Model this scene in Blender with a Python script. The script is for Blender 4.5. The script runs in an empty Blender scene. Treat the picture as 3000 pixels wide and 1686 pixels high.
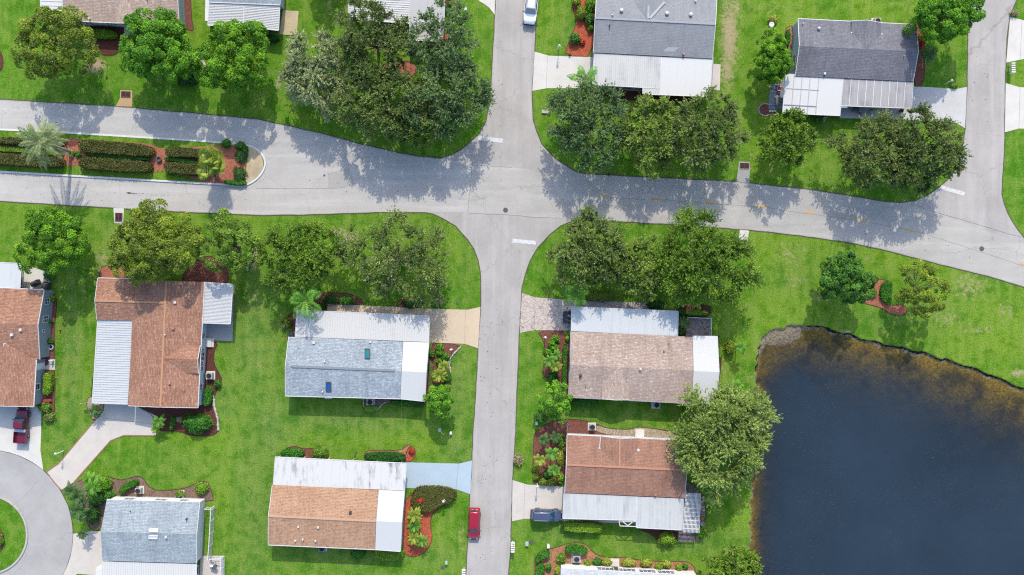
import bpy, math, random
import numpy as np
from mathutils import Vector, Matrix
random.seed(7)
RNG = np.random.default_rng(11)
SC = bpy.context.scene
COL = SC.collection
PX = 0.05          # metres per photo pixel on the ground
CAMH = 112.0       # height of the drone
SUN_EL = 38.5
SUN_AZ = 4.0       # degrees east of +Y

# ---------------------------------------------------------------- coordinates
def srcpx(t, x, y):
    c, r = divmod(t, 10)
    return c*750 + x/3.4307, (0, 422, 844, 1264)[r] + y/3.4307
def G(t, x, y, z=0.0):
    u, v = srcpx(t, x, y); k = PX*(1 - z/CAMH)
    return Vector(((u-1500)*k, (843-v)*k, z))
def D(x, y, z=0.0):
    u = x*3000/2576; v = y*1686/1448; k = PX*(1 - z/CAMH)
    return Vector(((u-1500)*k, (843-v)*k, z))
def GL(t, *pts, z=0.0):
    return [G(t, x, y, z) for x, y in pts]
TS = 3.4307/PX      # tile pixels per metre (about 68.6)

def chaikin(pts, n=2, closed=True):
    pts = [Vector(p) for p in pts]
    for _ in range(n):
        out = []
        m = len(pts)
        for i in range(m if closed else m-1):
            a, b = pts[i], pts[(i+1) % m]
            out += [a*.75+b*.25, a*.25+b*.75]
        if not closed: out = [pts[0]]+out+[pts[-1]]
        pts = out
    return pts

# ---------------------------------------------------------------- mesh builder
class MB:
    def __init__(s): s.v = []; s.f = []; s.uv = []; s.hasuv = False; s.smooth = False
    def add(s, verts, faces, uvs=None):
        o = len(s.v); s.v += [tuple(p) for p in verts]
        for i, f in enumerate(faces):
            s.f.append([o+k for k in f])
            s.uv.append(uvs[i] if uvs else None)
            if uvs and uvs[i]: s.hasuv = True
        return s
    def box(s, c, size, rz=0.0):
        hx, hy, hz = size[0]/2, size[1]/2, size[2]/2
        ca, sa = math.cos(rz), math.sin(rz)
        vs = []
        for dz in (-hz, hz):
            for dx, dy in ((-hx,-hy),(hx,-hy),(hx,hy),(-hx,hy)):
                vs.append((c[0]+dx*ca-dy*sa, c[1]+dx*sa+dy*ca, c[2]+dz))
        return s.add(vs, [(3,2,1,0),(4,5,6,7),(0,1,5,4),(1,2,6,5),(2,3,7,6),(3,0,4,7)])
    def bar(s, P, Q, w, h, up=(0,0,1)):
        P, Q = Vector(P), Vector(Q); d = (Q-P)
        if d.length < 1e-6: return s
        d.normalize(); u = Vector(up)
        if abs(d.dot(u)) > .98: u = Vector((1,0,0))
        side = d.cross(u).normalized(); up2 = side.cross(d)
        vs = []
        for p in (P, Q):
            for a, b in ((-1,-1),(1,-1),(1,1),(-1,1)):
                vs.append(p + side*(a*w/2) + up2*(b*h/2))
        return s.add(vs, [(0,1,2,3),(7,6,5,4),(0,4,5,1),(1,5,6,2),(2,6,7,3),(3,7,4,0)])
    def prism(s, pts, z0, z1):
        n = len(pts)
        A = sum(pts[i][0]*pts[(i+1)%n][1]-pts[(i+1)%n][0]*pts[i][1] for i in range(n))
        if A < 0: pts = pts[::-1]
        vs = [(p[0],p[1],z0) for p in pts]+[(p[0],p[1],z1) for p in pts]
        return s.add(vs, [tuple(range(n-1,-1,-1)), tuple(range(n,2*n))]+[(i,(i+1)%n,n+(i+1)%n,n+i) for i in range(n)])
    def sheet(s, pts, z):
        n = len(pts)
        A = sum(pts[i][0]*pts[(i+1)%n][1]-pts[(i+1)%n][0]*pts[i][1] for i in range(n))
        if A < 0: pts = pts[::-1]
        return s.add([(p[0],p[1],z) for p in pts], [tuple(range(n))])
    def strip(s, pts, w, z0, z1, closed=False):
        """kerb-like ribbon of width w following pts, top z1 bottom z0"""
        pts = [Vector((p[0],p[1],0)) for p in pts]; n = len(pts); L=[];R=[]
        for i in range(n):
            a = pts[(i-1)%n] if (closed or i>0) else pts[i]
            b = pts[(i+1)%n] if (closed or i<n-1) else pts[i]
            d = (b-a).normalized(); nrm = Vector((-d.y,d.x,0))
            L.append(pts[i]+nrm*w/2); R.append(pts[i]-nrm*w/2)
        vs=[];fs=[]
        for i in range(n):
            vs += [(L[i].x,L[i].y,z0),(L[i].x,L[i].y,z1),(R[i].x,R[i].y,z1),(R[i].x,R[i].y,z0)]
        m = n if closed else n-1
        for i in range(m):
            a=4*i; b=4*((i+1)%n)
            fs += [(a+1,a+2,b+2,b+1),(a,a+1,b+1,b),(a+2,a+3,b+3,b+2)]
        if not closed: fs += [(0,3,2,1),(4*n-4,4*n-3,4*n-2,4*n-1)]
        return s.add(vs, fs)
    def tube(s, pts, radii, n=8, cap=True):
        pts=[Vector(p) for p in pts]; o=len(s.v); rings=[]
        for i,p in enumerate(pts):
            a = pts[max(0,i-1)]; b = pts[min(len(pts)-1,i+1)]
            d=(b-a).normalized(); u=Vector((0,0,1)) if abs(d.z)<.95 else Vector((1,0,0))
            sd=d.cross(u).normalized(); up=sd.cross(d)
            r = radii[i] if isinstance(radii,(list,tuple)) else radii
            rings.append([p+sd*(r*math.cos(2*math.pi*k/n))+up*(r*math.sin(2*math.pi*k/n)) for k in range(n)])
        vs=[q for R in rings for q in R]; fs=[]
        for i in range(len(pts)-1):
            for k in range(n):
                fs.append((i*n+k, i*n+(k+1)%n, (i+1)*n+(k+1)%n, (i+1)*n+k))
        if cap:
            fs.append(tuple(range(n-1,-1,-1))); fs.append(tuple((len(pts)-1)*n+k for k in range(n)))
        return s.add(vs, fs)
    def lathe(s, c, prof, n=16, sx=1, sy=1):
        vs=[];fs=[]
        for r,z in prof:
            for k in range(n):
                a=2*math.pi*k/n; vs.append((c[0]+r*sx*math.cos(a), c[1]+r*sy*math.sin(a), c[2]+z))
        m=len(prof)
        for i in range(m-1):
            for k in range(n):
                fs.append((i*n+k, i*n+(k+1)%n, (i+1)*n+(k+1)%n, (i+1)*n+k))
        fs.append(tuple(range(n-1,-1,-1))); fs.append(tuple((m-1)*n+k for k in range(n)))
        return s.add(vs, fs)
    def slab(s, pts, th):
        """roof plane: polygon of 3D points, first edge along the eave; thickness th downwards; UV in metres"""
        pts=[Vector(p) for p in pts]; n=len(pts)
        nr=Vector((0,0,0))
        for i in range(n):
            a,b=pts[i],pts[(i+1)%n]
            nr += Vector(((a.y-b.y)*(a.z+b.z),(a.z-b.z)*(a.x+b.x),(a.x-b.x)*(a.y+b.y)))
        if nr.z<0: pts=[pts[1],pts[0]]+pts[:1:-1]; nr=-nr
        nr.normalize()
        e=(pts[1]-pts[0]).normalized(); f=nr.cross(e)
        uv=[((p-pts[0]).dot(e)+31.7*pts[0].x, (p-pts[0]).dot(f)) for p in pts]
        low=[p-Vector((0,0,th)) for p in pts]
        fs=[tuple(range(n)), tuple(range(2*n-1,n-1,-1))]+[(i,n+i,n+(i+1)%n,(i+1)%n) for i in range(n)]
        uvs=[uv,uv[::-1]]+[[(0,0)]*4]*n
        return s.add(pts+low, fs, uvs)
    def solid(s, pts, zb):
        """polygon top with vertical skirts down to zb"""
        pts=[Vector(p) for p in pts]; n=len(pts)
        nr=Vector((0,0,0))
        for i in range(n):
            a,b=pts[i],pts[(i+1)%n]
            nr += Vector(((a.y-b.y)*(a.z+b.z),(a.z-b.z)*(a.x+b.x),(a.x-b.x)*(a.y+b.y)))
        if nr.z<0: pts=[pts[1],pts[0]]+pts[:1:-1]; nr=-nr
        nr.normalize(); e=(pts[1]-pts[0]).normalized(); f=nr.cross(e)
        uv=[((p-pts[0]).dot(e), (p-pts[0]).dot(f)) for p in pts]
        low=[Vector((p.x,p.y,min(zb,p.z-.02))) for p in pts]
        fs=[tuple(range(n)), tuple(range(2*n-1,n-1,-1))]+[(i,n+i,n+(i+1)%n,(i+1)%n) for i in range(n)]
        return s.add(pts+low, fs, [uv,uv[::-1]]+[[(0,0)]*4]*n)

def meshobj(name, mb, m, parent=None, smooth=False, bevel=0.0):
    me = bpy.data.meshes.new(name)
    off = Vector(parent.get('_w', (0,0,0))) if parent is not None and '_w' in parent else Vector((0,0,0))
    me.from_pydata([(p[0]-off.x, p[1]-off.y, p[2]-off.z) for p in mb.v], [], mb.f)
    if mb.hasuv:
        ul = me.uv_layers.new(name='UVMap')
        flat=[]
        for f,u in zip(mb.f, mb.uv):
            flat += [c for q in (u or [(0,0)]*len(f)) for c in q]
        ul.data.foreach_set('uv', flat)
    me.materials.append(m)
    if smooth or mb.smooth:
        me.polygons.foreach_set('use_smooth', [True]*len(me.polygons))
    me.update()
    o = bpy.data.objects.new(name, me); COL.objects.link(o)
    if parent is not None: o.parent = parent
    if bevel:
        b = o.modifiers.new('bevel','BEVEL'); b.width=bevel; b.segments=2; b.limit_method='ANGLE'
    return o
def tag(o, label, cat, group=None, kind=None):
    if label: o['label']=label
    if cat: o['category']=cat
    if group: o['group']=group
    if kind: o['kind']=kind
    return o
WORLD_OFF = []
def thing(name, label, cat, loc=(0,0,0), rz=0.0, group=None, world=True):
    """Empty at the thing's base. world=True: its parts are given in world coordinates."""
    o = bpy.data.objects.new(name, None); COL.objects.link(o)
    o.empty_display_size=.3
    o.location=(loc[0],loc[1],loc[2]); o.rotation_euler=(0,0,rz)
    if world: o['_w']=(loc[0],loc[1],loc[2]); WORLD_OFF.append(o)
    return tag(o,label,cat,group)
def sub(name, mb, m, parent, **kw):
    """sub-part of a part that already lives in a world-coordinate thing"""
    root=parent.parent
    o=meshobj(name, mb, m, root, **kw); o.parent=parent
    return o
def struct(name, mb, m, kind='structure', **kw):
    o=meshobj(name, mb, m, **kw); o['kind']=kind; return o
def dup(o, loc=None, rz=None, label=None, parent=None, scale=None):
    c=o.copy(); COL.objects.link(c)
    if parent is not None: c.parent=parent
    if loc is not None: c.location=loc
    if rz is not None: c.rotation_euler=(0,0,rz)
    if scale is not None: c.scale=(scale,)*3
    if label: c['label']=label
    for ch in list(o.children): dup(ch, parent=c)
    return c

# ---------------------------------------------------------------- materials
class NT:
    def __init__(s, name):
        s.m=bpy.data.materials.new(name); s.m.use_nodes=True
        s.t=s.m.node_tree; s.t.nodes.clear()
        s.out=s.n('ShaderNodeOutputMaterial')
        s._pos=None
    def n(s, typ, **kw):
        nd=s.t.nodes.new(typ)
        for k,v in kw.items(): setattr(nd,k,v)
        return nd
    def l(s,a,b): s.t.links.new(a,b)
    def pos(s, scale=None, rot=0.0, uv=False):
        if uv: p=s.n('ShaderNodeTexCoord').outputs['UV']
        else: p=s.n('ShaderNodeNewGeometry').outputs['Position']
        if scale is not None or rot:
            m=s.n('ShaderNodeMapping'); s.l(p,m.inputs['Vector'])
            m.inputs['Rotation'].default_value=(0,0,rot)
            if scale is not None: m.inputs['Scale'].default_value=scale
            p=m.outputs[0]
        return p
    def noise(s, scale, detail=4, rough=.55, vec=None, dist=0):
        nd=s.n('ShaderNodeTexNoise'); nd.inputs['Scale'].default_value=scale
        nd.inputs['Detail'].default_value=detail; nd.inputs['Roughness'].default_value=rough
        nd.inputs['Distortion'].default_value=dist
        s.l(vec if vec is not None else s.pos(), nd.inputs['Vector'])
        return nd.outputs['Fac']
    def ramp(s, fac, lo, hi, a=0.0, b=1.0):
        r=s.n('ShaderNodeMapRange'); r.inputs[1].default_value=lo; r.inputs[2].default_value=hi
        r.inputs[3].default_value=a; r.inputs[4].default_value=b
        s.l(fac,r.inputs[0]); return r.outputs[0]
    def mix(s, fac, a, b):
        m=s.n('ShaderNodeMix',data_type='RGBA')
        for sock,v in ((m.inputs[0],fac),(m.inputs[6],a),(m.inputs[7],b)):
            if hasattr(v,'is_linked') or hasattr(v,'links'): s.l(v,sock)
            elif isinstance(v,(int,float)): sock.default_value=v
            else: sock.default_value=(v[0],v[1],v[2],1)
        return m.outputs[2]
    def math(s, op, a, b=None):
        m=s.n('ShaderNodeMath',operation=op)
        for i,v in enumerate((a,b)):
            if v is None: continue
            if isinstance(v,(int,float)): m.inputs[i].default_value=v
            else: s.l(v,m.inputs[i])
        return m.outputs[0]
    def attr(s,name,out='Fac'):
        a=s.n('ShaderNodeAttribute'); a.attribute_name=name; return a.outputs[out]
    def bump(s, h, strength=.3, dist=.05):
        b=s.n('ShaderNodeBump'); b.inputs['Strength'].default_value=strength; b.inputs['Distance'].default_value=dist
        s.l(h,b.inputs['Height']); return b.outputs[0]
    def principled(s, col, rough=.8, metal=0.0, spec=.3, normal=None, **kw):
        p=s.n('ShaderNodeBsdfPrincipled')
        if hasattr(col,'links') or hasattr(col,'is_linked'): s.l(col,p.inputs['Base Color'])
        else: p.inputs['Base Color'].default_value=(col[0],col[1],col[2],1)
        if isinstance(rough,(int,float)): p.inputs['Roughness'].default_value=rough
        else: s.l(rough,p.inputs['Roughness'])
        p.inputs['Metallic'].default_value=metal
        p.inputs['Specular IOR Level'].default_value=spec
        if normal is not None: s.l(normal,p.inputs['Normal'])
        for k,v in kw.items():
            if isinstance(v,(int,float)): p.inputs[k].default_value=v
            else: s.l(v,p.inputs[k])
        return p
    def done(s, sh):
        s.l(sh.outputs[0] if hasattr(sh,'outputs') else sh, s.out.inputs['Surface']); return s.m

def lin(r,g,b):
    f=lambda c:(c/255/12.92 if c<=10 else ((c/255+.055)/1.055)**2.4)
    return (f(r),f(g),f(b))
def mul(c,k): return tuple(x*k for x in c)

def simple(name, c, rough=.7, var=.25, scale=3.0, metal=0.0, spec=.3, bump=0.0, bscale=40, streak=None, c2=None, lo=.4, hi=.7, **kw):
    t=NT(name)
    a=mul(c,1-var*.5); b=mul(c,1+var*.5)
    col=t.mix(t.ramp(t.noise(scale,5),.3,.7),a,b)
    if c2 is not None:
        col=t.mix(t.ramp(t.noise(scale*.45+.21,6,.65,vec=t.pos(streak) if streak else None),lo,hi),col,c2)
    nrm=None
    if bump: nrm=t.bump(t.noise(bscale,3),bump,.03)
    return t.done(t.principled(col,rough,metal,spec,nrm,**kw))

def shingle(name, c1, c2, cm, fleck=None, w=.42, h=.2):
    t=NT(name); uv=t.pos(uv=True)
    b=t.n('ShaderNodeTexBrick'); t.l(uv,b.inputs['Vector'])
    b.inputs['Color1'].default_value=(*c1,1); b.inputs['Color2'].default_value=(*c2,1); b.inputs['Mortar'].default_value=(*cm,1)
    b.inputs['Scale'].default_value=1; b.inputs['Brick Width'].default_value=w; b.inputs['Row Height'].default_value=h
    b.inputs['Mortar Size'].default_value=.022; b.inputs['Mortar Smooth'].default_value=.6; b.inputs['Bias'].default_value=0
    b.offset=.37; b.squash=1
    mp=t.n('ShaderNodeMapping'); t.l(uv,mp.inputs[0]); mp.inputs['Scale'].default_value=(1.0,2.2,1)
    nz=t.n('ShaderNodeTexNoise'); t.l(mp.outputs[0],nz.inputs['Vector']); nz.inputs['Scale'].default_value=2.1; nz.inputs['Detail'].default_value=3
    col=b.outputs['Color']
    fl=fleck or mul(c2,1.35)
    col=t.mix(t.ramp(nz.outputs['Fac'],.55,.66,0,.75),col,fl)
    col=t.mix(t.ramp(t.noise(.35,5,.6),.42,.75,0,.45),col,mul(cm,.9))
    st=t.noise(1.0,4,.6,vec=t.pos((1.2,.16,.2)))
    col=t.mix(t.ramp(st,.52,.75,0,.35),col,mul(cm,.7))
    sp=t.n('ShaderNodeTexNoise'); t.l(mp.outputs[0],sp.inputs['Vector']); sp.inputs['Scale'].default_value=3.4; sp.inputs['Detail'].default_value=2
    col=t.mix(t.ramp(sp.outputs['Fac'],.6,.68,0,.75),col,mul(cm,.82))
    nrm=t.bump(b.outputs['Fac'],.4,.02)
    return t.done(t.principled(col,.9,0,.2,nrm))

def metal_roof_mat(name, c, dirt, lo=.5, hi=.75, amount=.6, sx=1.2, sy=.18, rough=.45):
    """painted aluminium panels with rain streaks that run down the fall (world y unless sx<sy)"""
    t=NT(name)
    n1=t.noise(1.0,6,.65,vec=t.pos((sx,sy,.2)))
    n2=t.noise(.45,4,.6)
    f=t.math('MULTIPLY',t.ramp(n1,lo,hi),t.ramp(n2,.35,.6))
    col=t.mix(t.math('MULTIPLY',f,amount),c,dirt)
    col=t.mix(t.ramp(t.noise(6,3),.62,.8,0,.25),col,dirt)
    return t.done(t.principled(col,rough,0,.4))

def leaf_mat(name, c1, c2, c3=None, trans=.3, rough=.55):
    t=NT(name)
    isl=t.n('ShaderNodeNewGeometry').outputs['Random Per Island']
    tint=t.attr('tint')
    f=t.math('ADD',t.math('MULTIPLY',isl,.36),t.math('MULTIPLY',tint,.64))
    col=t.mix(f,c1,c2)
    if c3 is not None:
        col=t.mix(t.ramp(isl,.93,.97,0,.8),col,c3)
    p=t.principled(col,rough,0,.25)
    tr=t.n('ShaderNodeBsdfTranslucent'); t.l(t.mix(1.0,col,col),tr.inputs['Color'])
    mx=t.n('ShaderNodeMixShader'); mx.inputs[0].default_value=trans
    t.l(p.outputs[0],mx.inputs[1]); t.l(tr.outputs[0],mx.inputs[2])
    return t.done(mx)
SUN_ST=2.0; SKY_ST=0.15; EXPO=1.4
EX=1.9
def ill(r,g,b,k=1.0): return mul(lin(r,g,b),k/EX)

# ---- surfaces
def mat_grass():
    t=NT('grass')
    big=t.noise(.09,5,.6); mid=t.noise(.55,5,.65); fine=t.noise(5.5,4,.7); tiny=t.noise(17,2,.6)
    c=t.mix(t.ramp(big,.4,.6), ill(84,142,20,1.1), ill(136,172,46,1.1))
    c=t.mix(t.math('MULTIPLY',t.attr('lush'),.75), c, ill(74,146,18,1.1))
    c=t.mix(t.math('MULTIPLY',t.attr('gold'),.8), c, ill(158,190,48,1.1))
    c=t.mix(t.math('MULTIPLY',t.attr('olive'),.95), c, t.mix(t.ramp(t.noise(.5,5,.65),.38,.62),ill(98,140,72,1.1),ill(152,160,96,1.1)))
    c=t.mix(t.ramp(mid,.46,.62,0,.8), c, ill(142,168,72,1.1))
    c=t.mix(t.ramp(mid,.5,.36,0,.8), c, ill(66,122,18,1.1))
    c=t.mix(t.ramp(fine,.38,.6,.62,0), c, ill(58,108,18,1.1))
    c=t.mix(t.ramp(fine,.52,.68,0,.6), c, ill(156,184,80,1.1))
    c=t.mix(t.ramp(tiny,.5,.75,0,.45), c, ill(54,100,20,1.1))
    # faint mower passes
    w=t.n('ShaderNodeTexWave'); w.bands_direction='X'; w.inputs['Scale'].default_value=.19; w.inputs['Distortion'].default_value=2.5
    w.inputs['Detail'].default_value=2; w.inputs['Detail Scale'].default_value=.4
    t.l(t.pos(rot=.06),w.inputs['Vector'])
    c=t.mix(t.ramp(w.outputs['Fac'],.35,.8,0,.16), c, ill(86,130,40,1.1))
    sw=t.noise(1.0,5,.65,vec=t.pos((1.0,.16,1),.05)); c=t.mix(t.ramp(sw,.53,.7,0,.45), c, ill(150,164,84,1.1)); c=t.mix(t.ramp(sw,.47,.32,0,.4), c, ill(70,120,30,1.1))
    wd=t.noise(2.7,3,.6); c=t.mix(t.ramp(wd,.66,.72,0,.55), c, ill(66,112,24,1.1))
    # thin, straw-coloured places
    dry=t.attr('dry')
    dn=t.math('ADD',dry,t.ramp(t.noise(1.5,6,.8),.3,.7,-.7,.45))
    c=t.mix(t.ramp(dn,.3,.62,0,.9), c, t.mix(t.ramp(t.noise(7,3),.4,.6), ill(146,152,84,1.1), ill(186,172,138,1.1)))
    dn2=t.math('ADD',dry,t.ramp(t.noise(4.1,4,.7),.3,.7,-.5,.3))
    c=t.mix(t.ramp(dn2,.55,.8,0,.85), c, ill(190,168,138,1.1))
    # pond margin: sand, then weed and black silt; shade of the bank drop painted dark
    mud=t.attr('mud')
    sand=t.mix(t.ramp(t.noise(3.5,5),.35,.65), ill(112,102,86), ill(172,158,136))
    weed=t.mix(t.ramp(t.noise(2.6,6,.75),.38,.62), ill(112,92,40), ill(176,146,60))
    weed=t.mix(t.ramp(t.noise(.33,5,.6),.48,.62,0,.8), weed, ill(70,66,48))
    weed=t.mix(t.ramp(t.noise(6.5,4,.7),.52,.62,0,.85), weed, ill(38,40,34))
    bed=t.mix(t.ramp(t.math('ADD',t.attr('deep'),t.ramp(t.noise(1.1,4),.3,.7,-.18,.18)),.1,.3), sand, weed)
    bed=t.mix(t.ramp(t.math('ADD',t.attr('bank_shade'),t.ramp(t.noise(2.2,4),.3,.7,-.3,.3)),.45,.6), bed, ill(46,40,34))
    mf=t.ramp(t.math('ADD',mud,t.ramp(t.noise(1.7,5,.7),.3,.7,-.12,.12)),.45,.55)
    c=t.mix(mf, c, bed)
    h=t.math('ADD',t.math('MULTIPLY',fine,.6),t.math('MULTIPLY',tiny,.6))
    return t.done(t.principled(c,.95,0,.1,t.bump(h,.55,.1)))

def mat_asphalt(name, c, var, tracks=None, patch=None):
    t=NT(name)
    a=t.noise(.22,6,.62); b=t.noise(1.4,5,.7); g=t.noise(26,2,.7)
    col=t.mix(t.ramp(a,.34,.66), mul(c,1-var), mul(c,1+var*.7))
    col=t.mix(t.ramp(b,.55,.72,0,.3), col, mul(c,1.22))
    col=t.mix(t.ramp(b,.44,.3,0,.28), col, mul(c,.78))
    col=t.mix(t.ramp(g,.35,.65,.12,0), col, mul(c,.72))
    if tracks:
        sx,sy,rot=tracks
        s1=t.noise(1.0,5,.6,vec=t.pos((sx,sy,.3),rot))
        col=t.mix(t.ramp(s1,.52,.68,0,.5), col, mul(c,1.2))
        col=t.mix(t.ramp(s1,.47,.33,0,.5), col, mul(c,.8))
    # hairline cracks
    v=t.n('ShaderNodeTexVoronoi',feature='DISTANCE_TO_EDGE'); v.inputs['Scale'].default_value=.11
    m=t.n('ShaderNodeMix',data_type='VECTOR'); m.inputs[0].default_value=.06
    nz=t.n('ShaderNodeTexNoise'); nz.inputs['Scale'].default_value=.9; nz.inputs['Detail'].default_value=5; t.l(t.pos(),nz.inputs['Vector'])
    vm=t.n('ShaderNodeVectorMath',operation='MULTIPLY_ADD'); t.l(nz.outputs['Color'],vm.inputs[0]); vm.inputs[1].default_value=(2.2,2.2,0); t.l(t.pos(),vm.inputs[2])
    t.l(vm.outputs[0],v.inputs['Vector'])
    col=t.mix(t.ramp(v.outputs['Distance'],.0,.006,.45,0), col, mul(c,.45))
    return t.done(t.principled(col,.93,0,.2,t.bump(g,.1,.02)))

def mat_concrete(name, c, joints=None, var=.1, stain=None):
    t=NT(name)
    col=t.mix(t.ramp(t.noise(.5,6,.65),.32,.7), mul(c,1-var), mul(c,1+var*.6))
    col=t.mix(t.ramp(t.noise(3.5,5,.7),.56,.75,0,.25), col, stain or mul(c,.72))
    col=t.mix(t.ramp(t.noise(30,2),.4,.6,.14,0), col, mul(c,.75))
    return t.done(t.principled(col,.85,0,.25))

def mat_stone(name, c1, c2, cg, scale=1.25, rnd=1):
    t=NT(name)
    v=t.n('ShaderNodeTexVoronoi',feature='DISTANCE_TO_EDGE'); v.inputs['Scale'].default_value=scale; v.inputs['Randomness'].default_value=rnd
    nz=t.n('ShaderNodeTexNoise'); nz.inputs['Scale'].default_value=2.2; t.l(t.pos(),nz.inputs['Vector'])
    vm=t.n('ShaderNodeVectorMath',operation='MULTIPLY_ADD'); t.l(nz.outputs['Color'],vm.inputs[0]); vm.inputs[1].default_value=(.25,.25,0); t.l(t.pos(),vm.inputs[2])
    t.l(vm.outputs[0],v.inputs['Vector'])
    f=t.n('ShaderNodeTexVoronoi'); f.inputs['Scale'].default_value=scale; f.inputs['Randomness'].default_value=rnd; t.l(vm.outputs[0],f.inputs['Vector'])
    col=t.mix(t.ramp(f.outputs['Color'],.1,.9), c1, c2)
    col=t.mix(t.ramp(t.noise(9,3),.35,.65,.3,0), col, mul(c1,.7))
    col=t.mix(t.ramp(v.outputs['Distance'],.02,.05,1,0), col, cg)
    return t.done(t.principled(col,.85,0,.25))

def mat_mulch(name, c, c2):
    t=NT(name)
    v=t.n('ShaderNodeTexVoronoi'); v.inputs['Scale'].default_value=9; t.l(t.pos((1,.6,1),.7),v.inputs['Vector'])
    col=t.mix(t.ramp(v.outputs['Color'],.1,.9), mul(c,.62), mul(c,1.3))
    col=t.mix(t.ramp(t.noise(.9,6,.7),.46,.7,0,.7), col, c2)
    n=t.noise(14,3,.7)
    col=t.mix(t.ramp(n,.5,.7,0,.4), col, mul(c2,1.25))
    return t.done(t.principled(col,.95,0,.1,t.bump(v.outputs['Distance'],.7,.05)))

def mat_water():
    t=NT('pond_water')
    depth=t.attr('depth')
    a=t.math('SUBTRACT',1.0,t.math('POWER',2.718,t.math('MULTIPLY',depth,-1.55)))
    a=t.math('MINIMUM',t.math('ADD',a,t.ramp(t.noise(.5,5,.6),.3,.7,-.05,.05)),.985)
    a=t.math('MAXIMUM',a,.06)
    c=t.mix(t.ramp(t.noise(.05,4),.35,.65), ill(36,50,62), ill(45,61,75))
    # pale flecks in slanting lines
    m=t.pos((.8,3.4,1),-.55)
    f=t.noise(3.0,3,.75,vec=m)
    lanes=t.noise(.06,3,.6)
    fl=t.math('MULTIPLY',t.ramp(f,.64,.70),t.ramp(lanes,.45,.62,.0,1))
    c=t.mix(t.math('MULTIPLY',fl,.6),c,ill(170,184,196))
    w=t.n('ShaderNodeTexNoise'); w.inputs['Scale'].default_value=2.6; w.inputs['Detail'].default_value=5; w.inputs['Roughness'].default_value=.65
    t.l(t.pos((1,2.6,1),-.55),w.inputs['Vector'])
    b=t.bump(w.outputs['Fac'],.35,.12)
    p=t.principled(c,.12,0,.5,b,Alpha=a)
    return t.done(p)

M={}
M['grass']=mat_grass()
M['asphalt']=mat_asphalt('asphalt_worn',ill(196,191,186),.12,(.9,.05,0))
M['asphalt_dark']=mat_asphalt('asphalt_overlay',ill(208,204,198),.08,(.05,.8,.02))
M['asphalt_ew']=mat_asphalt('asphalt_east',ill(201,197,190),.11,(.05,.7,.1))
M['asphalt_sac']=mat_asphalt('asphalt_circle',ill(192,190,187),.12)
M['patch']=mat_asphalt('asphalt_patch',ill(196,192,186),.06)
M['conc_white']=mat_concrete('concrete_pale',ill(236,232,224))
M['conc_cream']=mat_concrete('concrete_cream',ill(228,220,210))
M['conc_tan']=mat_concrete('concrete_tan',ill(232,210,180),var=.07)
M['conc_blue']=mat_concrete('concrete_painted_blue',ill(192,212,224),var=.06)
M['conc_light']=mat_concrete('concrete_light',ill(222,221,218))
M['conc_grey']=mat_concrete('concrete_grey',ill(184,182,180))
M['conc_slate']=mat_concrete('concrete_slate',ill(150,158,172))
M['conc_rust']=mat_concrete('concrete_rusty',ill(214,196,160),stain=ill(196,128,70),var=.2)
M['conc_apron']=mat_concrete('concrete_apron',ill(212,178,130))
M['kerb']=simple('kerb_white',ill(238,238,236),.7,.1)
M['kerb_grey']=simple('kerb_grey',ill(196,192,186),.85,.25,2)
M['stone_pink']=mat_stone('stamped_stone',ill(218,204,194),ill(232,218,208),ill(168,148,138),1.7)
M['stone_grey']=mat_stone('stamped_patio',ill(160,146,142),ill(182,168,162),ill(104,92,90))
M['cobble']=mat_stone('river_stones',ill(120,112,108),ill(170,162,156),ill(60,56,50),4.5)
M['mulch_red']=mat_mulch('mulch_red',ill(142,90,78),ill(122,86,78))
M['mulch_dark']=mat_mulch('mulch_dark',ill(112,70,60),ill(96,68,60))
M['mulch_orange']=mat_mulch('mulch_orange',ill(200,104,74),ill(176,100,78))
M['mulch_terra']=mat_mulch('mulch_terracotta',ill(192,122,98),ill(164,104,90))
M['mulch_tan']=mat_mulch('mulch_tan',ill(190,140,104),ill(160,112,84))
M['mulch_brown']=mat_mulch('mulch_brown',ill(132,108,92),ill(164,140,122))
M['sand']=mat_mulch('sandy_soil',ill(190,174,150),ill(164,146,118))
M['edging']=simple('bed_edging',ill(82,60,50),.9,.3)
M['line_white']=simple('line_white',ill(240,240,240),.7,.08,6,c2=ill(205,205,205))
M['line_yellow']=simple('line_yellow',ill(246,186,84),.7,.12,6,c2=ill(200,170,130))
M['tar']=simple('tar',ill(118,116,114),.8,.3)
M['water']=mat_water()

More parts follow.
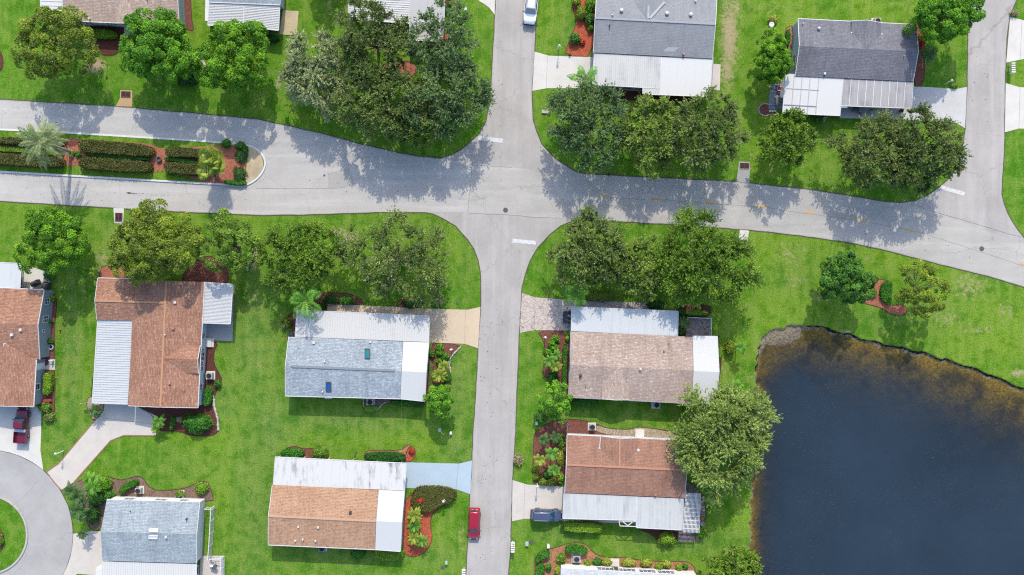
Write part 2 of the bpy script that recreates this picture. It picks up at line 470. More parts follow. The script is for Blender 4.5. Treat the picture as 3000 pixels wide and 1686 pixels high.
# ---------------------------------------------------------------- ground with the pond dug into it
POND=[D(1885,1460),D(1887,1300),D(1893,1150),D(1897,1000),D(1899,930),D(1904,885),D(1914,855),D(1932,836),D(1955,827),D(1982,821),D(2010,818),D(2040,817),
      D(2072,825),D(2107,834),D(2147,845),D(2200,859),D(2257,872),D(2322,888),D(2382,905),D(2445,924),D(2510,949),D(2576,979),
      D(2700,1040),D(2850,1150),D(2950,1350),D(2960,1600),D(2880,1850),D(2600,1960),D(2200,1960),D(1960,1850),D(1890,1650)]
POND=chaikin(POND,1)
WL=-.34
def seg_dist(P, poly):
    """signed distance (positive inside) and nearest point"""
    best=np.full(len(P),1e9); npx=np.zeros((len(P),2)); ins=np.zeros(len(P),bool)
    n=len(poly)
    for i in range(n):
        a=np.array(poly[i][:2]); b=np.array(poly[(i+1)%n][:2]); d=b-a
        t=np.clip(((P-a)@d)/(d@d),0,1); q=a+t[:,None]*d
        dd=np.hypot(*(P-q).T); m=dd<best; best[m]=dd[m]; npx[m]=q[m]
        c=((a[1]>P[:,1])!=(b[1]>P[:,1])); xx=(b[0]-a[0])*(P[:,1]-a[1])/((b[1]-a[1]) if abs(b[1]-a[1])>1e-9 else 1e-9)+a[0]
        ins^=c&(P[:,0]<xx)
    return np.where(ins,best,-best),npx
def pond_fields(P):
    d,q=seg_dist(P,POND)
    dn=d+.13*np.sin(P[:,0]*1.7+1.3*np.sin(P[:,1]*1.9+P[:,0]*.6))+.09*np.sin(P[:,1]*3.7+P[:,0]*2.3+2*np.sin(P[:,0]*.9))+.05*np.sin(P[:,0]*6.1+np.sin(P[:,1]*3))*np.sin(P[:,1]*7.3)
    c0=np.array(D(1958,838)[:2]); beach=np.exp(-(((P-c0)*np.array([.55,1.0]))**2).sum(1)/(2*1.35**2))
    x_left=D(1925,0)[0]; left=np.clip((x_left-q[:,0])/2.0,0,1)*np.clip((D(0,900)[1]-q[:,1])/4,0,1)
    far=np.clip((q[:,0]-D(2250,0)[0])/12,0,1)
    slope=(.105-.02*far)*(1-left)+.34*left
    step=.34*(1-beach)+.25*beach
    sst=np.clip(dn/.25,0,1); sst=sst*sst*(3-2*sst)
    depth=np.where(dn>0, step*sst + np.minimum(slope*np.maximum(dn-.15,0)*(1-.55*beach)+.012*np.maximum(dn-3,0)**1.6,2.6),0)
    return d,dn,depth,beach,left
def build_ground():
    x0,x1,y0,y1=-80,82,-47,46
    gx=np.concatenate([np.arange(x0,20,.4),np.arange(20,x1,.17),[x1]]); gy=np.concatenate([np.arange(y0,1,.17),np.arange(1,y1,.4),[y1]]); nx,ny=len(gx),len(gy)
    X,Y=np.meshgrid(gx,gy); P=np.stack([X.ravel(),Y.ravel()],1)
    d,dn,depth,beach,left=pond_fields(P)
    Z=-depth
    V=np.column_stack([P,Z])
    idx=np.arange(nx*ny).reshape(ny,nx)
    F=np.stack([idx[:-1,:-1],idx[:-1,1:],idx[1:,1:],idx[1:,:-1]],-1).reshape(-1,4)
    # skirt to the horizon
    R=900.0
    o=len(V)
    ox=[-R,x0,x1,R]; oy=[-R,y0,y1,R]
    V=np.vstack([V,[(a,b,0) for b in oy for a in ox]])
    q=[]
    for j in range(3):
        for i in range(3):
            if i==1 and j==1: continue
            if j==0 and i==1: pass
            q.append((o+j*4+i,o+j*4+i+1,o+(j+1)*4+i+1,o+(j+1)*4+i))
    F=np.vstack([F,np.array(q)])
    me=bpy.data.meshes.new('lawn'); me.from_pydata(V.tolist(),[],F.tolist())
    N=len(V)
    def put(name,a):
        A=me.attributes.new(name,'FLOAT','POINT'); full=np.zeros(N,np.float32); full[:len(a)]=a; A.data.foreach_set('value',full)
    def blobs(L):
        s=np.zeros(len(P))
        for x,y,rx,ry,k in L:
            c=D(x,y); u=(P[:,0]-c.x)/(rx*.0582); v=(P[:,1]-c.y)/(ry*.0582)
            s=np.maximum(s,k*np.exp(-(u*u+v*v)))
        return s
    put('dry',blobs([(1835,90,30,130,.85),(1828,175,26,70,.75),(1850,20,24,45,.65),(1815,240,14,50,.5),(852,175,8,40,.5),(830,15,8,40,.6),(700,210,16,40,.6),(240,165,30,26,1.0),(880,600,22,20,.9),(850,585,30,14,.8),
        (255,650,25,40,.6),(30,640,25,30,.4),(195,860,22,40,.4),(170,880,14,40,.35),(250,680,16,14,.8),(640,650,14,40,.9),(1990,640,60,40,.5),(2000,700,60,50,.4),(2180,650,40,30,.35),(2060,745,30,30,.5),
        (2440,720,70,55,.55),(2380,800,60,35,.5),(2530,780,40,40,.5),(2470,830,70,20,.5),(2560,940,25,14,.8),(2130,835,25,10,.6),(1880,960,20,40,.4),(1840,980,16,40,.5),(1822,930,14,40,.5),
        (1880,780,40,30,.4),(1835,1400,20,16,.8),(1850,1340,18,20,.5),(800,1105,24,12,.35),(760,1250,10,60,.3),(780,1330,14,90,.35),(620,1180,8,30,.3),(655,940,8,120,.35),(690,850,12,60,.3),(640,760,20,50,.5),
        (1010,1170,16,10,.5),(1160,1345,14,60,.5),(1040,1130,40,12,.35),(1100,745,40,14,.4),(790,980,12,40,.4),(1730,1350,60,12,.3),(1480,1325,30,10,.5),(2100,470,40,25,.35),(1890,410,14,60,.4),(2060,300,60,20,.2),
        (1950,20,90,20,.4),(2250,15,120,15,.35),(1430,150,20,10,.8),(1205,90,20,70,.35),(1210,180,14,60,.35),(330,290,60,8,.2),(1440,70,30,40,.3),(2210,530,120,10,.2)]))
    put('lush',blobs([(100,200,260,90,.9),(380,240,260,50,.9),(60,40,60,120,.8),(640,180,90,120,.7),(1200,30,60,60,.5),(900,330,260,60,.9),(1500,390,300,60,1),(2250,480,200,40,.8),(2400,180,60,100,.7),(2560,450,60,140,1.0),(2560,20,60,120,1.0),
        (1150,720,60,100,.8),(1320,720,60,120,.6),(1800,1200,60,90,.8),(1330,980,40,140,.7),(1330,1330,60,60,.5),(340,1130,200,50,.6),(560,1300,60,120,.4),(700,1200,24,240,.5),(30,1350,60,60,.7),(860,1090,260,14,.6),(2080,740,70,60,.6)]))
    put('gold',blobs([(2300,640,240,50,.7),(2500,800,120,60,.8),(2050,780,90,60,.6),(1960,900,30,80,.7),(1980,620,90,60,.6),(2000,100,100,120,.6),(2300,25,200,30,.6),(1930,380,50,100,.7),(780,320,90,60,.3),(900,560,200,20,.4),(60,560,120,50,.3),(1000,1100,120,40,.6),(500,1100,150,60,.5),(560,1250,60,120,.5),(1850,1290,40,60,.8),(1560,1370,80,30,.5),(1380,60,40,80,.6),(2080,470,90,60,.5),(1370,1240,40,60,.5)]))
    put('olive',blobs([(640,860,70,160,.9),(640,1250,60,260,.8),(680,1080,60,160,.9),(560,1000,60,80,.8),(180,900,30,240,.8),(150,1120,40,80,.6),(880,1060,230,26,.9),(1150,960,40,120,.9),(1150,1120,40,60,.8),(1230,1300,30,160,.5),(1100,1400,90,40,.6),(900,1400,250,30,.6),
        (640,720,30,70,.7),(300,600,40,70,.6),(1000,560,240,16,.4),(1180,660,24,90,.5),(1330,900,20,90,.4),(1400,1340,90,30,.7),(1700,1370,200,30,.7),(1560,1050,140,20,.5),(2080,420,40,60,.4),(1990,700,60,60,.4),(2300,800,200,40,.35),(1430,90,40,60,.4),(2400,250,40,60,.4),(480,1180,120,50,.4),(90,640,60,60,.4)]))
    put('mud',np.clip(.5+dn/.5,0,1)); put('deep',np.where(beach>.35,np.clip((depth-.42)*1.5,0,1),np.clip((depth-.33)*5,0,1)))
    put('bank_shade',np.clip(1-np.abs(dn-.12)/.30,0,1)*(1-np.clip(beach*1.4,0,.85))*(1-.75*left))  # strength of the shade painted along the bank drop
    me.materials.append(M['grass']); me.polygons.foreach_set('use_smooth',[True]*len(me.polygons)); me.update()
    o=bpy.data.objects.new('lawn',me); COL.objects.link(o); o['kind']='structure'
    # water
    wx0,wx1,wy0,wy1=D(1870,0)[0],D(3000,0)[0],D(0,2000)[1],D(0,800)[1]
    st=.5; nx=int((wx1-wx0)/st)+1; ny=int((wy1-wy0)/st)+1
    X,Y=np.meshgrid(np.linspace(wx0,wx1,nx),np.linspace(wy0,wy1,ny)); P2=np.stack([X.ravel(),Y.ravel()],1)
    d,dn,depth,beach,left=pond_fields(P2)
    dep=np.clip(depth+WL,0,3)
    dep=np.where(P2[:,1]<y0+1,3,dep); 
    idx=np.arange(nx*ny).reshape(ny,nx); F=np.stack([idx[:-1,:-1],idx[:-1,1:],idx[1:,1:],idx[1:,:-1]],-1).reshape(-1,4)
    keep=(d[F]>-.2).any(1); F=F[keep]; used=np.unique(F); rm=-np.ones(nx*ny,int); rm[used]=np.arange(len(used)); F=rm[F]
    me=bpy.data.meshes.new('pond_water'); me.from_pydata(np.column_stack([P2[used],np.full(len(used),WL)]).tolist(),[],F.tolist())
    A=me.attributes.new('depth','FLOAT','POINT'); A.data.foreach_set('value',dep[used].astype(np.float32))
    me.materials.append(M['water']); me.update()
    o=bpy.data.objects.new('pond_water',me); COL.objects.link(o); o['kind']='structure'
build_ground()

# ---------------------------------------------------------------- roads
NB=GL(0,(-2600,900),(0,1000),(1170,1068),(2573,1195))+GL(10,(640,1335),(1050,1448))+GL(11,(1450,90),(1640,125),(1850,143),(1960,110),(2060,58),(2130,5))+GL(10,(2240,1350),(2310,1225),(2345,1060),(2368,760),(2400,150),(2405,0),(2440,-2400))
NE=GL(20,(290,-2400),(262,0),(240,300),(228,520),(205,915),(203,1000),(212,1200),(245,1310),(300,1448))+GL(21,(340,50),(430,145),(560,230),(650,280),(740,300),(970,312),(1620,345),(2250,378))+GL(31,(0,412),(430,460),(860,525),(1150,575),(1330,588),(1480,570),(1600,520),(1720,430),(1800,365),(1870,280),(1930,150),(1962,0))+GL(30,(1980,1290),(2000,850),(2010,200),(2030,100),(2060,0),(2200,-600),(2500,-1500),(2700,-2400))
ER=GL(30,(4200,-2400),(3000,-700),(2500,0),(2430,170),(2402,400),(2393,620),(2385,830),(2378,1448))+GL(31,(2357,350),(2350,500),(2370,600),(2410,700),(2500,850),(2580,955),(3000,1260),(4500,1900))
SB=GL(31,(4500,2560),(3000,1650),(2560,1440),(2200,1330),(1800,1232),(1600,1182),(1300,1100),(800,990),(400,935),(0,888))+GL(21,(2390,870),(1640,815),(880,770),(700,762),(620,775),(490,825),(380,910),(260,1040),(180,1180),(130,1320),(100,1448))+GL(22,(75,450),(60,800),(45,1150),(35,1448))+GL(23,(5,490),(0,700))+GL(13,(2560,1200),(2540,1448),(2480,3000))
SW=GL(13,(2030,3000),(2110,1448),(2125,1130),(2140,770),(2150,630),(2170,300),(2180,0))+GL(12,(2200,1200),(2232,600),(2258,190),(2260,0))+GL(11,(2255,1280),(2230,1170),(2190,1060),(2120,955),(2010,830),(1860,740),(1780,707),(1700,692),(1550,690),(1200,692),(800,705),(500,715),(0,720))+GL(1,(1700,680),(1140,648),(0,578),(-2600,500))
def jag(pts,amp=.05,step=1.2):
    """slightly ragged road edge"""
    out=[]
    for a,b in zip(pts,pts[1:]):
        n=max(1,int((b-a).length/step)); d=(b-a)
        nr=Vector((-d.y,d.x,0)); nr=nr.normalized() if nr.length else nr
        for i in range(n):
            out.append(a+d*(i/n)+nr*random.uniform(-amp,amp))
    return out+[pts[-1]]
road_pts=[]
for part in (NB,NE,ER,SB,SW): road_pts+=jag(part)
struct('road',MB().sheet(road_pts,.012),M['asphalt'])
# thin dark ragged lip along the road edges
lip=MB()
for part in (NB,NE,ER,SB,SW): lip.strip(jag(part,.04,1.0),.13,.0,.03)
struct('road_edge',lip,simple('road_edge_dark',ill(96,92,80),.95,.5,4))
# dark overlay of the west road and the paler lane surface of the east road
ov=GL(0,(-2600,915),(0,1015),(1170,1083),(2573,1212))+GL(10,(640,1352),(1050,1465))+GL(11,(1450,106),(1640,140),(1850,156),(2178,186),(2125,692),(1700,684),(1550,682),(1200,684),(800,697),(500,707),(0,712))+GL(1,(1700,672),(1140,640),(0,570),(-2600,492))
struct('road_overlay',MB().sheet(ov,.017),M['asphalt_dark'])
ew=GL(11,(2182,190),(2400,225),(2573,238))+GL(21,(240,270),(420,300),(560,285),(700,312),(970,322),(1620,356),(2250,389))+GL(31,(0,423),(430,471),(860,536),(1150,586),(1400,600),(1650,680),(1900,770),(2150,860),(2400,945),(2573,1000),(4500,1960),(4500,2520),(3000,1630),(2560,1430),(2200,1318),(1800,1220),(1300,1088),(800,978),(400,923),(0,878))+GL(21,(2390,860),(1640,805),(880,760),(560,752),(200,735),(0,720))+GL(11,(2130,697))
struct('road_surface',MB().sheet(ew,.0205),M['asphalt_ew'])
struct('road_patch',MB().sheet(GL(11,(725,300),(930,240),(1000,430),(725,445)),.022),M['patch'])
# seams and tar lines
tar=MB()
for line in (GL(11,(2178,186),(2125,692)),GL(11,(2130,697),(2573,716))+GL(21,(200,735),(480,745)),GL(11,(0,450),(720,448),(900,440)),GL(21,(990,540),(1640,575),(2573,640))+GL(31,(300,690),(900,770),(1500,880),(2573,1230)),GL(31,(1650,680),(2080,800),(2400,900),(2560,940)),GL(11,(2200,215),(2573,238))):
    tar.strip(jag(line,.05,.9),.035,.0,.024)
struct('road_seam',tar,M['tar'])
# oil / scuff trail on the west road
sc=MB()
for i in range(16):
    x=1290+i*i*2.4+i*10; y=492+i*2.2+random.uniform(-6,6); s=.32*math.exp(-i/5)+.05
    c=G(1,x,y); n=7
    pts=[Vector((c.x+s*1.5*math.cos(6.28*k/n)*random.uniform(.3,1),c.y+s*.5*math.sin(6.28*k/n)*random.uniform(.3,1),0)) for k in range(n)]
    sc.sheet(pts,.0245)
for t,x0,y0,x1,y1,n in ((12,2380,200,2330,1300,26),(13,2330,100,2250,1400,24),(21,200,420,2300,700,22),(31,200,800,2300,1150,20),(10,2480,200,2470,1200,14),(30,2200,200,2150,1300,14),(1,200,480,2400,600,14),(0,200,1180,2400,1330,10),(11,200,300,2000,600,14)):
    for _ in range(n):
        f=random.random(); c=G(t,x0+(x1-x0)*f+random.gauss(0,60),y0+(y1-y0)*f+random.gauss(0,40)); r=random.uniform(.04,.11)
        sc.sheet([Vector((c.x+r*math.cos(6.28*k/6)*random.uniform(.5,1.2),c.y+r*math.sin(6.28*k/6)*random.uniform(.5,1.2),0)) for k in range(6)],.0245)
struct('road_stain',sc,simple('oil_spot',ill(124,122,120),.8,.3))
# painted marks
def mark(name,t,pts,m):
    struct(name,MB().sheet(GL(t,*pts),.0275),m)
mark('road_stop_line',10,[(2235,1370),(2483,1397),(2478,1440),(2232,1410)],M['line_white'])
mark('road_stop_line',21,[(5,953),(242,975),(240,1015),(4,995)],M['line_white'])
mark('road_stop_line',31,[(1740,415),(1980,485),(1968,524),(1728,455)],M['line_white'])
for t,x0,y0,x1,y1 in ((21,862,522,988,530),(21,1393,550,1516,558),(21,1928,580,2050,590),(21,2450,624,2575,634),(31,362,680,474,692),(31,874,755,990,778),(31,1356,850,1476,884),(31,2536,1205,2650,1248)):
    a,b=G(t,x0,y0),G(t,x1,y1); d=(b-a).normalized(); n=Vector((-d.y,d.x,0))*.11
    struct('road_centre_dash',MB().sheet([a+n,b+n,b-n,a-n],.0275),M['line_yellow'])
# cul-de-sac
cc=G(3,-117,1040); r0=400/TS; r1=852/TS
circ=lambda r,n=72:[cc+Vector((r*math.cos(2*math.pi*k/n),r*math.sin(2*math.pi*k/n),0)) for k in range(n)]
m=MB(); A=circ(r0);B=circ(r1);n=72
m.add([(p.x,p.y,.012) for p in A+B],[(k,n+k,n+(k+1)%n,(k+1)%n) for k in range(n)])
struct('road_turning_circle',m,M['asphalt_sac'])
struct('kerb',MB().strip(circ(r0-.12),.26,0,.14,True),M['kerb_grey'])
lp=MB().strip(jag(circ(r1+.02),.04,3),.12,0,.03,True); struct('road_edge',lp,bpy.data.materials['road_edge_dark'])

# median
med_n=GL(0,(-2600,1140),(0,1305),(640,1335),(1400,1382),(2000,1418),(2320,1444))+[Vector((0,0,0))]
med_nose=GL(11,(-240,0),(-150,6),(-77,15),(-14,38),(45,82),(82,137),(96,189),(86,247),(55,304),(7,357),(-58,398),(-115,420))
med_s=GL(1,(2400,425),(2230,408),(1700,378),(0,280),(-2600,120))
med=[p for p in med_n[:-1]]+chaikin(med_nose,2,False)+med_s
struct('median_grass',MB().prism(med,0,.10),M['grass'])
struct('kerb',MB().strip(med,.26,0,.14),M['kerb'])
struct('median_paving',MB().sheet(GL(1,(2500,20))+chaikin(GL(11,(-40,20),(0,50),(40,90),(66,140),(76,195),(72,250),(52,300),(20,345),(-20,380)),1,False)+GL(1,(2465,410),(2478,250)),.125),mat_concrete('median_concrete',ill(214,194,160),var=.25,stain=ill(150,120,96)))
struct('median_mulch',MB().sheet(GL(1,(-200,-50),(640,-60),(1500,0),(1600,40),(1660,50),(2240,15),(2490,20),(2470,240),(2460,400),(2240,400),(2140,400),(1640,270),(1500,290),(770,220),(640,220),(-200,170)),.115),M['mulch_terra'])

# ---------------------------------------------------------------- drives, pads, beds
def flat(name,pts,m,z,smooth=0): 
    if smooth: pts=chaikin(pts,smooth)
    return struct(name,MB().sheet(pts,z),m)
flat('driveway',GL(20,(228,522),(370,563),(815,576),(1990,600),(1985,960),(815,890),(350,890),(204,916)),M['conc_white'],.032)
flat('driveway',GL(30,(1465,872),(1640,880),(1890,897),(1998,876),(1980,1292),(1890,1238),(1360,1203),(720,1190),(735,800),(1455,830)),M['conc_light'],.032)
flat('driveway',GL(30,(2432,170),(2573,208),(3000,330),(3000,545),(2560,598),(2393,632)),M['conc_white'],.032)
flat('driveway',GL(30,(2388,838),(2530,880),(3000,890),(3000,1300),(2520,1295),(2380,1332)),M['conc_white'],.032)
flat('driveway',GL(12,(720,160),(1740,208),(2120,220),(2256,192),(2232,608),(2100,563),(1740,548),(420,500),(430,240),(716,246)),M['conc_tan'],.032)
flat('driveway',GL(13,(190,300),(1500,312),(2040,325),(2172,293),(2152,632),(2010,582),(1500,570),(180,530)),M['conc_blue'],.032)
flat('driveway',GL(22,(100,52),(230,95),(600,122),(1380,150),(1376,230),(1660,240),(1650,480),(600,430),(230,425),(78,452)),M['stone_pink'],.032)
flat('driveway',GL(23,(5,490),(150,535),(525,558),(1700,640),(1650,940),(520,905),(495,880),(120,880),(0,905)),M['conc_cream'],.032)
arc=lambda a0,a1,r,n=8:[cc+Vector((r*math.cos(math.radians(a0+(a1-a0)*i/n)),r*math.sin(math.radians(a0+(a1-a0)*i/n)),0)) for i in range(n+1)]
flat('driveway',GL(2,(-300,1150),(335,1165),(415,1240),(415,1448))+GL(3,(407,190),(437,385))+arc(50,100,r1+.03),M['conc_white'],.032)
d9=GL(2,(1050,1150),(1350,1180),(1575,1288))+GL(3,(1572,45),(1245,42),(1112,95),(735,522),(620,592),(548,515),(470,410),(590,325),(860,5))+GL(2,(1035,1238))
flat('driveway',d9,M['conc_cream'],.032)
struct('driveway_edging',MB().strip(d9[2:7]+d9[7:],.16,0,.045),simple('edging_brown',ill(170,120,100),.85,.2))
flat('driveway',GL(3,(738,1030),(900,1000),(1900,1050),(1900,1700),(1060,1600),(1000,1448),(780,1432),(640,1520))+arc(-38,0,r1+.03),M['conc_cream'],.032)
flat('driveway',chaikin(GL(10,(2180,-120),(2220,0),(2330,62),(2398,150)),1,False)+GL(10,(2405,-120)),M['conc_white'],.032)
jt=MB()
for t,a,b in ((20,(355,570),(345,890)),(30,(2533,600),(2551,205)),(30,(2520,1295),(2533,882)),(12,(2105,222),(2098,563)),(12,(1660,205),(1658,300)),(13,(2035,325),(2010,582)),(23,(125,535),(120,882)),(2,(1050,1310),(1540,1370)),(22,(230,95),(226,425))):
    jt.strip([G(t,*a),G(t,*b)],.035,.0,.036)
struct('driveway_joint',jt,simple('joint_dark',ill(150,140,128),.9,.2))
flat('patio_pad',GL(10,(268,105),(430,115),(411,358),(235,350)),M['conc_rust'],.05)
flat('patio_pad',GL(20,(1960,640),(2096,650),(2088,912),(1960,910)),M['conc_cream'],.05)
struct('patio_pad',MB().prism(GL(2,(2060,-40),(2352,-20),(2340,538),(2086,522)),0,.12),M['conc_grey'])
flat('patio_pad',GL(30,(20,845),(300,830),(300,1100),(3,1097)),M['conc_slate'],.05)
flat('patio_pad',GL(22,(1758,292),(1992,302),(1990,500),(1748,500)),M['stone_grey'],.05)
flat('patio_pad',GL(3,(2015,1250),(2258,1250),(2250,1700),(2000,1700)),M['conc_cream'],.05)
flat('patio_pad',GL(1,(200,1235),(330,1240),(500,1300),(500,1520),(200,1520)),M['conc_white'],.05)
flat('patio_pad',GL(23,(1660,620),(1900,640),(1880,1110),(1670,1110)),M['stone_grey'],.05)
# storm drain aprons
for t,pts,mm in ((0,[(1210,908),(1330,912),(1328,1075),(1165,1070),(1205,990)],'conc_apron'),(1,[(1142,645),(1248,650),(1238,800),(1150,798)],'conc_white'),(21,[(2282,178),(2392,183),(2386,395),(2255,378)],'conc_grey'),(21,[(2290,865),(2382,872),(2360,1020),(2255,1030)],'conc_white')):
    flat('drain_apron',GL(t,*pts),M[mm],.036)

def bed(t,pts,m,sm=2,z=.022,more=(),edge=True):
    P=GL(t,*pts)
    for t2,q in more: P+=GL(t2,*q)
    P=chaikin(P,sm) if sm else P
    flat('mulch_bed',P,M[m],z)
    if edge: struct('bed_edging',MB().strip(P,.07,0,z+.03,True),M['edging'])
bed(0,[(640,170),(1290,230),(1250,470),(1190,530),(1130,562),(1040,562),(990,520),(960,420),(790,330)],'mulch_dark')
bed(0,[(1850,-60),(1918,-60),(1925,180),(1955,320),(1880,300),(1840,240)],'mulch_red')
bed(0,[(-250,510),(-30,500),(15,530),(38,620),(10,740),(-250,760)],'mulch_dark')
bed(10,[(1895,-60),(1990,-60),(1985,60),(1960,120),(1880,130)],'mulch_red',1)
bed(10,[(1220,700),(1340,620),(1540,610),(1640,690),(1580,770),(1440,800),(1280,790)],'mulch_terra')
bed(10,[(1860,300),(1980,310),(1960,400),(1860,400)],'mulch_orange',1)
bed(20,[(590,-40),(836,-40),(836,572),(535,566),(560,440),(610,340),(650,220),(610,80)],'mulch_orange',1)
bed(20,[(870,880),(1300,900),(1800,950),(1800,1030),(900,1000)],'mulch_dark',1)
bed(30,[(1440,215),(1510,210),(1530,330),(1582,385),(1568,874),(1455,872)],'mulch_red',1)
bed(20,[(2475,1105),(2495,1060),(2540,1042),(2590,1055),(2640,1050),(2650,1150),(2590,1150),(2540,1170),(2490,1150)],'mulch_red')
bed(30,[(205,265),(250,262),(240,640),(215,650),(165,460),(172,300)],'mulch_tan',1)
bed(1,[(700,1000),(740,930),(830,930),(895,1020),(880,1090),(830,1112),(720,1080)],'mulch_red')
bed(1,[(1010,1250),(1060,1220),(1180,1218),(1290,1280),(1300,1400),(1000,1400)],'mulch_terra')
bed(1,[(1840,1300),(1930,1200),(2050,1120),(2220,1150),(2290,1260),(2310,1420),(1830,1430)],'mulch_red')
bed(2,[(520,20),(575,120),(565,260),(545,420),(550,640),(548,820),(560,1000),(545,1170),(560,1250),(480,1240),(425,1190),(360,1180),(360,700),(450,400)],'mulch_red')
bed(2,[(2060,530),(2200,548),(2150,640),(2150,760),(2200,850),(2240,940),(2160,1060),(2150,1200),(2190,1320),(2195,1448),(2130,1490),(1920,1490),(1800,1440),(1570,1440),(1560,1290),(1365,1188),(1990,1210)],'mulch_dark',1)
bed(2,[(870,1120),(920,1085),(1050,1090),(1045,1240),(940,1350),(880,1230)],'sand')
bed(12,[(430,260),(425,190),(480,110),(560,48),(800,46),(940,58),(1040,100),(1105,172),(715,162),(712,250)],'mulch_red',1)
bed(12,[(420,200),(395,235),(318,275),(330,330),(365,420),(395,480),(440,400)],'mulch_red',1)
bed(12,[(1412,192),(1428,130),(1500,92),(1600,90),(1660,125),(1705,205)],'mulch_red',1)
bed(12,[(1700,550),(2062,563),(2000,650),(1942,722),(1958,850),(1950,960),(1900,1010),(1760,1120),(1690,1135)],'mulch_red',1)
bed(12,[(1085,1110),(1690,1130),(1690,1200),(1500,1190),(1310,1150),(1210,1225),(1090,1250)],'mulch_brown',1)
bed(13,[(1480,568),(2005,582),(2025,640),(1990,700),(1830,770),(1762,850),(1750,950),(1778,1060),(1740,1170),(1660,1240),(1590,1262),(1520,1250),(1475,1190)],'mulch_orange',2)
bed(13,[(1505,230),(1530,160),(1570,150),(1605,190),(1600,260),(1560,305),(1500,308)],'mulch_orange',2)
bed(13,[(240,290),(260,200),(330,155),(420,152),(470,178),(560,170),(700,190),(720,300)],'mulch_red',1)
bed(13,[(1080,300),(1092,202),(1200,188),(1450,195),(1520,140),(1560,135),(1510,200),(1500,312)],'mulch_tan',1)
bed(22,[(240,427),(600,432),(580,1060),(480,975),(372,905),(300,885),(335,640),(320,530)],'mulch_red',1)
bed(22,[(215,1500),(240,1440),(380,1345),(545,1315),(720,1330),(850,1365),(960,1415),(1210,1425),(1240,1390),(1560,1432),(1700,1448)],'mulch_red',1,more=((23,[(1700,120),(560,60),(545,560),(225,525),(205,450)]),))
flat('sandy_strip',chaikin(GL(22,(845,1372),(960,1415),(1205,1430),(1235,1392),(1560,1436),(1680,1500))+GL(23,(1660,80),(1370,60),(850,25)),2),M['sand'],.028)
bed(22,[(1600,200),(1990,150),(2000,295),(1760,292),(1750,500),(1660,490)],'mulch_dark',1)
bed(22,[(2030,480),(2100,480),(2110,700),(2080,960),(2040,960)],'mulch_dark',1)
bed(23,[(225,1500),(220,1290),(270,1215),(360,1185),(470,1160),(560,1125),(680,1118),(750,1140),(800,1200),(870,1250),(1000,1275),(1100,1265),(1290,1295),(1500,1310),(1700,1305),(1790,1320),(1840,1380),(1865,1500)],'mulch_tan',1)
bed(23,[(1750,500),(1800,520),(1900,620),(1945,700),(1948,900),(1905,960),(1860,1000),(1700,640)],'cobble',1)
bed(23,[(1240,960),(1480,985),(1670,995),(1665,1110),(1480,1120),(1400,1030),(1300,1000)],'mulch_dark',1)
bed(3,[(640,560),(750,520),(850,470),(1040,435),(1130,470),(1230,490),(1300,470),(1380,445),(1440,470),(1490,550),(1580,600),(1750,590),(1900,560),(1990,510),(2060,495),(2110,540),(2165,740),(1100,700),(1010,1015),(870,960),(870,760),(740,690)],'mulch_brown',1)
bed(3,[(-200,1000),(-60,960),(20,1000),(50,1080),(30,1180),(-30,1250),(-200,1250)],'mulch_red')
bed(32,[(1035,0),(1040,-80),(1230,-85),(1160,20),(1140,110),(1240,185),(1330,160),(1400,200),(1380,280),(1220,262),(1160,210),(1070,180),(950,150),(960,110),(1060,112)],'mulch_terra',2)
# ---------------------------------------------------------------- house materials
SH={}
SH['tan']=shingle('shingle_tan',ill(186,164,150,1.125),ill(204,184,170,1.125),ill(146,124,114,1.125))
SH['grey']=shingle('shingle_silver',ill(168,170,174,0.931),ill(178,180,184,0.931),ill(150,152,156,0.931),ill(186,188,192,0.931))
SH['dark']=shingle('shingle_charcoal',ill(126,126,134,1.15),ill(140,140,148,1.15),ill(92,92,100,1.15),ill(150,150,156,1.15))
SH['brown']=shingle('shingle_russet',ill(158,117,98,1.283),ill(181,139,116,1.283),ill(122,80,62,1.283),ill(202,160,134,1.283))
SH['blue']=shingle('shingle_bluegrey',ill(156,166,174,1.22),ill(180,190,196,1.22),ill(120,130,140,1.22),ill(204,210,214,1.22))
SH['peach']=shingle('shingle_peach',ill(200,160,130,1.116),ill(214,176,146,1.116),ill(158,116,90,1.116),ill(150,112,88,1.116))
SH['rust']=shingle('shingle_rust',ill(158,120,102,1.278),ill(173,134,115,1.278),ill(126,90,74,1.278),ill(190,138,110,1.278))
SH['slate']=shingle('shingle_slate',ill(160,170,176,1.28),ill(182,190,194,1.28),ill(116,128,138,1.28),ill(128,140,148,1.28))
SH['pale']=shingle('shingle_pale',ill(196,200,206,1.1),ill(206,210,214,1.1),ill(176,180,186,1.1))
MR={}
MR['white']=metal_roof_mat('roof_metal_white',ill(233,232,228,.94),ill(180,184,190),.55,.8,.5)
MR['clean']=metal_roof_mat('roof_metal_clean',ill(235,235,232,.95),ill(200,206,212),.6,.85,.4)
MR['blue']=metal_roof_mat('roof_metal_cool',ill(226,230,230,.93),ill(176,190,204),.5,.75,.5)
MR['stain']=metal_roof_mat('roof_metal_stained',ill(234,233,229,.94),ill(138,140,144),.53,.64,.95,1.1,.2)
MR['worn']=metal_roof_mat('roof_metal_worn',ill(226,227,224,.94),ill(160,166,172),.45,.7,.6,1.6,.14)
MR['panel']=metal_roof_mat('roof_panel_weathered',ill(200,198,200,.88),ill(120,116,118),.4,.75,.75,1.6,.18,.7)
MR['greyflat']=metal_roof_mat('roof_membrane_grey',ill(208,208,208,.9),ill(176,180,186),.5,.75,.5)
W_={}
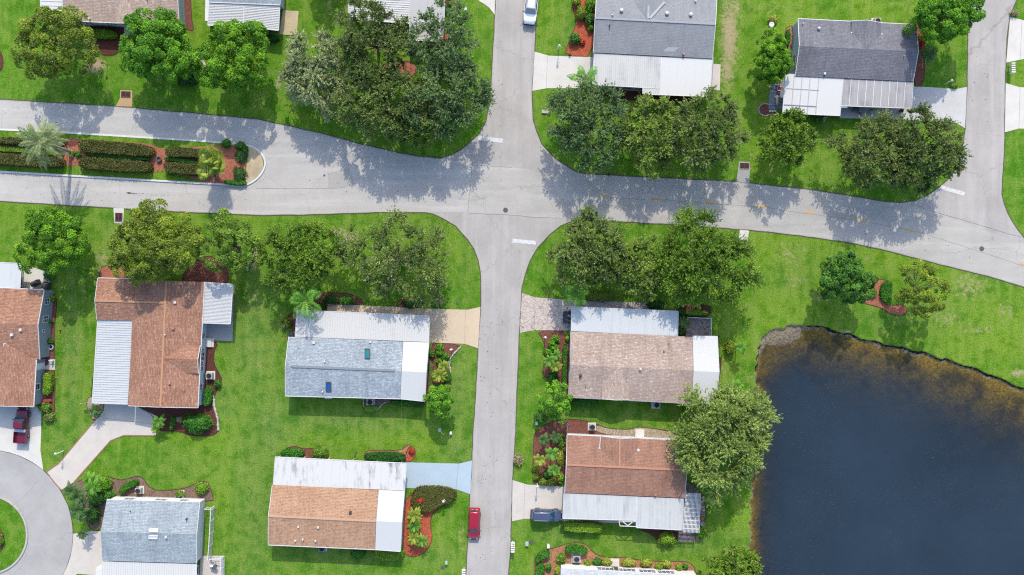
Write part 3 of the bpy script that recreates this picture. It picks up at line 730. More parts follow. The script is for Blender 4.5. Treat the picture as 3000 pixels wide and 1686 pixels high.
for k,c in (('mint',(186,206,200)),('white',(236,236,234)),('lightblue',(178,198,208)),('grey',(156,166,174)),('cream',(222,214,200)),('sage',(150,160,156)),('icy',(206,220,230))):
    t=NT('siding_'+k); wv=t.n('ShaderNodeTexWave'); wv.bands_direction='Z'; wv.wave_profile='SAW'; wv.inputs['Scale'].default_value=1.6; t.l(t.pos(),wv.inputs['Vector'])
    c0=ill(*c); W_[k]=t.done(t.principled(t.mix(t.ramp(wv.outputs['Fac'],.8,1,0,.35),t.mix(t.ramp(t.noise(2,4),.35,.7),c0,mul(c0,.9)),mul(c0,.6)),.75,0,.25))
M['trim']=simple('trim_white',ill(240,240,240),.55,.06)
M['trim_grey']=simple('trim_grey',ill(170,174,180),.6,.1)
M['glass']=simple('window_glass',(.012,.02,.03),.06,.3,2,spec=.8)
M['screen']=simple('screen_mesh',(.018,.018,.022),.7,.4,5)
M['sky_teal']=simple('skylight_teal',ill(40,134,148),.15,.15,2,spec=.6)
M['sky_blue']=simple('skylight_blue',ill(36,94,170),.15,.15,2,spec=.6)
M['sky_white']=simple('skylight_white',ill(236,240,242),.3,.08)
M['vent']=simple('vent_white',ill(232,232,230),.5,.1)
M['vent_red']=simple('vent_red',ill(200,140,126),.6,.2)
M['vent_dark']=simple('vent_dark',ill(84,76,72),.7,.2)
M['ridge_grey']=simple('ridge_vent_grey',ill(150,156,162),.8,.25,30)

def P3(t,p,z): return G(t,p[0],p[1],z)
class House: pass
def plane_z(p,a,b,c):
    n=(b-a).cross(c-a); return a.z-(n.x*(p.x-a.x)+n.y*(p.y-a.y))/n.z
def gable_part(h,t,A0,A1,R0,R1,B0,B1,he,hr,roofm,wallm,name='roof',walls=True,ohe=.18,ohg=.12,th=.11,trim=(1,1,1,1),trimm='trim',ridgem=None,faces=None):
    """gable roof over its own walls. A = one eave, B = the other, R = ridge; 0/1 = the two gable ends"""
    a0,a1=P3(t,A0,he),P3(t,A1,he); b0,b1=P3(t,B0,he),P3(t,B1,he); r0,r1=P3(t,R0,hr),P3(t,R1,hr)
    mb=MB()
    mb.slab([a0,a1,r1,r0],th); mb.slab([b1,b0,r0,r1],th)
    roof=meshobj(name,mb,roofm,h.root)
    if ridgem is not None:
        rb=MB(); dz=Vector((0,0,.03)); rb.bar(r0+dz,r1+dz,.28,.05); sub('ridge_cap',rb,ridgem,roof)
    # fascia boards / drip edges, set just outside the roof slab
    fb=MB(); zz=Vector((0,0,-.055)); n=((b0-a0).normalized()*1); e=(a1-a0).normalized(); n.z=0; n.normalize()
    if trim[0]: fb.bar(a0-n*.055+zz,a1-n*.055+zz,.1,.12)
    if trim[1]: fb.bar(b0+n*.055+zz,b1+n*.055+zz,.1,.12)
    if trim[2]: fb.bar(a0-e*.045+zz,r0-e*.045+zz,.07,.14); fb.bar(r0-e*.045+zz,b0-e*.045+zz,.07,.14)
    if trim[3]: fb.bar(a1+e*.045+zz,r1+e*.045+zz,.07,.14); fb.bar(r1+e*.045+zz,b1+e*.045+zz,.07,.14)
    if fb.v: sub('fascia',fb,M[trimm],roof)
    q=House(); h.qs.append(q); q.roof=roof; q.a0,q.a1,q.b0,q.b1,q.r0,q.r1=a0,a1,b0,b1,r0,r1
    if walls:
        wa0=a0+e*ohg+n*ohe; wa1=a1-e*ohg+n*ohe; wb0=b0+e*ohg-n*ohe; wb1=b1-e*ohg-n*ohe
        ze=he-.14; zr=hr-.19
        ra=r0+e*ohg; rb_=r1-e*ohg
        v=[(p.x,p.y,z) for z in (0,ze) for p in (wa0,wa1,wb1,wb0)]+[(ra.x,ra.y,zr),(rb_.x,rb_.y,zr)]
        w=MB().add(v,[(3,2,1,0),(1,0,4,5),(3,2,6,7)[::-1],(2,1,5,9,6)[::-1],(0,3,7,8,4)[::-1],(4,8,9,5),(7,6,9,8)])
        q.wall=meshobj('wall',w,wallm,h.root)
        q.seg={'A':(wa0,wa1),'B':(wb1,wb0),'E1':(wa1,wb1),'E0':(wb0,wa0)}
        q.cen=(wa0+wa1+wb0+wb1)/4
        # plinth skirt
        pl=MB()
        for s in ('A','E1','B','E0'):
            p0,p1=q.seg[s]; o=outn(q,s)*.012; pl.bar((p0+o)*1+Vector((0,0,-p0.z+.16)),(p1+o)+Vector((0,0,-p1.z+.16)),.03,.32)
        sub('skirting',pl,M['trim_grey'],q.wall)
    return q
def roofz(h,t,x,y,z0=2.6,dz=0.0):
    for q in h.qs:
        z=2.8
        for _ in range(6):
            w=G(t,x,y,z); z=min(plane_z(w,q.a0,q.a1,q.r0),plane_z(w,q.b0,q.b1,q.r0))
        d,_=seg_dist(np.array([[w.x,w.y]]),[tuple(p[:2]) for p in (q.a0,q.a1,q.r1,q.b1,q.b0,q.r0)])
        if d[0]>-.05: return z+dz
    return z0+dz
def outn(q,s):
    p0,p1=q.seg[s]; d=(p1-p0); n=Vector((d.y,-d.x,0)).normalized()
    if ((p0+p1)/2-q.cen).dot(n)<0: n=-n
    n.z=0; return n
def window(h,q,s,t,w,z0,z1,mull=1,bars=0,name='window',glass='glass',frame='trim'):
    """framed window on wall segment s at fraction t of its length"""
    p0,p1=q.seg[s]; p0=Vector((p0.x,p0.y,0)); p1=Vector((p1.x,p1.y,0)); d=(p1-p0).normalized(); n=outn(q,s)
    c=p0.lerp(p1,t)+n*.03; L=c-d*w/2; R=c+d*w/2; f=MB(); Z=lambda z:Vector((0,0,z))
    for a,b in ((L+Z(z0),R+Z(z0)),(L+Z(z1),R+Z(z1))): f.bar(a-d*.04,b+d*.04,.07,.08)
    for a in (L,R): f.bar(a+Z(z0+.041),a+Z(z1-.041),.07,.08,up=d)
    for k in range(1,mull+1):
        a=L+(R-L)*k/(mull+1); f.bar(a+Z(z0+.041),a+Z(z1-.041),.05,.06,up=d)
    for k in range(1,bars+1):
        z=z0+(z1-z0)*k/(bars+1); f.bar(L+Z(z)+d*.05+n*.004,R+Z(z)-d*.05+n*.004,.03,.03)
    fo=meshobj(name,f,M[frame],h.root)
    c2=n*-.015; m=MB().add([L+Z(z0)+c2,R+Z(z0)+c2,R+Z(z1)+c2,L+Z(z1)+c2],[(0,1,2,3)])
    sub('pane',m,M[glass],fo)
    return fo
def door(h,q,s,t,w=.95,z1=2.05,m='trim'):
    p0,p1=q.seg[s]; p0=Vector((p0.x,p0.y,0)); p1=Vector((p1.x,p1.y,0)); d=(p1-p0).normalized(); n=outn(q,s)
    c=p0.lerp(p1,t)+n*.02
    o=meshobj('door',MB().bar(c+Vector((0,0,.1)),c+Vector((0,0,z1)),.05,w,up=d),M[m],h.root)
    c2=c+d*w*.38+n*.06; sub('handle',MB().tube([c2+Vector((0,0,1.0)),c2+d*-.12+Vector((0,0,1.0))],.02,6),M['vent_dark'],o)
def steps(h,q,s,t,w=1.3):
    p0,p1=q.seg[s]; p0=Vector((p0.x,p0.y,0)); p1=Vector((p1.x,p1.y,0)); d=(p1-p0).normalized(); n=outn(q,s)
    c=p0.lerp(p1,t); m=MB(); rz=math.atan2(d.y,d.x)
    m.box(c+n*.4+Vector((0,0,.16)),(w,.78,.32),rz); m.box(c+n*.95+Vector((0,0,.08)),(w,.31,.16),rz)
    meshobj('steps',m,M['conc_white'],h.root)
def cross_gable(h,t,q,side,rm,re,vL,vR,eL,eR,roofm,wallm=None,dz=0.0):
    """small gable crossing the main slope. rm meets the main ridge, re its outer ridge end, vL/vR valley ends, eL/eR outer eave corners"""
    he,hr=q.a0.z,q.r0.z
    A=(q.a0,q.a1,q.r0) if side=='A' else (q.b0,q.b1,q.r0)
    def onmain(p):
        z=(he+hr)/2
        for _ in range(6): w=G(t,p[0],p[1],z); z=plane_z(w,*A)
        return z
    zl=onmain(vL); zr=onmain(vR); zm=hr+.012
    ze=(zl+zr)/2+dz
    m=MB()
    RM=G(t,rm[0],rm[1],zm); RE=G(t,re[0],re[1],zm)
    VL=G(t,vL[0],vL[1],ze); VR=G(t,vR[0],vR[1],ze); EL=G(t,eL[0],eL[1],ze); ER=G(t,eR[0],eR[1],ze)
    m.solid([EL,VL,RM,RE],he-.28); m.solid([VR,ER,RE,RM],he-.28)
    o=meshobj('cross_gable',m,roofm,h.root)
    f=MB(); z=Vector((0,0,-.05)); dd=(RE-RM); dd.z=0; dd.normalize(); dd=dd*.05
    f.bar(EL+dd+z,RE+dd+z,.08,.12); f.bar(RE+dd+z,ER+dd+z,.08,.12)
    sub('fascia',f,M['trim'],o)
    return o
def metal(h,t,P,z_in,z_out,m,ribs=0,name='carport_roof',ribw=.045,ribh=.045,across=True,th=.07,trim=True,posts=0,ribm=None,postpts=None,zs=None):
    """flat metal roof: P = inner0, inner1, outer1, outer0; ribs run from the inner to the outer edge"""
    zz=zs or (z_in,z_in,z_out,z_out)
    p=[G(t,q[0],q[1],z) for q,z in zip(P,zz)]
    mb=MB(); mb.slab(p,th)
    up=Vector((0,0,ribh/2))
    rb=mb if ribm is None else MB()
    for k in range(1,ribs+1):
        f=k/(ribs+1)
        if across: a=p[0].lerp(p[1],f); b=p[3].lerp(p[2],f)
        else: a=p[0].lerp(p[3],f); b=p[1].lerp(p[2],f)
        d=(b-a).normalized()*.03
        rb.bar(a+up+d,b+up-d,ribw,ribh)
    o=meshobj(name,mb,m,h.root)
    if ribm is not None: sub('rib',rb,ribm,o)
    if trim:
        f=MB(); z=Vector((0,0,-.03)); n=(p[3]-p[0]); n.z=0; n.normalize(); e=(p[1]-p[0]).normalized()
        f.bar(p[3]+n*.05+z,p[2]+n*.05+z,.09,.12); f.bar(p[0]-e*.04+z,p[3]-e*.04+z,.06,.11); f.bar(p[1]+e*.04+z,p[2]+e*.04+z,.06,.11)
        sub('gutter',f,M['trim'],o)
    for k in range(posts):
        f=(k+.03+.0*k)/(posts-1)*.94+.01 if posts>1 else .5
        c=p[3].lerp(p[2],f)+(p[0]-p[3]).normalized()*.15
        meshobj('post',MB().box((c.x,c.y,(c.z-th)/2),(.09,.09,c.z-th-.004)),M['trim'],h.root)
    return o
def room(h,t,P,z,wallm,name='wall'):
    """plain walls of a lean-to room under a flat roof; returns segs"""
    p=[G(t,a,b,0) for a,b in P]; q=House()
    q.wall=meshobj(name,MB().prism(p,0,z),wallm,h.root); q.cen=sum(p,Vector((0,0,0)))/4
    q.seg={i:(p[i],p[(i+1)%4]) for i in range(4)}
    return q
def roof_item(h,t,x,y,z,kind,m,sz=.3,rz=0.0,hgt=.3):
    z=roofz(h,t,x,y,z); c=G(t,x,y,z)
    if kind=='box': o=MB().box(c+Vector((0,0,hgt/2-.1)),(sz,sz,hgt+.1),rz); nm='roof_vent'
    elif kind=='pipe': o=MB().tube([c-Vector((0,0,.15)),c+Vector((0,0,hgt))],sz/2,10); nm='vent_pipe'
    elif kind=='turbine':
        o=MB().lathe(c-Vector((0,0,.15)),[(sz*.35,0),(sz*.35,.2),(sz*.5,.22),(sz*.55,.35),(sz*.45,.5),(sz*.15,.56)],14); nm='roof_vent'
    return meshobj(nm,o,m,h.root,bevel=.02 if kind=='box' else 0)
def skylight(h,t,pts,z,m,frame='vent_dark'):
    p=[G(t,x,y,roofz(h,t,x,y,z,.06)) for x,y,dz in pts]
    c=sum(p,Vector((0,0,0)))/4
    f=MB()
    for i in range(4):
        a,b=p[i],p[(i+1)%4]; f.bar(a,b,.09,.16)
    fo=meshobj('skylight',f,M[frame],h.root)
    g=[c+(q-c)*.96+Vector((0,0,.045)) for q in p]
    sub('pane',MB().slab(g,.05),M[m],fo)
def house(name,label,t,x,y,group='houses of the estate'):
    h=House(); h.qs=[]; h.root=thing(name,label,'house',G(t,x,y,0),group=group); return h

HE,HR=2.5,3.2
# 1 tan house, top left
h=house('house','tan shingled house with pale mint walls behind the two round trees, top left corner',0,1200,-100)
q=gable_part(h,0,(630,-520),(1770,-480),(632,-150),(1775,-122),(632,205),(1800,258),HE,HR,SH['tan'],W_['mint'],trim=(0,1,1,1))
cross_gable(h,0,q,'B',(1255,-60),(1262,232),(1118,200),(1400,212),(1115,228),(1402,238),SH['tan'])
metal(h,0,[(637,-300),(637,112),(412,100),(408,-300)],2.38,2.3,MR['clean'],8,across=True,posts=3)
for tt,w,n in ((.16,1.9,2),(.38,1.5,2),(.62,2.8,3),(.86,1.4,1)): window(h,q,'B',1-tt,w,.95,2.0,n,1)
window(h,q,'E1',.5,1.4,.9,2.0,1,1); door(h,q,'E0',.3); steps(h,q,'B',.5)
roof_item(h,0,905,190,2.62,'box',M['vent'],.22); roof_item(h,0,1480,5,3.2,'pipe',M['vent_dark'],.12)
# 2 grey house with sunroom
h=house('house','small house with white ribbed sunroom roof and rusty concrete pad beside it',0,2450,-150)
q=gable_part(h,0,(2130,-700),(2830,-690),(2120,-310),(2825,-300),(2105,20),(2812,48),HE,HR,SH['blue'],W_['icy'],trim=(0,1,1,1))
room_q=room(h,0,[(2125,30),(2815,60),(2800,300),(2120,265)],2.2,W_['white'])
metal(h,0,[(2105,12),(2450,26),(2446,262),(2090,254)],2.36,2.2,MR['clean'],14,name='sunroom_roof',across=False)
metal(h,0,[(2458,28),(2812,44),(2799,306),(2454,264)],2.34,2.18,MR['clean'],14,name='sunroom_roof',across=False)
for k in range(6): window(h,room_q,2,(k+.5)/6,1.3,.35,1.95,0,0,name='screen_panel',glass='screen')
for k in range(2): window(h,room_q,1,(k+.5)/2,1.4,.35,1.95,1,0,name='screen_panel',glass='screen')
window(h,q,'E1',.8,1.2,.9,2.0)
# 3 white-roofed house behind the big oaks
h=house('house','flat white roofed house half hidden under the spreading oaks by the north street',10,1400,-150)
q=gable_part(h,10,(945,-900),(1910,-880),(940,-640),(1905,-620),(935,-300),(1900,-290),HE,HR,SH['grey'],W_['sage'],trim=(0,1,1,1))
rq=room(h,10,[(960,-280),(1880,-280),(1868,370),(968,170)],2.15,W_['sage'])
metal(h,10,[(935,-285),(1545,-285),(1538,236),(928,190)],2.36,2.22,MR['clean'],22,name='porch_roof',across=False)
metal(h,10,[(1562,-285),(1905,-285),(1890,218),(1550,214)],2.37,2.3,MR['greyflat'],1,name='porch_roof',across=True)
metal(h,10,[(1548,221),(1888,225),(1875,416),(1540,402)],2.26,2.2,MR['white'],13,name='porch_roof',across=False)
for k in range(4): window(h,rq,2,.1+.22*k,1.8,.5,1.9,1,0)
window(h,rq,1,.7,1.5,.7,1.9); door(h,rq,1,.35)
# 4 silver-grey house
h=house('house','silver grey shingled house with patched roof and long white carport beside the pale driveway',20,1420,250)
q=gable_part(h,20,(860,-165),(2062,-105),(838,182),(2043,245),(820,530),(2012,590),HE,3.3,SH['grey'],W_['grey'],trim=(0,0,1,1),ridgem=M['trim_grey'])
cross_gable(h,20,q,'A',(1368,200),(1398,-168),(1180,-40),(1580,-25),(1178,-150),(1605,-132),SH['grey'])
fl=MB(); a=G(20,1385,185,3.34); b=G(20,1535,20,3.02); fl.bar(a,b,.34,.04); fl.bar(G(20,1355,205,3.325),G(20,1440,205,3.325),.22,.05); fl.bar(G(20,1372,60,3.35),G(20,1368,190,3.352),.3,.05)
meshobj('valley_flashing',fl,simple('flashing_pale',ill(190,200,202,.9),.5,.2,4),h.root)
rq=room(h,20,[(1330,600),(1990,620),(1968,930),(1325,905)],2.2,W_['grey'])
metal(h,20,[(828,537),(1500,572),(1484,888),(810,850)],2.37,2.3,MR['worn'],32,posts=4)
metal(h,20,[(1316,884),(1484,893),(1485,952),(1316,944)],2.29,2.27,MR['worn'],7,trim=True)
metal(h,20,[(1504,574),(2012,594),(1990,971),(1487,952)],2.37,2.26,MR['clean'],5,ribw=.02,ribh=.01,name='porch_roof')
for x in (.2,.5,.8): window(h,rq,2,x,1.6,.7,1.95,1,0)
window(h,q,'E0',.4,1.4,.9,2.0,1,1); window(h,q,'E1',.3,1.3,.9,2.0); door(h,rq,1,.4)
for x,y,z in ((1100,110,3.45),(1556,140,3.5),(1795,152,3.5)): roof_item(h,20,x,y,z,'turbine',M['vent'],.5)
roof_item(h,20,1008,155,3.55,'pipe',M['vent'],.2); roof_item(h,20,1843,18,3.1,'pipe',M['vent'],.2); roof_item(h,20,980,262,3.45,'pipe',M['vent_dark'],.2,hgt=.35)
roof_item(h,20,1723,548,2.66,'box',M['vent_red'],.3)
p=[G(20,x,y,2.65) for x,y in ((1570,476),(1685,482),(1632,524),(1514,520))]
q4=[Vector((v.x,v.y,plane_z(v,q.b0,q.b1,q.r0)+.02)) for v in p]; meshobj('roof_patch',MB().slab(q4,.015),simple('shingle_new',ill(186,188,192),.9,.1),h.root)
# 5 charcoal house
h=house('house','charcoal shingled house with light blue gable wall, white flat roof and weathered carport panels',30,880,500)
q=gable_part(h,30,(305,192),(1488,252),(318,463),(1510,517),(277,765),(1456,820),HE,3.3,SH['dark'],W_['lightblue'],trim=(1,0,1,1),ridgem=M['vent_dark'] if 0 else None)
cross_gable(h,30,q,'A',(1005,492),(1004,208),(836,335),(1137,348),(841,214),(1135,232),SH['dark'])
metal(h,30,[(178,740),(755,788),(722,1162),(148,1136)],2.38,2.26,MR['clean'],0,name='porch_roof',posts=0)
cl=MB()
for x0,y0,x1,y1 in ((180,890,515,910),(160,1052,490,1070)): cl.bar(G(30,x0,y0,2.36),G(30,x1,y1,2.36),.09,.03)
for f in (.14,.28,.42,.57): cl.bar(G(30,185+f*575,752+f*45,2.385),G(30,152+f*575,1132+f*25,2.285),.10,.03)
meshobj('roof_seam_tape',cl,simple('seam_tape',ill(196,202,210,.88),.6,.1),h.root)
metal(h,30,[(758,795),(1457,826),(1440,1088),(735,1062)],2.37,2.22,MR['panel'],8,ribm=M['trim'],posts=4,ribw=.09)
rq=room(h,30,[(215,790),(760,812),(732,1120),(190,1105)],2.2,W_['lightblue'])
for k in range(4): window(h,rq,3,(k+.5)/4,1.05,.3,1.95,0,0,name='screen_panel',glass='screen',frame='trim_grey')
for k in range(3): window(h,rq,2,.2+.3*k,1.8,.4,1.95,1,0,name='screen_panel',glass='screen')
window(h,q,'E0',.28,2.0,.7,2.0,2,1); window(h,q,'E0',.74,.45,2.1,2.5,0,0); window(h,q,'E1',.6,1.4,.9,2.0,1,1); window(h,q,'A',.25,1.5,.9,2.0)
roof_item(h,30,345,243,2.75,'pipe',M['vent'],.14,hgt=.4); roof_item(h,30,507,291,2.95,'turbine',M['vent'],.4); roof_item(h,30,567,745,2.6,'box',M['vent'],.3); roof_item(h,30,1365,565,3.5,'pipe',M['vent'],.1)
for x,y in ((838,332),(1143,348)): roof_item(h,30,x,y,2.85,'box',M['vent'],.2,.6,.12)
# 6 brown house at the left edge
h=house('house','brown shingled house with grey gable wall at the left edge beside the maroon pickup',2,50,600)
q=gable_part(h,2,(-700,-30),(440,22),(-700,330),(378,374),(-700,690),(397,719),HE,3.4,SH['brown'],W_['grey'],trim=(1,0,0,1))
q2=gable_part(h,2,(362,722),(335,1192),(62,560),(30,1186),(-245,700),(-280,1176),HE,3.15,SH['brown'],W_['grey'],trim=(1,0,0,1))
metal(h,1,[(-300,1440),(200,1448),(216,1206),(-300,1180)],2.38,2.28,MR['blue'],0,name='sunroom_roof')
rq=room(h,1,[(-300,1225),(240,1245),(235,1520),(-300,1520)],2.2,W_['white'])
for k in range(3): window(h,rq,1,(k+.5)/3,1.2,.3,1.95,0,0,name='screen_panel',glass='screen')
window(h,q,'E1',.15,.9,.9,2.1,1,2); window(h,q,'E1',.42,.95,.9,2.1,1,2); window(h,q,'E1',.6,.4,1.6,2.1,0,0)
window(h,q2,'A',.6,.9,1.0,2.0,0,1); door(h,q2,'A',.15); window(h,q2,'E1',.4,1.6,.9,2.0)
for x,y,z in ((212,422,3.6),(124,472,3.5),(57,572,3.35),(126,662,3.1)): roof_item(h,2,x,y,z,'box',M['vent'],.38)
# 7 russet house
h=house('house','russet shingled house with ribbed white carport roof and angled cream driveway',2,1500,600)
q=gable_part(h,2,(2052,-58),(1986,1203),(1672,-72),(1612,1197),(1348,-78),(1288,1182),HE,3.22,SH['brown'],W_['icy'],trim=(1,0,0,1),ridgem=simple('ridge_russet',ill(206,156,120),.9,.2,20))
q2=gable_part(h,2,(985,-98),(1352,-86),(955,128),(1665,150),(976,318),(1350,330),HE,3.19,SH['brown'],W_['icy'],name='wing_roof',trim=(1,0,1,0),ridgem=bpy.data.materials['ridge_russet'])
cross_gable(h,2,q,'A',(1640,708),(1983,721),(1876,573),(1868,858),(2010,577),(1990,862),SH['brown'])
metal(h,2,[(1335,334),(1285,1168),(930,1156),(985,322)],2.38,2.26,MR['blue'],34,posts=4,ribw=.06)
metal(h,2,[(2046,-56),(2038,352),(2312,362),(2338,-36)],2.38,2.28,MR['clean'],28,name='porch_roof',ribw=.04)
rq=room(h,2,[(2070,-40),(2345,-25),(2330,335),(2065,325)],2.15,W_['white'])
for k in range(4): window(h,rq,1,(k+.5)/4,1.2,.3,1.95,0,0,name='screen_panel',glass='screen',frame='trim')
for tt,w,z0,z1,m in ((.43,.9,.9,2.0,0),(.55,.6,.9,2.0,1),(.6,1.2,.7,2.1,1),(.66,.6,.9,2.0,1),(.7,.7,.9,2.0,0),(.85,.9,.9,2.0,1)): window(h,q,'A',tt,w,z0,z1,m,1)
window(h,q,'E1',.3,1.6,.9,2.0,1,1); steps(h,q,'A',.49); door(h,q2,'A',.3); window(h,q2,'E0',.5,1.2,.9,2.0)
roof_item(h,2,1763,146,3.35,'box',M['vent'],.34); roof_item(h,2,1743,406,3.35,'box',M['vent_red'],.36); roof_item(h,2,1708,957,3.3,'box',M['vent_red'],.36); roof_item(h,2,1665,470,3.6,'pipe',M['vent'],.2); roof_item(h,2,1850,1030,2.95,'pipe',M['vent_red'],.15)
# 8 blue-grey house
h=house('house','blue grey shingled house with two coloured skylights and white metal carport',12,900,750)
q=gable_part(h,12,(330,491),(1477,540),(297,782),(1461,838),(297,1084),(1448,1112),HE,3.15,SH['blue'],W_['white'],trim=(0,1,1,0))
gable_part(h,12,(1480,540),(1735,549),(1464,838),(1708,850),(1451,1112),(1697,1138),HE+.02,3.17,MR['clean'],W_['white'],name='porch_roof',trim=(0,1,0,1))
rv=MB(); rv.bar(G(12,352,787,3.18),G(12,1394,830,3.18),.32,.1); meshobj('ridge_vent',rv,M['ridge_grey'],h.root)
metal(h,12,[(396,492),(1735,545),(1742,285),(412,226)],2.38,2.24,MR['white'],54,posts=6)
sk=lambda x,y,w,d,z,s:[(x-w,y-d,-s),(x+w,y-d+4,-s),(x+w,y+d+4,s),(x-w,y+d,s)]
skylight(h,12,sk(1120,660,24,46,3.05,.16),3.07,'sky_teal'); skylight(h,12,sk(730,993,24,46,2.95,-.16),2.96,'sky_blue')
for x,y,z,s in ((583,550,2.75,.36),(1150,542,2.62,.3),(690,742,3.4,.2),(672,1043,2.65,.2)): roof_item(h,12,x,y,z,'box',M['vent'],s)
for tt in (.15,.4,.75): window(h,q,'B',tt,1.5,.9,2.0,1,1)
window(h,q,'E0',.3,1.3,.9,2.0,1,1); window(h,q,'E0',.7,1.3,.9,2.0,1,1); door(h,q,'A',.5); window(h,q,'A',.25,1.4,.9,2.0)
rf=MB(); c=G(12,722,1098,1.2); rf.box((c.x,c.y,.5),(1.0,.6,1.0)); meshobj('meter_box',rf,M['trim'],h.root)
wp=MB(); wp.bar(G(12,548,285,2.42),G(12,540,410,2.40),.2,.03); meshobj('roof_patch',wp,M['trim'],h.root)
# 9 peach house
h=house('house','peach shingled house with streaked white carport roof beside the pale blue driveway',13,700,800)
q=gable_part(h,13,(166,542),(1230,592),(127,852),(1205,904),(125,1140),(1195,1187),HE,3.15,SH['peach'],W_['cream'],trim=(0,1,1,0),ridgem=simple('ridge_peach',ill(214,176,146),.9,.2,20))
gable_part(h,13,(1233,592),(1490,603),(1208,904),(1463,916),(1198,1187),(1451,1206),HE+.02,3.17,MR['clean'],W_['cream'],name='porch_roof',trim=(0,1,0,1))
metal(h,13,[(175,543),(1490,597),(1511,326),(195,262)],2.38,2.24,MR['stain'],15,posts=6,ribw=.03,ribh=.02)
for x,y,z,s in ((428,962,3.25,.22),(626,966,3.25,.25),(473,1087,2.8,.22),(600,1100,2.75,.22),(397,1100,2.75,.2)): roof_item(h,13,x,y,z,'box',M['vent'],s)
roof_item(h,13,950,815,3.4,'box',M['vent_dark'],.36)
for tt in (.15,.4,.75): window(h,q,'B',tt,1.5,.9,2.0,1,1)
window(h,q,'E0',.5,1.6,.9,2.0,1,1); door(h,q,'A',.5); window(h,q,'A',.8,1.4,.9,2.0)
# 10 tan house, middle right
h=house('house','long tan shingled house with white carport and crazy paved driveway by the pond',22,1200,800)
q=gable_part(h,22,(590,438),(1815,492),(590,772),(1822,832),(565,1097),(1805,1160),HE,3.2,SH['tan'],W_['cream'],trim=(0,1,1,0),trimm='trim_grey',ridgem=None)
gable_part(h,22,(1817,481),(2062,484),(1825,834),(2080,848),(1808,1160),(2048,1172),HE+.02,3.22,MR['clean'],W_['cream'],name='porch_roof',trim=(0,0,0,1))
cross_gable(h,22,q,'B',(1060,800),(1042,1124),(905,985),(1182,1000),(900,1112),(1180,1122),SH['tan'])
metal(h,22,[(597,434),(1663,488),(1670,238),(600,192)],2.38,2.24,MR['blue'],12,posts=6,ribw=.025,ribh=.02)
roof_item(h,22,688,880,3.35,'turbine',M['vent_dark'],.4); roof_item(h,22,1290,815,3.55,'box',M['vent'],.32); roof_item(h,22,1528,630,3.1,'pipe',M['vent_red'],.25); roof_item(h,22,740,985,3.0,'pipe',M['vent_dark'],.1); roof_item(h,22,1575,555,2.9,'pipe',M['vent_dark'],.1)
for tt in (.2,.45,.7,.88): window(h,q,'B',1-tt,1.5,.9,2.0,1,1)
window(h,q,'E0',.3,1.4,.9,2.0,1,1); window(h,q,'E0',.7,1.4,.9,2.0,1,1); door(h,q,'A',.4)
# 11 rust house by the pond
h=house('house','rust brown shingled house with white lean-to roof and slatted pergola next to the pond',23,1150,500)
q=gable_part(h,23,(556,38),(1755,97),(550,336),(1758,392),(531,617),(1730,671),HE,3.15,SH['rust'],W_['white'],trim=(1,0,1,1),ridgem=simple('ridge_rust',ill(206,150,122),.9,.2,20))
o=cross_gable(h,23,q,'A',(1080,352),(1082,76),(885,182),(1264,192),(888,52),(1268,72),SH['rust'])
sub('ridge_cap',MB().bar(G(23,1080,350,3.19),G(23,1082,80,3.19),.26,.05),bpy.data.materials['ridge_rust'],o)
rq=room(h,23,[(1270,690),(1700,705),(1685,950),(1262,930)],2.15,W_['white'])
metal(h,23,[(525,623),(1252,655),(1247,893),(511,874)],2.38,2.28,MR['worn'],16,posts=4,ribw=.03,ribh=.015)
metal(h,23,[(1256,656),(1722,677),(1708,990),(1250,966)],2.38,2.24,MR['worn'],10,name='porch_roof',ribw=.03,ribh=.015)
fr=MB()
for a,b in (((1075,902),(1250,908)),((1250,908),(1248,958)),((1248,958),(1085,952)),((1085,952),(1075,902)),((1110,905),(1165,950)),((1165,950),(1215,908))): fr.bar(G(23,*a,2.2),G(23,*b,2.2),.1,.08)
meshobj('porch_frame',fr,M['trim'],h.root)
for tt,w in ((.12,1.6),(.36,2.2),(.52,2.2),(.75,1.5)): window(h,q,'A',tt,w,.8,2.0,2,1)
window(h,rq,2,.3,1.8,.6,1.95,1,0); window(h,rq,2,.7,1.8,.6,1.95,1,0); door(h,q,'A',.63); steps(h,q,'A',.63)
window(h,q,'E0',.5,1.5,.9,2.0,1,1)
roof_item(h,23,1552,196,2.95,'pipe',M['vent'],.2); roof_item(h,23,1440,640,2.6,'box',M['vent_red'],.25); roof_item(h,23,1270,190,3.0,'box',M['vent'],.35,.6,.1); roof_item(h,23,880,172,3.0,'box',M['vent'],.25,.6,.1); roof_item(h,23,684,420,3.35,'box',M['vent_red'],.2,0,.1)
dp=MB(); dp.bar(G(23,888,55,2.88),G(23,880,175,2.88),.1,.08); meshobj('downpipe',dp,M['trim'],h.root)
# 12 slate house bottom left
h=house('house','slate grey shingled house beside the turning circle with white trellis on its right',3,1500,1000)
q=gable_part(h,3,(1072,690),(2005,716),(1012,1014),(1974,1036),(1030,1302),(1974,1328),HE,3.2,SH['slate'],W_['white'],trim=(1,0,0,1),ohe=.1)
rq=room(h,3,[(1045,1320),(2000,1340),(1990,1800),(1040,1800)],2.2,W_['white'])
metal(h,3,[(1030,1308),(1973,1334),(1970,1800),(1030,1790)],2.38,2.25,MR['clean'],40,posts=0,ribw=.05)
window(h,q,'E1',.42,.7,.6,1.9,0,1); window(h,q,'E1',.72,1.2,.7,2.1,1,1)
for k in range(5): window(h,rq,1,(k+.5)/5,1.2,.15,2.0,0,0,name='screen_panel',glass='screen')
for tt,w in ((.2,1.4),(.55,1.6),(.8,1.2)): window(h,q,'A',tt,w,.9,2.0,1,1)
steps(h,q,'A',.73,.9); door(h,q,'A',.73)
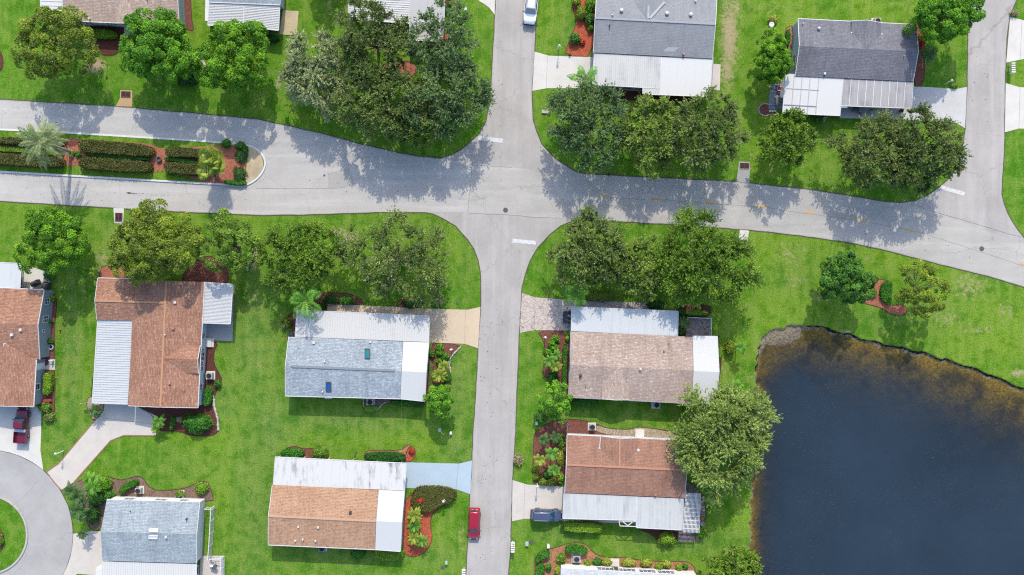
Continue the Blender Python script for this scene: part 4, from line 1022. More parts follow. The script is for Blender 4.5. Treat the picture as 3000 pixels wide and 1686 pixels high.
skylight(h,3,[(1505,978,-.08),(1590,980,-.08),(1588,1013,.08),(1504,1011,.08)],3.6,'sky_white','trim'); skylight(h,3,[(1497,1048,.08),(1584,1050,.08),(1582,1082,-.08),(1495,1080,-.08)],3.6,'sky_white','trim')
roof_item(h,3,1672,1062,3.45,'box',M['vent'],.3); roof_item(h,3,1880,878,3.15,'pipe',M['vent_dark'],.22,hgt=.4); roof_item(h,3,1315,803,2.9,'pipe',M['vent_dark'],.1)
# 13 pale house at the bottom edge
h=house('house','white walled house with pale roof cut by the bottom edge behind the flowering hedge row',23,1180,1700)
q=gable_part(h,23,(490,1380),(1872,1456),(482,1700),(1872,1780),(470,2010),(1860,2090),HE,3.2,SH['pale'],W_['white'],trim=(1,0,0,0),ohe=.1)
for tt in (.33,.49,.64,.78): window(h,q,'A',tt,2.4,.9,2.0,3,1)
window(h,q,'E0',.5,1.5,.9,2.0); steps(h,q,'A',.405); door(h,q,'A',.405,m='vent_dark')
# ---------------------------------------------------------------- foliage
LM={}
def lm(k,a,b,c=None,tr=.3):
    f=2.0 if k.startswith('oak') or k in('pale','brownish','mid') else (1.75 if k in('willow','olive','vivid','bright','deep') else 1.45)
    LM[k]=leaf_mat('leaves_'+k,ill(*a,f*.92),ill(*b,f*1.04),ill(*c,f*.85) if c else None,tr)
lm('olive',(66,88,26),(142,164,46),(172,166,110))
lm('deep',(38,84,26),(98,148,54))
lm('vivid',(44,96,14),(124,174,36))
lm('bright',(46,104,16),(122,176,44))
lm('mid',(54,92,22),(122,152,46),(150,150,110))
lm('oak',(60,86,36),(126,144,70),(166,164,140))
lm('oakdark',(50,76,34),(112,130,62),(170,160,140))
lm('oakblue',(54,86,44),(118,142,84),(160,168,140))
lm('oakyellow',(64,92,36),(136,158,66),(166,164,120))
lm('pale',(100,118,74),(164,174,120),(190,188,164))
lm('willow',(98,124,54),(150,172,86),(196,196,150))
lm('brownish',(62,84,38),(122,138,70),(156,132,104))
lm('hedgeolive',(58,64,22),(100,102,40),(120,112,56),.15)
lm('hedge',(34,92,22),(88,150,40),None,.2)
lm('lime',(84,134,24),(156,190,56))
lm('yellow',(120,140,36),(196,198,90))
lm('darkshrub',(22,66,20),(64,116,36),None,.2)
lm('redleaf',(150,56,40),(216,92,60))
lm('palm',(60,120,34),(132,186,66))
lm('palmgrey',(92,118,72),(162,174,116))
lm('palmdark',(44,84,38),(104,140,74))
lm('palmyellow',(96,132,34),(176,190,74))
lm('straw',(140,132,90),(202,192,150))
M['bark']=simple('bark',ill(150,140,126),.9,.4,6,bump=.5)
M['bark_dark']=simple('bark_dark',ill(104,90,78),.9,.4,6,bump=.5)
M['palmbark']=simple('palm_trunk',ill(170,158,140),.9,.35,8,bump=.5)

def rnd_unit(n): 
    v=RNG.normal(size=(n,3)); return v/np.linalg.norm(v,axis=1)[:,None]
def norm(v): return v/np.maximum(np.linalg.norm(v,axis=1),1e-6)[:,None]
class Leaves:
    def __init__(s): s.V=[];s.T=[];s.cv=[];s.cf=[];s.n=0
    def add(s,P,A,N,l,w,tint):
        A=norm(A); B=norm(np.cross(N,A)); l=np.asarray(l)*np.ones(len(P)); w=np.asarray(w)*np.ones(len(P))
        nn=norm(np.cross(A,B))
        a=P-A*(l/2)[:,None]; b=P+B*(w/2)[:,None]+nn*(w*.12)[:,None]; c=P+A*(l/2)[:,None]; d=P-B*(w/2)[:,None]+nn*(w*.12)[:,None]
        s.V.append(np.stack([a,b,c,d],1).reshape(-1,3)); s.T.append(np.repeat(np.asarray(tint)*np.ones(len(P)),4)); s.n+=len(P)
    def core(s,mb): s.cv+=list(mb.v); 
    def obj(s,name,m,parent=None,core=None):
        off=np.array(parent['_w'][:]) if parent is not None and '_w' in parent else np.zeros(3)
        V=np.vstack(s.V) if s.V else np.zeros((0,3)); T=np.concatenate(s.T) if s.T else np.zeros(0)
        k=len(V)//4
        F=np.arange(4*k).reshape(-1,4).tolist()
        vs=(V-off).tolist(); tl=T.tolist()
        if core is not None:
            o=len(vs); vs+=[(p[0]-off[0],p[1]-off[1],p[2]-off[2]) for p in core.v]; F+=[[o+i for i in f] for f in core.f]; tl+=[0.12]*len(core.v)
        me=bpy.data.meshes.new(name); me.from_pydata(vs,[],F)
        at=me.attributes.new('tint','FLOAT','POINT'); at.data.foreach_set('value',np.array(tl,np.float32))
        me.materials.append(m); me.update()
        ob=bpy.data.objects.new(name,me); COL.objects.link(ob)
        if parent is not None: ob.parent=parent
        return ob

def tree(x,y,rx,ry,zc,vz,style,mk,label,group,dens=1.0,name='shade_tree',bark='bark',gap=.08,lean=(0,0),t=None):
    c=D(x,y,zc); k=.0582*(1-zc/CAMH); RX,RY=rx*k,ry*k
    root=thing(name,label,'tree',(c.x,c.y,0),group=group)
    R=(RX+RY)/2
    ph=RNG.uniform(0,6.28,5)
    def outline(a): return 1+.10*np.sin(2*a+ph[0])+.09*np.sin(3*a+ph[1])+.07*np.sin(5*a+ph[2])+.05*np.sin(8*a+ph[3])
    L=Leaves(); cl=[]
    cr={'round':.13,'clumpy':.13,'oak':.155,'willow':.19,'loose':.155}[style]*R
    cr=max(cr,.4)
    # sunflower distribution of clump centres over the top surface, thinner layers below
    n_top=int(dens*1.55*(R/cr)**2)+6
    for layer,(n,zf,rf) in enumerate(((n_top,1.0,.93),(int(n_top*.7),.35,.9),(int(n_top*.35),-.35,.8))):
        for i in range(n):
            a=i*2.39996+layer+RNG.normal(0,.4); u=math.sqrt((i+.5)/n); u=min(1,max(0,u+RNG.normal(0,.05)))
            if RNG.random()<gap*(1.6 if layer==0 else 2.2): continue
            rr=u*rf*outline(np.array(a))
            h=math.sqrt(max(0,1-min(1,u)**2))
            z=zc+vz*(zf*h*.85+RNG.normal(0,.16)) if layer==0 else zc+vz*(zf*(.4+.6*h)+RNG.normal(0,.15))
            p=np.array([c.x+rr*math.cos(a)*RX+lean[0]*(z-zc),c.y+rr*math.sin(a)*RY+lean[1]*(z-zc),z])
            cl.append((p,u,layer))
    cen=np.array([c.x,c.y,zc-vz*.55])
    for p,u,layer in cl:
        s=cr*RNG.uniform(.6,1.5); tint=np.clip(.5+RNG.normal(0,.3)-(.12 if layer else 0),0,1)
        out=(p-cen); out/=np.linalg.norm(out)
        if style in('round','clumpy'):
            n=int((230 if style=='round' else 200)*(s/.9)**1.7*(1 if layer==0 else .6))+24
            d=norm(rnd_unit(n)+out*.75+np.array([0,0,.25])); r=s*RNG.uniform(.6,1.05,n)**.6
            P=p+d*r[:,None]*np.array([1,1,.8])
            N=norm(d*.9+rnd_unit(n)*.55+np.array([0,0,.35])); A=rnd_unit(n)
            sz=RNG.uniform(.13,.24,n)*(1.0 if style=='round' else .95)
            L.add(P,A,N,sz*1.3,sz,tint+RNG.normal(0,.07,n))
        else:
            nt={'oak':21,'loose':17,'willow':22}[style]; m={'oak':17,'loose':14,'willow':16}[style]
            nt=int(nt*(1 if layer==0 else .7)*max(.6,(s/.85)**1.4))
            dirs=norm(rnd_unit(nt)*.85+out*.75+np.array([0,0,.25 if style!='willow' else .1]))
            Lt=s*RNG.uniform(.8,1.75,nt)
            uu=RNG.uniform(.12,1,(nt,m))
            P=p+dirs[:,None,:]*(uu*Lt[:,None])[:,:,None]
            sag={'oak':.12,'loose':.12,'willow':.45}[style]
            P[:,:,2]-=sag*(uu**2)*Lt[:,None]
            P=P.reshape(-1,3)+RNG.normal(0,.06,(nt*m,3))
            A=norm(np.repeat(dirs,m,0)+rnd_unit(nt*m)*.75)
            N=norm(rnd_unit(nt*m)*.75+np.array([0,0,.7])+out*.35)
            sz=RNG.uniform(.12,.22,nt*m)
            asp={'oak':.66,'loose':.68,'willow':.36}[style]
            if style=='willow': sz=sz*1.7
            tt=tint+np.repeat(RNG.normal(0,.10,nt),m)
            L.add(P,A,N,sz*1.25,sz*asp*1.25,tt)
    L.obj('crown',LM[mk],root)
    tb=MB(); tr=max(.09,R*.035); h0=max(.8,zc-vz*.75)
    base=Vector((c.x,c.y,0)); fork=base+Vector((RNG.normal(0,.12),RNG.normal(0,.12),h0))
    tb.tube([base-Vector((0,0,.1)),base+Vector((0,0,.25)),base.lerp(fork,.55)+Vector((.05,.04,0)),fork],[tr*1.7,tr*1.15,tr,tr*.9],8)
    sel=[q for q in cl if q[2]==0]; RNG.shuffle(sel)
    for p,u,_ in sel[:18]:
        e=Vector(p); mid=fork.lerp(e,.5)+Vector((RNG.normal(0,.2),RNG.normal(0,.2),.25))
        tb.tube([fork-Vector((0,0,.1)),mid,e],[tr*.55,tr*.32,tr*.1],5,False)
        for _ in range(3):
            e2=mid.lerp(e,.4)+Vector(RNG.normal(0,.5,3))*R*.3; tb.tube([mid.lerp(e,.15),e2],[tr*.2,tr*.06],4,False)
    for p,u,l in list(sel[:18])*3:
        e=Vector(p); d=Vector(RNG.normal(0,1,3)); d.z=abs(d.z)*.4+.25; d+=(e-fork).normalized(); d.normalize()
        ln=cr*RNG.uniform(.7,1.5); e2=e+d*ln; m2=e.lerp(e2,.5)+Vector(RNG.normal(0,.08,3))
        tb.tube([e-d*ln*.4,m2,e2],[.04,.03,.012],4,False)
    meshobj('trunk',tb,M[bark],root,smooth=True)
    return root

GS='round crowned shade trees'; GO='spreading oaks along the roads'
T=tree
T(140,112,97,92,5.0,3.0,'clumpy','olive','olive green shade tree left of the tan house front, at the top left',GS,1.1,gap=.1)
T(401,126,97,92,4.4,3.2,'round','bright','dense bright green round tree in front of the tan house, between two other trees',GS,1.15,gap=.03)
T(591,150,88,98,5.0,3.3,'round','vivid','bright green round tree below the white ribbed sunroom',GS,1.1,gap=.05)
T(788,178,82,98,4.0,2.5,'willow','pale','pale grey green feathery tree left of the big oak cluster',GO,.85,gap=.1)
T(938,108,100,102,4.8,3.0,'oak','oakdark','dark oak at the upper left of the big cluster, overlapping the white porch roof',GO,.95,gap=.12)
T(962,262,106,96,4.6,3.0,'oak','oak','oak at the lower left of the big cluster by the west road',GO,1.0,gap=.1)
T(1118,112,92,102,4.9,3.0,'loose','oakblue','thin crowned oak at the upper right of the big cluster with roof showing through',GO,.95,gap=.14)
T(1118,252,108,100,4.6,3.0,'oak','oakblue','broad oak at the lower right of the big cluster by the stop line',GO,1.0,gap=.12)
T(1045,318,72,52,3.8,2.4,'oak','oakyellow','small yellowish oak at the south tip of the big cluster',GO,.9,gap=.12)
T(1478,318,102,100,4.5,2.9,'oak','oakblue','blue green oak on the north east corner below the white carport',GO,1.05,gap=.08)
T(1628,340,82,96,3.6,2.6,'oak','oakyellow','yellow green oak in the middle of the row of three below the silver roof',GO,1.0,gap=.1)
T(1775,335,94,98,4.3,2.9,'oak','oak','oak at the right end of the row of three, left of the storm drain',GO,1.0,gap=.1)
T(1977,355,68,65,3.8,2.4,'oak','mid','solitary small oak right of the storm drain below the white flat roof',GO,1.05,gap=.07)
T(2195,383,90,98,4.3,2.9,'oak','brownish','brownish oak, left of a joined pair below the weathered carport',GO,1.05,gap=.09)
T(2318,375,94,98,4.5,2.9,'oak','oakdark','dark oak, right of a joined pair beside the east street',GO,1.05,gap=.09)
T(2368,44,84,66,4.6,3.2,'round','bright','bright green round tree at the top right beside the east street',GS,1.15,gap=.04)
T(1941,150,46,62,3.6,2.5,'round','vivid','slim green tree hugging the light blue gable wall',GS,1.1,gap=.08)
T(138,608,82,88,4.2,2.8,'clumpy','vivid','green shade tree at the far left below the date palm',GS,1.15,gap=.07)
T(392,618,112,102,4.3,2.8,'clumpy','olive','large olive green tree overhanging the russet roof',GS,1.15,gap=.08)
T(580,618,82,80,3.6,2.4,'clumpy','mid','patchy green tree with bare twigs right of the large olive tree',GS,.85,gap=.22)
T(757,648,94,92,3.7,2.6,'oak','mid','oak left of a pair above the blue grey house',GO,1.05,gap=.09)
T(1002,652,138,106,3.6,2.6,'loose','oak','wide twiggy oak on the south west corner with mulch showing through',GO,1.05,gap=.15)
T(1482,640,98,92,3.6,2.6,'oak','oak','oak at the left end of the clump above the white carport, south east corner',GO,1.05,gap=.09)
T(1602,672,74,78,3.2,2.3,'oak','oakyellow','yellowish oak in the middle of the south east clump',GO,1.0,gap=.1)
T(1768,660,128,112,4.4,3.0,'oak','mid','largest oak of the south east clump reaching the east road',GO,1.1,gap=.08)
T(815,-96,40,40,3.4,2.4,'clumpy','mid','small tree standing just beyond the top edge whose shadow falls on the lawn',GS,1.0)
T(2124,702,66,64,4.0,2.8,'round','deep','dense dark green round tree on the lawn above the pond',GS,1.15,gap=.03)
T(2316,728,68,68,4.2,2.6,'clumpy','olive','thin olive tree right of the mulch path above the pond',GS,.85,gap=.25)
T(1820,1100,118,120,4.4,3.0,'willow','willow','large pale feathery tree at the pond edge between the tan and rust houses',GO,1.15,gap=.07)
T(1838,1428,84,46,4.2,2.8,'oak','mid','leafy tree cut by the bottom edge next to the pond',GO,1.1,gap=.06)
T(1396,1008,48,50,2.8,1.9,'clumpy','bright','small green tree with bare grey twigs by the tan house corner',GS,.8,gap=.3)
T(1106,1008,34,42,2.6,1.8,'clumpy','bright','small bright green tree at the corner of the blue grey house',GS,1.0,gap=.15)

# ---------------------------------------------------------------- shrubs and hedges
def shrub(t,x,y,rx,ry,h,mk,label,group=None,name='shrub',cat='shrub',size=.15,dens=1.0,spiky=0):
    """rounded bush; x,y,rx,ry in tile pixels of the photo"""
    c=G(t,x,y,h*.6); RX,RY=rx/TS,ry/TS
    n=int(min(1500,dens*70*(RX*RY*3.14+ (RX+RY)*h*1.5)/ (size/.15)**2))+40
    d=rnd_unit(n); d[:,2]=np.abs(d[:,2]); ph=RNG.uniform(0,6,4)
    a=np.arctan2(d[:,1],d[:,0]); lump=1+.09*np.sin(3*a+ph[0])+.07*np.sin(5*a+ph[1]+d[:,2]*5)+.05*np.sin(9*a+ph[2])
    P=np.array([c.x,c.y,h*.35])+d*np.array([RX,RY,h*.65])*(lump*RNG.uniform(.86,1.06,n))[:,None]
    low=RNG.random(n)<.22; P[low,2]=RNG.uniform(.05,h*.5,low.sum())
    L=Leaves(); N=norm(d+rnd_unit(n)*.5+np.array([0,0,.25])); s=RNG.uniform(.75,1.35,n)*size
    tint=np.clip(.5+.3*np.sin(4*a+ph[3]+5*d[:,2])+RNG.normal(0,.15,n),0,1)
    if spiky: A=norm(d+rnd_unit(n)*.35); L.add(P,A,N,s*3.2,s*.5,tint)
    else: L.add(P,rnd_unit(n),N,s*1.35,s,tint)
    core=MB().lathe((c.x,c.y,0),[(.3,.0),(.72,h*.2),(.84,h*.42),(.72,h*.68),(.4,h*.86),(.06,h*.91)],12,RX,RY)
    for i,v in enumerate(core.v): core.v[i]=(c.x+(v[0]-c.x),c.y+(v[1]-c.y),v[2])
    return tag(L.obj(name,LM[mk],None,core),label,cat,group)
def hedge(t,pts,h,mk,label,group=None,name='hedge',cat='hedge',size=.15,dens=1.0,smooth=1):
    P=[G(t,x,y,h) for x,y in pts]; P=chaikin(P,smooth) if smooth else P
    c=sum(P,Vector((0,0,0)))/len(P)
    A=np.array([(p.x,p.y) for p in P]); mn,mx=A.min(0),A.max(0); area=abs(sum(A[i][0]*A[(i+1)%len(A)][1]-A[(i+1)%len(A)][0]*A[i][1] for i in range(len(A))))/2
    per=sum((P[i]-P[(i+1)%len(P)]).length for i in range(len(P)))
    L=Leaves(); n=int(min(4200,dens*75*area/(size/.15)**2))+30
    Q=np.zeros((0,2))
    while len(Q)<n:
        q=RNG.uniform(mn,mx,(n*2,2)); d,_=seg_dist(q,[tuple(p) for p in A]); Q=np.vstack([Q,q[d>.02]])
    Q=Q[:n]; d,_=seg_dist(Q,[tuple(p) for p in A])
    z=h-np.clip(.22-d,0,.22)**2*3+RNG.normal(0,.035,n)+.05*np.sin(Q[:,0]*2.3)*np.sin(Q[:,1]*2.9)
    s=RNG.uniform(.7,1.3,n)*size
    tint=np.clip(.5+.22*np.sin(Q[:,0]*1.7+3*np.sin(Q[:,1]*2.1))+RNG.normal(0,.16,n),0,1)
    L.add(np.column_stack([Q,z]),rnd_unit(n),norm(rnd_unit(n)*.55+np.array([0,0,1])),s*1.35,s,tint)
    m=int(min(2500,dens*60*per*h/(size/.15)**2))+20
    tt=RNG.uniform(0,per,m); Ps=[];Ns=[]
    cum=0;segs=[]
    for i in range(len(P)):
        a,b=P[i],P[(i+1)%len(P)]; l=(b-a).length; segs.append((cum,l,a,b)); cum+=l
    for u in tt:
        for c0,l,a,b in segs:
            if c0<=u<=c0+l:
                p=a.lerp(b,(u-c0)/max(l,1e-6)); dd=(b-a).normalized(); nn=Vector((dd.y,-dd.x,0))
                if (p-c).dot(nn)<0: nn=-nn
                Ps.append((p.x+nn.x*RNG.normal(0,.04),p.y+nn.y*RNG.normal(0,.04),RNG.uniform(.03,h))); Ns.append((nn.x,nn.y,.2)); break
    Ps=np.array(Ps);Ns=np.array(Ns); s=RNG.uniform(.7,1.3,len(Ps))*size
    L.add(Ps,rnd_unit(len(Ps)),norm(Ns+rnd_unit(len(Ps))*.5),s*1.35,s,np.clip(.45+RNG.normal(0,.2,len(Ps)),0,1))
    core=MB().prism([c+(p-c)*.93 for p in P],0,h*.95)
    return tag(L.obj(name,LM[mk],None,core),label,cat,group)

# median planting
GH='clipped hedges on the road island'
OL='hedgeolive'
hedge(1,[(-200,-62),(140,-66),(635,-56),(640,-5),(560,22),(-200,-20)],1.1,OL,'olive clipped hedge nearest the date palm, north row',GH,smooth=2)
hedge(1,[(-200,0),(300,45),(620,88),(625,118),(250,85),(-200,62)],.6,'lime','bright green low hedge strip beside the date palm',GH,size=.13)
hedge(1,[(-200,80),(100,100),(600,135),(636,180),(610,235),(300,225),(-200,190)],1.1,OL,'olive clipped hedge nearest the date palm, south row',GH,smooth=2)
hedge(1,[(785,-50),(1100,-28),(1480,10),(1540,60),(1535,105),(1480,128),(1100,100),(830,85),(775,30)],1.1,OL,'longest olive hedge in the middle of the road island, north row',GH,smooth=2)
hedge(1,[(860,82),(1500,138),(1495,172),(860,122)],.6,'hedge','green low hedge strip between the two longest olive hedges',GH,size=.13)
hedge(1,[(800,125),(1100,145),(1500,180),(1515,230),(1490,290),(1100,270),(800,240),(770,180)],1.1,OL,'longest olive hedge in the middle of the road island, south row',GH,smooth=2)
hedge(1,[(1680,25),(1900,45),(2120,60),(2110,150),(1900,130),(1660,125),(1655,70)],1.1,OL,'short olive hedge by the yellow palms, north row',GH,smooth=2)
hedge(1,[(1650,128),(2000,168),(2000,198),(1648,165)],.6,'hedge','short green hedge strip by the yellow palms',GH,size=.13)
hedge(1,[(1650,185),(1800,188),(2120,205),(2120,320),(1800,300),(1665,290),(1640,230)],1.1,OL,'short olive hedge by the yellow palms, south row',GH,smooth=2)
hedge(1,[(2245,362),(2470,365),(2472,418),(2250,402)],.6,'hedge','small green hedge at the south rim of the island nose',GH,size=.13)
shrub(1,2270,-5,48,42,.9,'hedge','round clipped green bush at the north rim of the island nose, left one','green bushes on the island nose')
shrub(1,2412,18,55,40,.9,'hedge','round clipped green bush at the north rim of the island nose, middle one','green bushes on the island nose')
shrub(1,2462,62,30,32,.8,'hedge','smallest round clipped green bush beside the paved island nose','green bushes on the island nose')
shrub(1,2425,120,60,62,.8,'palmdark','spiky dark green plant in red mulch on the island, upper one','spiky plants on the island',spiky=1,name='spiky_plant',cat='plant')
shrub(1,2405,300,62,70,.9,'palmdark','spiky dark green plant in red mulch on the island, lower one','spiky plants on the island',spiky=1,name='spiky_plant',cat='plant')
shrub(1,715,95,32,30,.7,'lime','yellow green bush at the foot of the date palm')
shrub(1,785,105,32,34,.6,'hedge','small green bush at the end of the longest hedges')
# top left
hedge(0,[(860,300),(1000,288),(1160,315),(1158,375),(1000,378),(875,360)],.8,'lime','yellow green hedge under the tan house windows')
shrub(0,1950,690,60,90,1.0,'hedge','low round bush at the right edge of the dense bright green tree')
shrub(0,1880,800,130,70,.8,'darkshrub','dark spreading bush in the shade below the dense bright green tree')
hedge(10,[(-200,345),(0,350),(225,360),(228,412),(0,408),(-200,395)],.8,'darkshrub','dark hedge below the sunroom screens')
shrub(10,1940,45,26,26,.7,'hedge','small round bush in red mulch by the flat roof, upper one','bushes beside the flat roofed house')
shrub(10,1932,98,26,26,.7,'hedge','small round bush in red mulch by the flat roof, lower one','bushes beside the flat roofed house')
shrub(10,2000,1190,70,40,.5,'lime','low lime bush under the lower right oak')
# silver house bed
shrub(20,700,130,60,70,1.2,'olive','olive bush in orange mulch left of the silver grey house')
shrub(20,785,45,52,80,1.5,'vivid','bright green bush against the silver grey house at the top edge')
shrub(20,650,20,45,40,1.0,'olive','olive bush at the top edge in orange mulch')
shrub(20,780,180,50,60,1.2,'deep','dark green bush against the silver house wall')
shrub(20,790,282,30,28,.8,'vivid','small green ball bush in orange mulch')
shrub(20,632,385,58,56,1.1,'deep','dark round bush with grey twigs in orange mulch')
shrub(20,708,425,30,30,.5,'redleaf','small red leaved plant in orange mulch by the dark round bush',name='red_plant',cat='plant')
shrub(20,1030,950,70,40,1.3,'oak','twiggy bush in front of the silver house porch')
# charcoal house
shrub(30,55,195,48,42,.8,'yellow','yellow flowering bush beside the white bird bath')
hedge(30,[(195,290),(225,288),(222,460),(190,455)],.7,'hedge','narrow hedge strip along the light blue wall')
shrub(30,1545,400,40,80,.9,'redleaf','rusty red leaved bush along the charcoal house east wall',name='red_bush')
shrub(30,1880,855,34,26,.6,'lime','small lime bush beside the lamp post on the east street driveway')
shrub(30,520,1190,60,40,.9,'deep','dark green bush below the white flat roof')
shrub(30,2480,130,36,30,.5,'straw','straw coloured dried plant on the east street verge, top right',spiky=1,name='dry_plant',cat='plant')
# left side
shrub(1,800,985,60,70,.9,'lime','lime bush in red mulch beside the green shade tree')
shrub(1,490,1330,55,45,1.0,'deep','dark bush by the patio with covered grills')
hedge(2,[(440,850),(500,850),(515,950),(490,1075),(425,1070),(430,950)],.9,'lime','lime hedge against the grey gable house wall')
shrub(2,472,378,28,22,.8,'bright','small leafy plant on the grey gable wall by the window',name='potted_plant',cat='plant')
shrub(2,505,335,20,20,.8,'darkshrub','dark tiny bush by the grey gable wall')
shrub(2,495,540,32,28,.8,'darkshrub','round dark bush by the white hoop planter')
shrub(2,510,108,24,30,1.0,'lime','broad leaved lime plant in front of the grid window',name='leafy_plant',cat='plant',size=.3)
shrub(2,450,1210,60,55,.9,'mid','bush at the corner behind the maroon pickup')
shrub(2,490,1300,60,50,.7,'brownish','brownish bush beside the pale drive of the pickup')
shrub(2,2185,960,32,38,.8,'hedge','small green bush next to the air conditioner of the russet house')
hedge(2,[(2055,1000),(2120,1000),(2122,1100),(2100,1185),(2040,1180),(2045,1090)],.9,'hedge','clipped hedge along the russet house east wall')
shrub(2,1975,1362,150,98,1.5,'hedge','large clipped oval bush in front of the russet house',dens=1.6)
hedge(2,[(1715,1290),(1745,1300),(1750,1360),(1725,1430),(1700,1425),(1710,1350)],.6,'hedge','curved narrow hedge left of the large oval bush',)
shrub(2,1800,1325,42,28,.5,'straw','small greyish plant between the curved hedge and the oval bush',name='grey_plant',cat='plant')
hedge(2,[(935,880),(952,880),(940,1010),(925,1090),(915,1085),(920,980)],.9,'darkshrub','thin dark hedge along the ribbed carport')
# blue grey house
shrub(12,650,185,52,40,1.0,'darkshrub','dark bush at the corner of the tan drive below the queen palm')
shrub(12,755,115,85,45,1.1,'darkshrub','dark wide bush in red mulch above the tan drive, left one','bushes above the tan drive')
shrub(12,915,125,72,45,1.1,'hedge','green wide bush in red mulch above the tan drive, right one','bushes above the tan drive')
shrub(12,1555,155,90,48,1.1,'darkshrub','dark double bush in the round red bed above the tan drive')
shrub(12,1690,185,30,22,.6,'lime','tiny lime bush right of the round red bed')
shrub(12,1800,165,50,28,.6,'hedge','low green bush on the lawn above the tan drive')
shrub(12,1855,140,40,34,.5,'straw','reddish straw plant beside the low bush above the tan drive',name='dry_plant',cat='plant',spiky=1)
shrub(12,305,345,55,45,1.1,'olive','olive bush left of the blue grey house carport')
shrub(12,290,382,36,22,.7,'straw','pale dried plant below the olive bush',name='dry_plant',cat='plant')
shrub(12,1845,600,40,42,1.0,'bright','topmost round bright bush in the red front bed','bushes in the blue grey house front bed')
shrub(12,1845,650,36,32,.9,'bright','round bright bush just below the topmost one in the red front bed','bushes in the blue grey house front bed')
shrub(12,1765,660,32,38,.9,'hedge','green bush against the white porch of the blue grey house','bushes in the blue grey house front bed')
shrub(12,1905,695,42,36,.9,'hedge','green bush beside the curved stone edging','bushes in the blue grey house front bed')
shrub(12,1840,735,32,30,.8,'bright','small bright bush in the middle of the red front bed','bushes in the blue grey house front bed')
hedge(12,[(1740,740),(1775,740),(1780,900),(1775,1070),(1735,1070),(1745,900)],.5,'brownish','low brownish hedge row along the white porch')
shrub(12,1920,900,48,60,1.1,'deep','dark bush at the right of the front bed palms')
shrub(12,1825,1000,34,36,.9,'deep','dark small bush below the front bed palms')
shrub(12,1920,985,38,22,.7,'yellow','yellow flowering bush at the lower end of the front bed')
hedge(12,[(1320,1130),(1690,1140),(1690,1195),(1600,1200),(1480,1185),(1400,1180)],.8,'hedge','green hedge in the shade under the blue grey house eaves')
hedge(12,[(1085,1195),(1205,1185),(1215,1215),(1175,1250),(1090,1245)],.6,'lime','lime hedge in front of the air conditioner of the blue grey house')
# peach house
hedge(13,[(260,182),(460,190),(478,262),(240,260)],1.0,'hedge','square green hedge above the streaked carport, left end')
shrub(13,640,212,82,68,1.1,'mid','loose olive bush above the streaked carport')
hedge(13,[(1095,218),(1480,222),(1500,308),(1085,298)],1.0,'darkshrub','long dark hedge above the streaked carport beside the orange bed')
shrub(13,1565,200,30,34,.5,'redleaf','small red and green plant in the round orange bed',name='red_plant',cat='plant')
hedge(13,[(1600,562),(1780,555),(1970,575),(2015,640),(1990,705),(1850,755),(1760,810),(1690,830),(1560,770),(1550,690)],.8,'hedgeolive','large kidney shaped clipped olive hedge by the pale blue driveway',smooth=2)
shrub(13,1652,695,48,36,1.05,'redleaf','orange flowering plant poking out of the kidney hedge',name='flowering_plant',cat='plant')
shrub(13,1020,1235,75,58,1.0,'hedge','green bush below the peach house, left of the lime one')
hedge(13,[(1150,1205),(1300,1195),(1480,1200),(1485,1260),(1390,1300),(1250,1295),(1170,1255)],1.1,'lime','lime green hedge below the peach house corner')
# tan house (middle right)
hedge(22,[(730,100),(770,50),(1000,50),(1028,90),(1010,132),(760,130)],.9,'olive','olive hedge above the crazy paved drive')
shrub(22,1450,175,90,45,1.0,'darkshrub','dark bush under the big oak behind the white carport')
shrub(22,1700,260,50,45,.9,'darkshrub','dark bush at the corner between carport and patio')
hedge(22,[(1745,228),(1970,232),(1972,275),(1745,272)],.9,'lime','lime hedge along the top of the fenced patio')
shrub(22,1700,440,40,34,.8,'deep','dark green bush left of the fenced patio')
hedge(22,[(2075,500),(2110,520),(2112,640),(2095,720),(2080,700)],.8,'lime','lime hedge strip along the white porch by the pond')
shrub(22,2195,605,48,78,1.3,'olive','oval olive bush on the pond side lawn with a long shadow')
shrub(22,435,515,42,40,1.0,'bright','topmost of three touching bright bushes in the tan house front bed','bushes in the tan house front bed')
shrub(22,400,560,38,38,1.0,'bright','middle of three touching bright bushes in the tan house front bed','bushes in the tan house front bed')
shrub(22,425,605,44,38,1.0,'bright','lowest of three touching bright bushes in the tan house front bed','bushes in the tan house front bed')
hedge(22,[(515,560),(555,560),(545,780),(540,1000),(505,1000),(512,780)],.6,'hedge','thin hedge row along the tan house front wall')
shrub(22,555,510,22,24,.6,'lime','tiny lime bush near the tan house corner')
shrub(22,410,895,58,48,1.1,'darkshrub','dark bush below the front bed palms of the tan house')
shrub(22,370,650,40,40,.9,'bright','bright bush left of the front bed palms of the tan house','bushes in the tan house front bed')
hedge(22,[(610,1125),(862,1118),(868,1190),(610,1190)],1.0,'hedge','clipped green hedge under the tan house eaves')
shrub(22,290,1300,70,60,.9,'deep','dark green bush below the small tree with bare twigs')
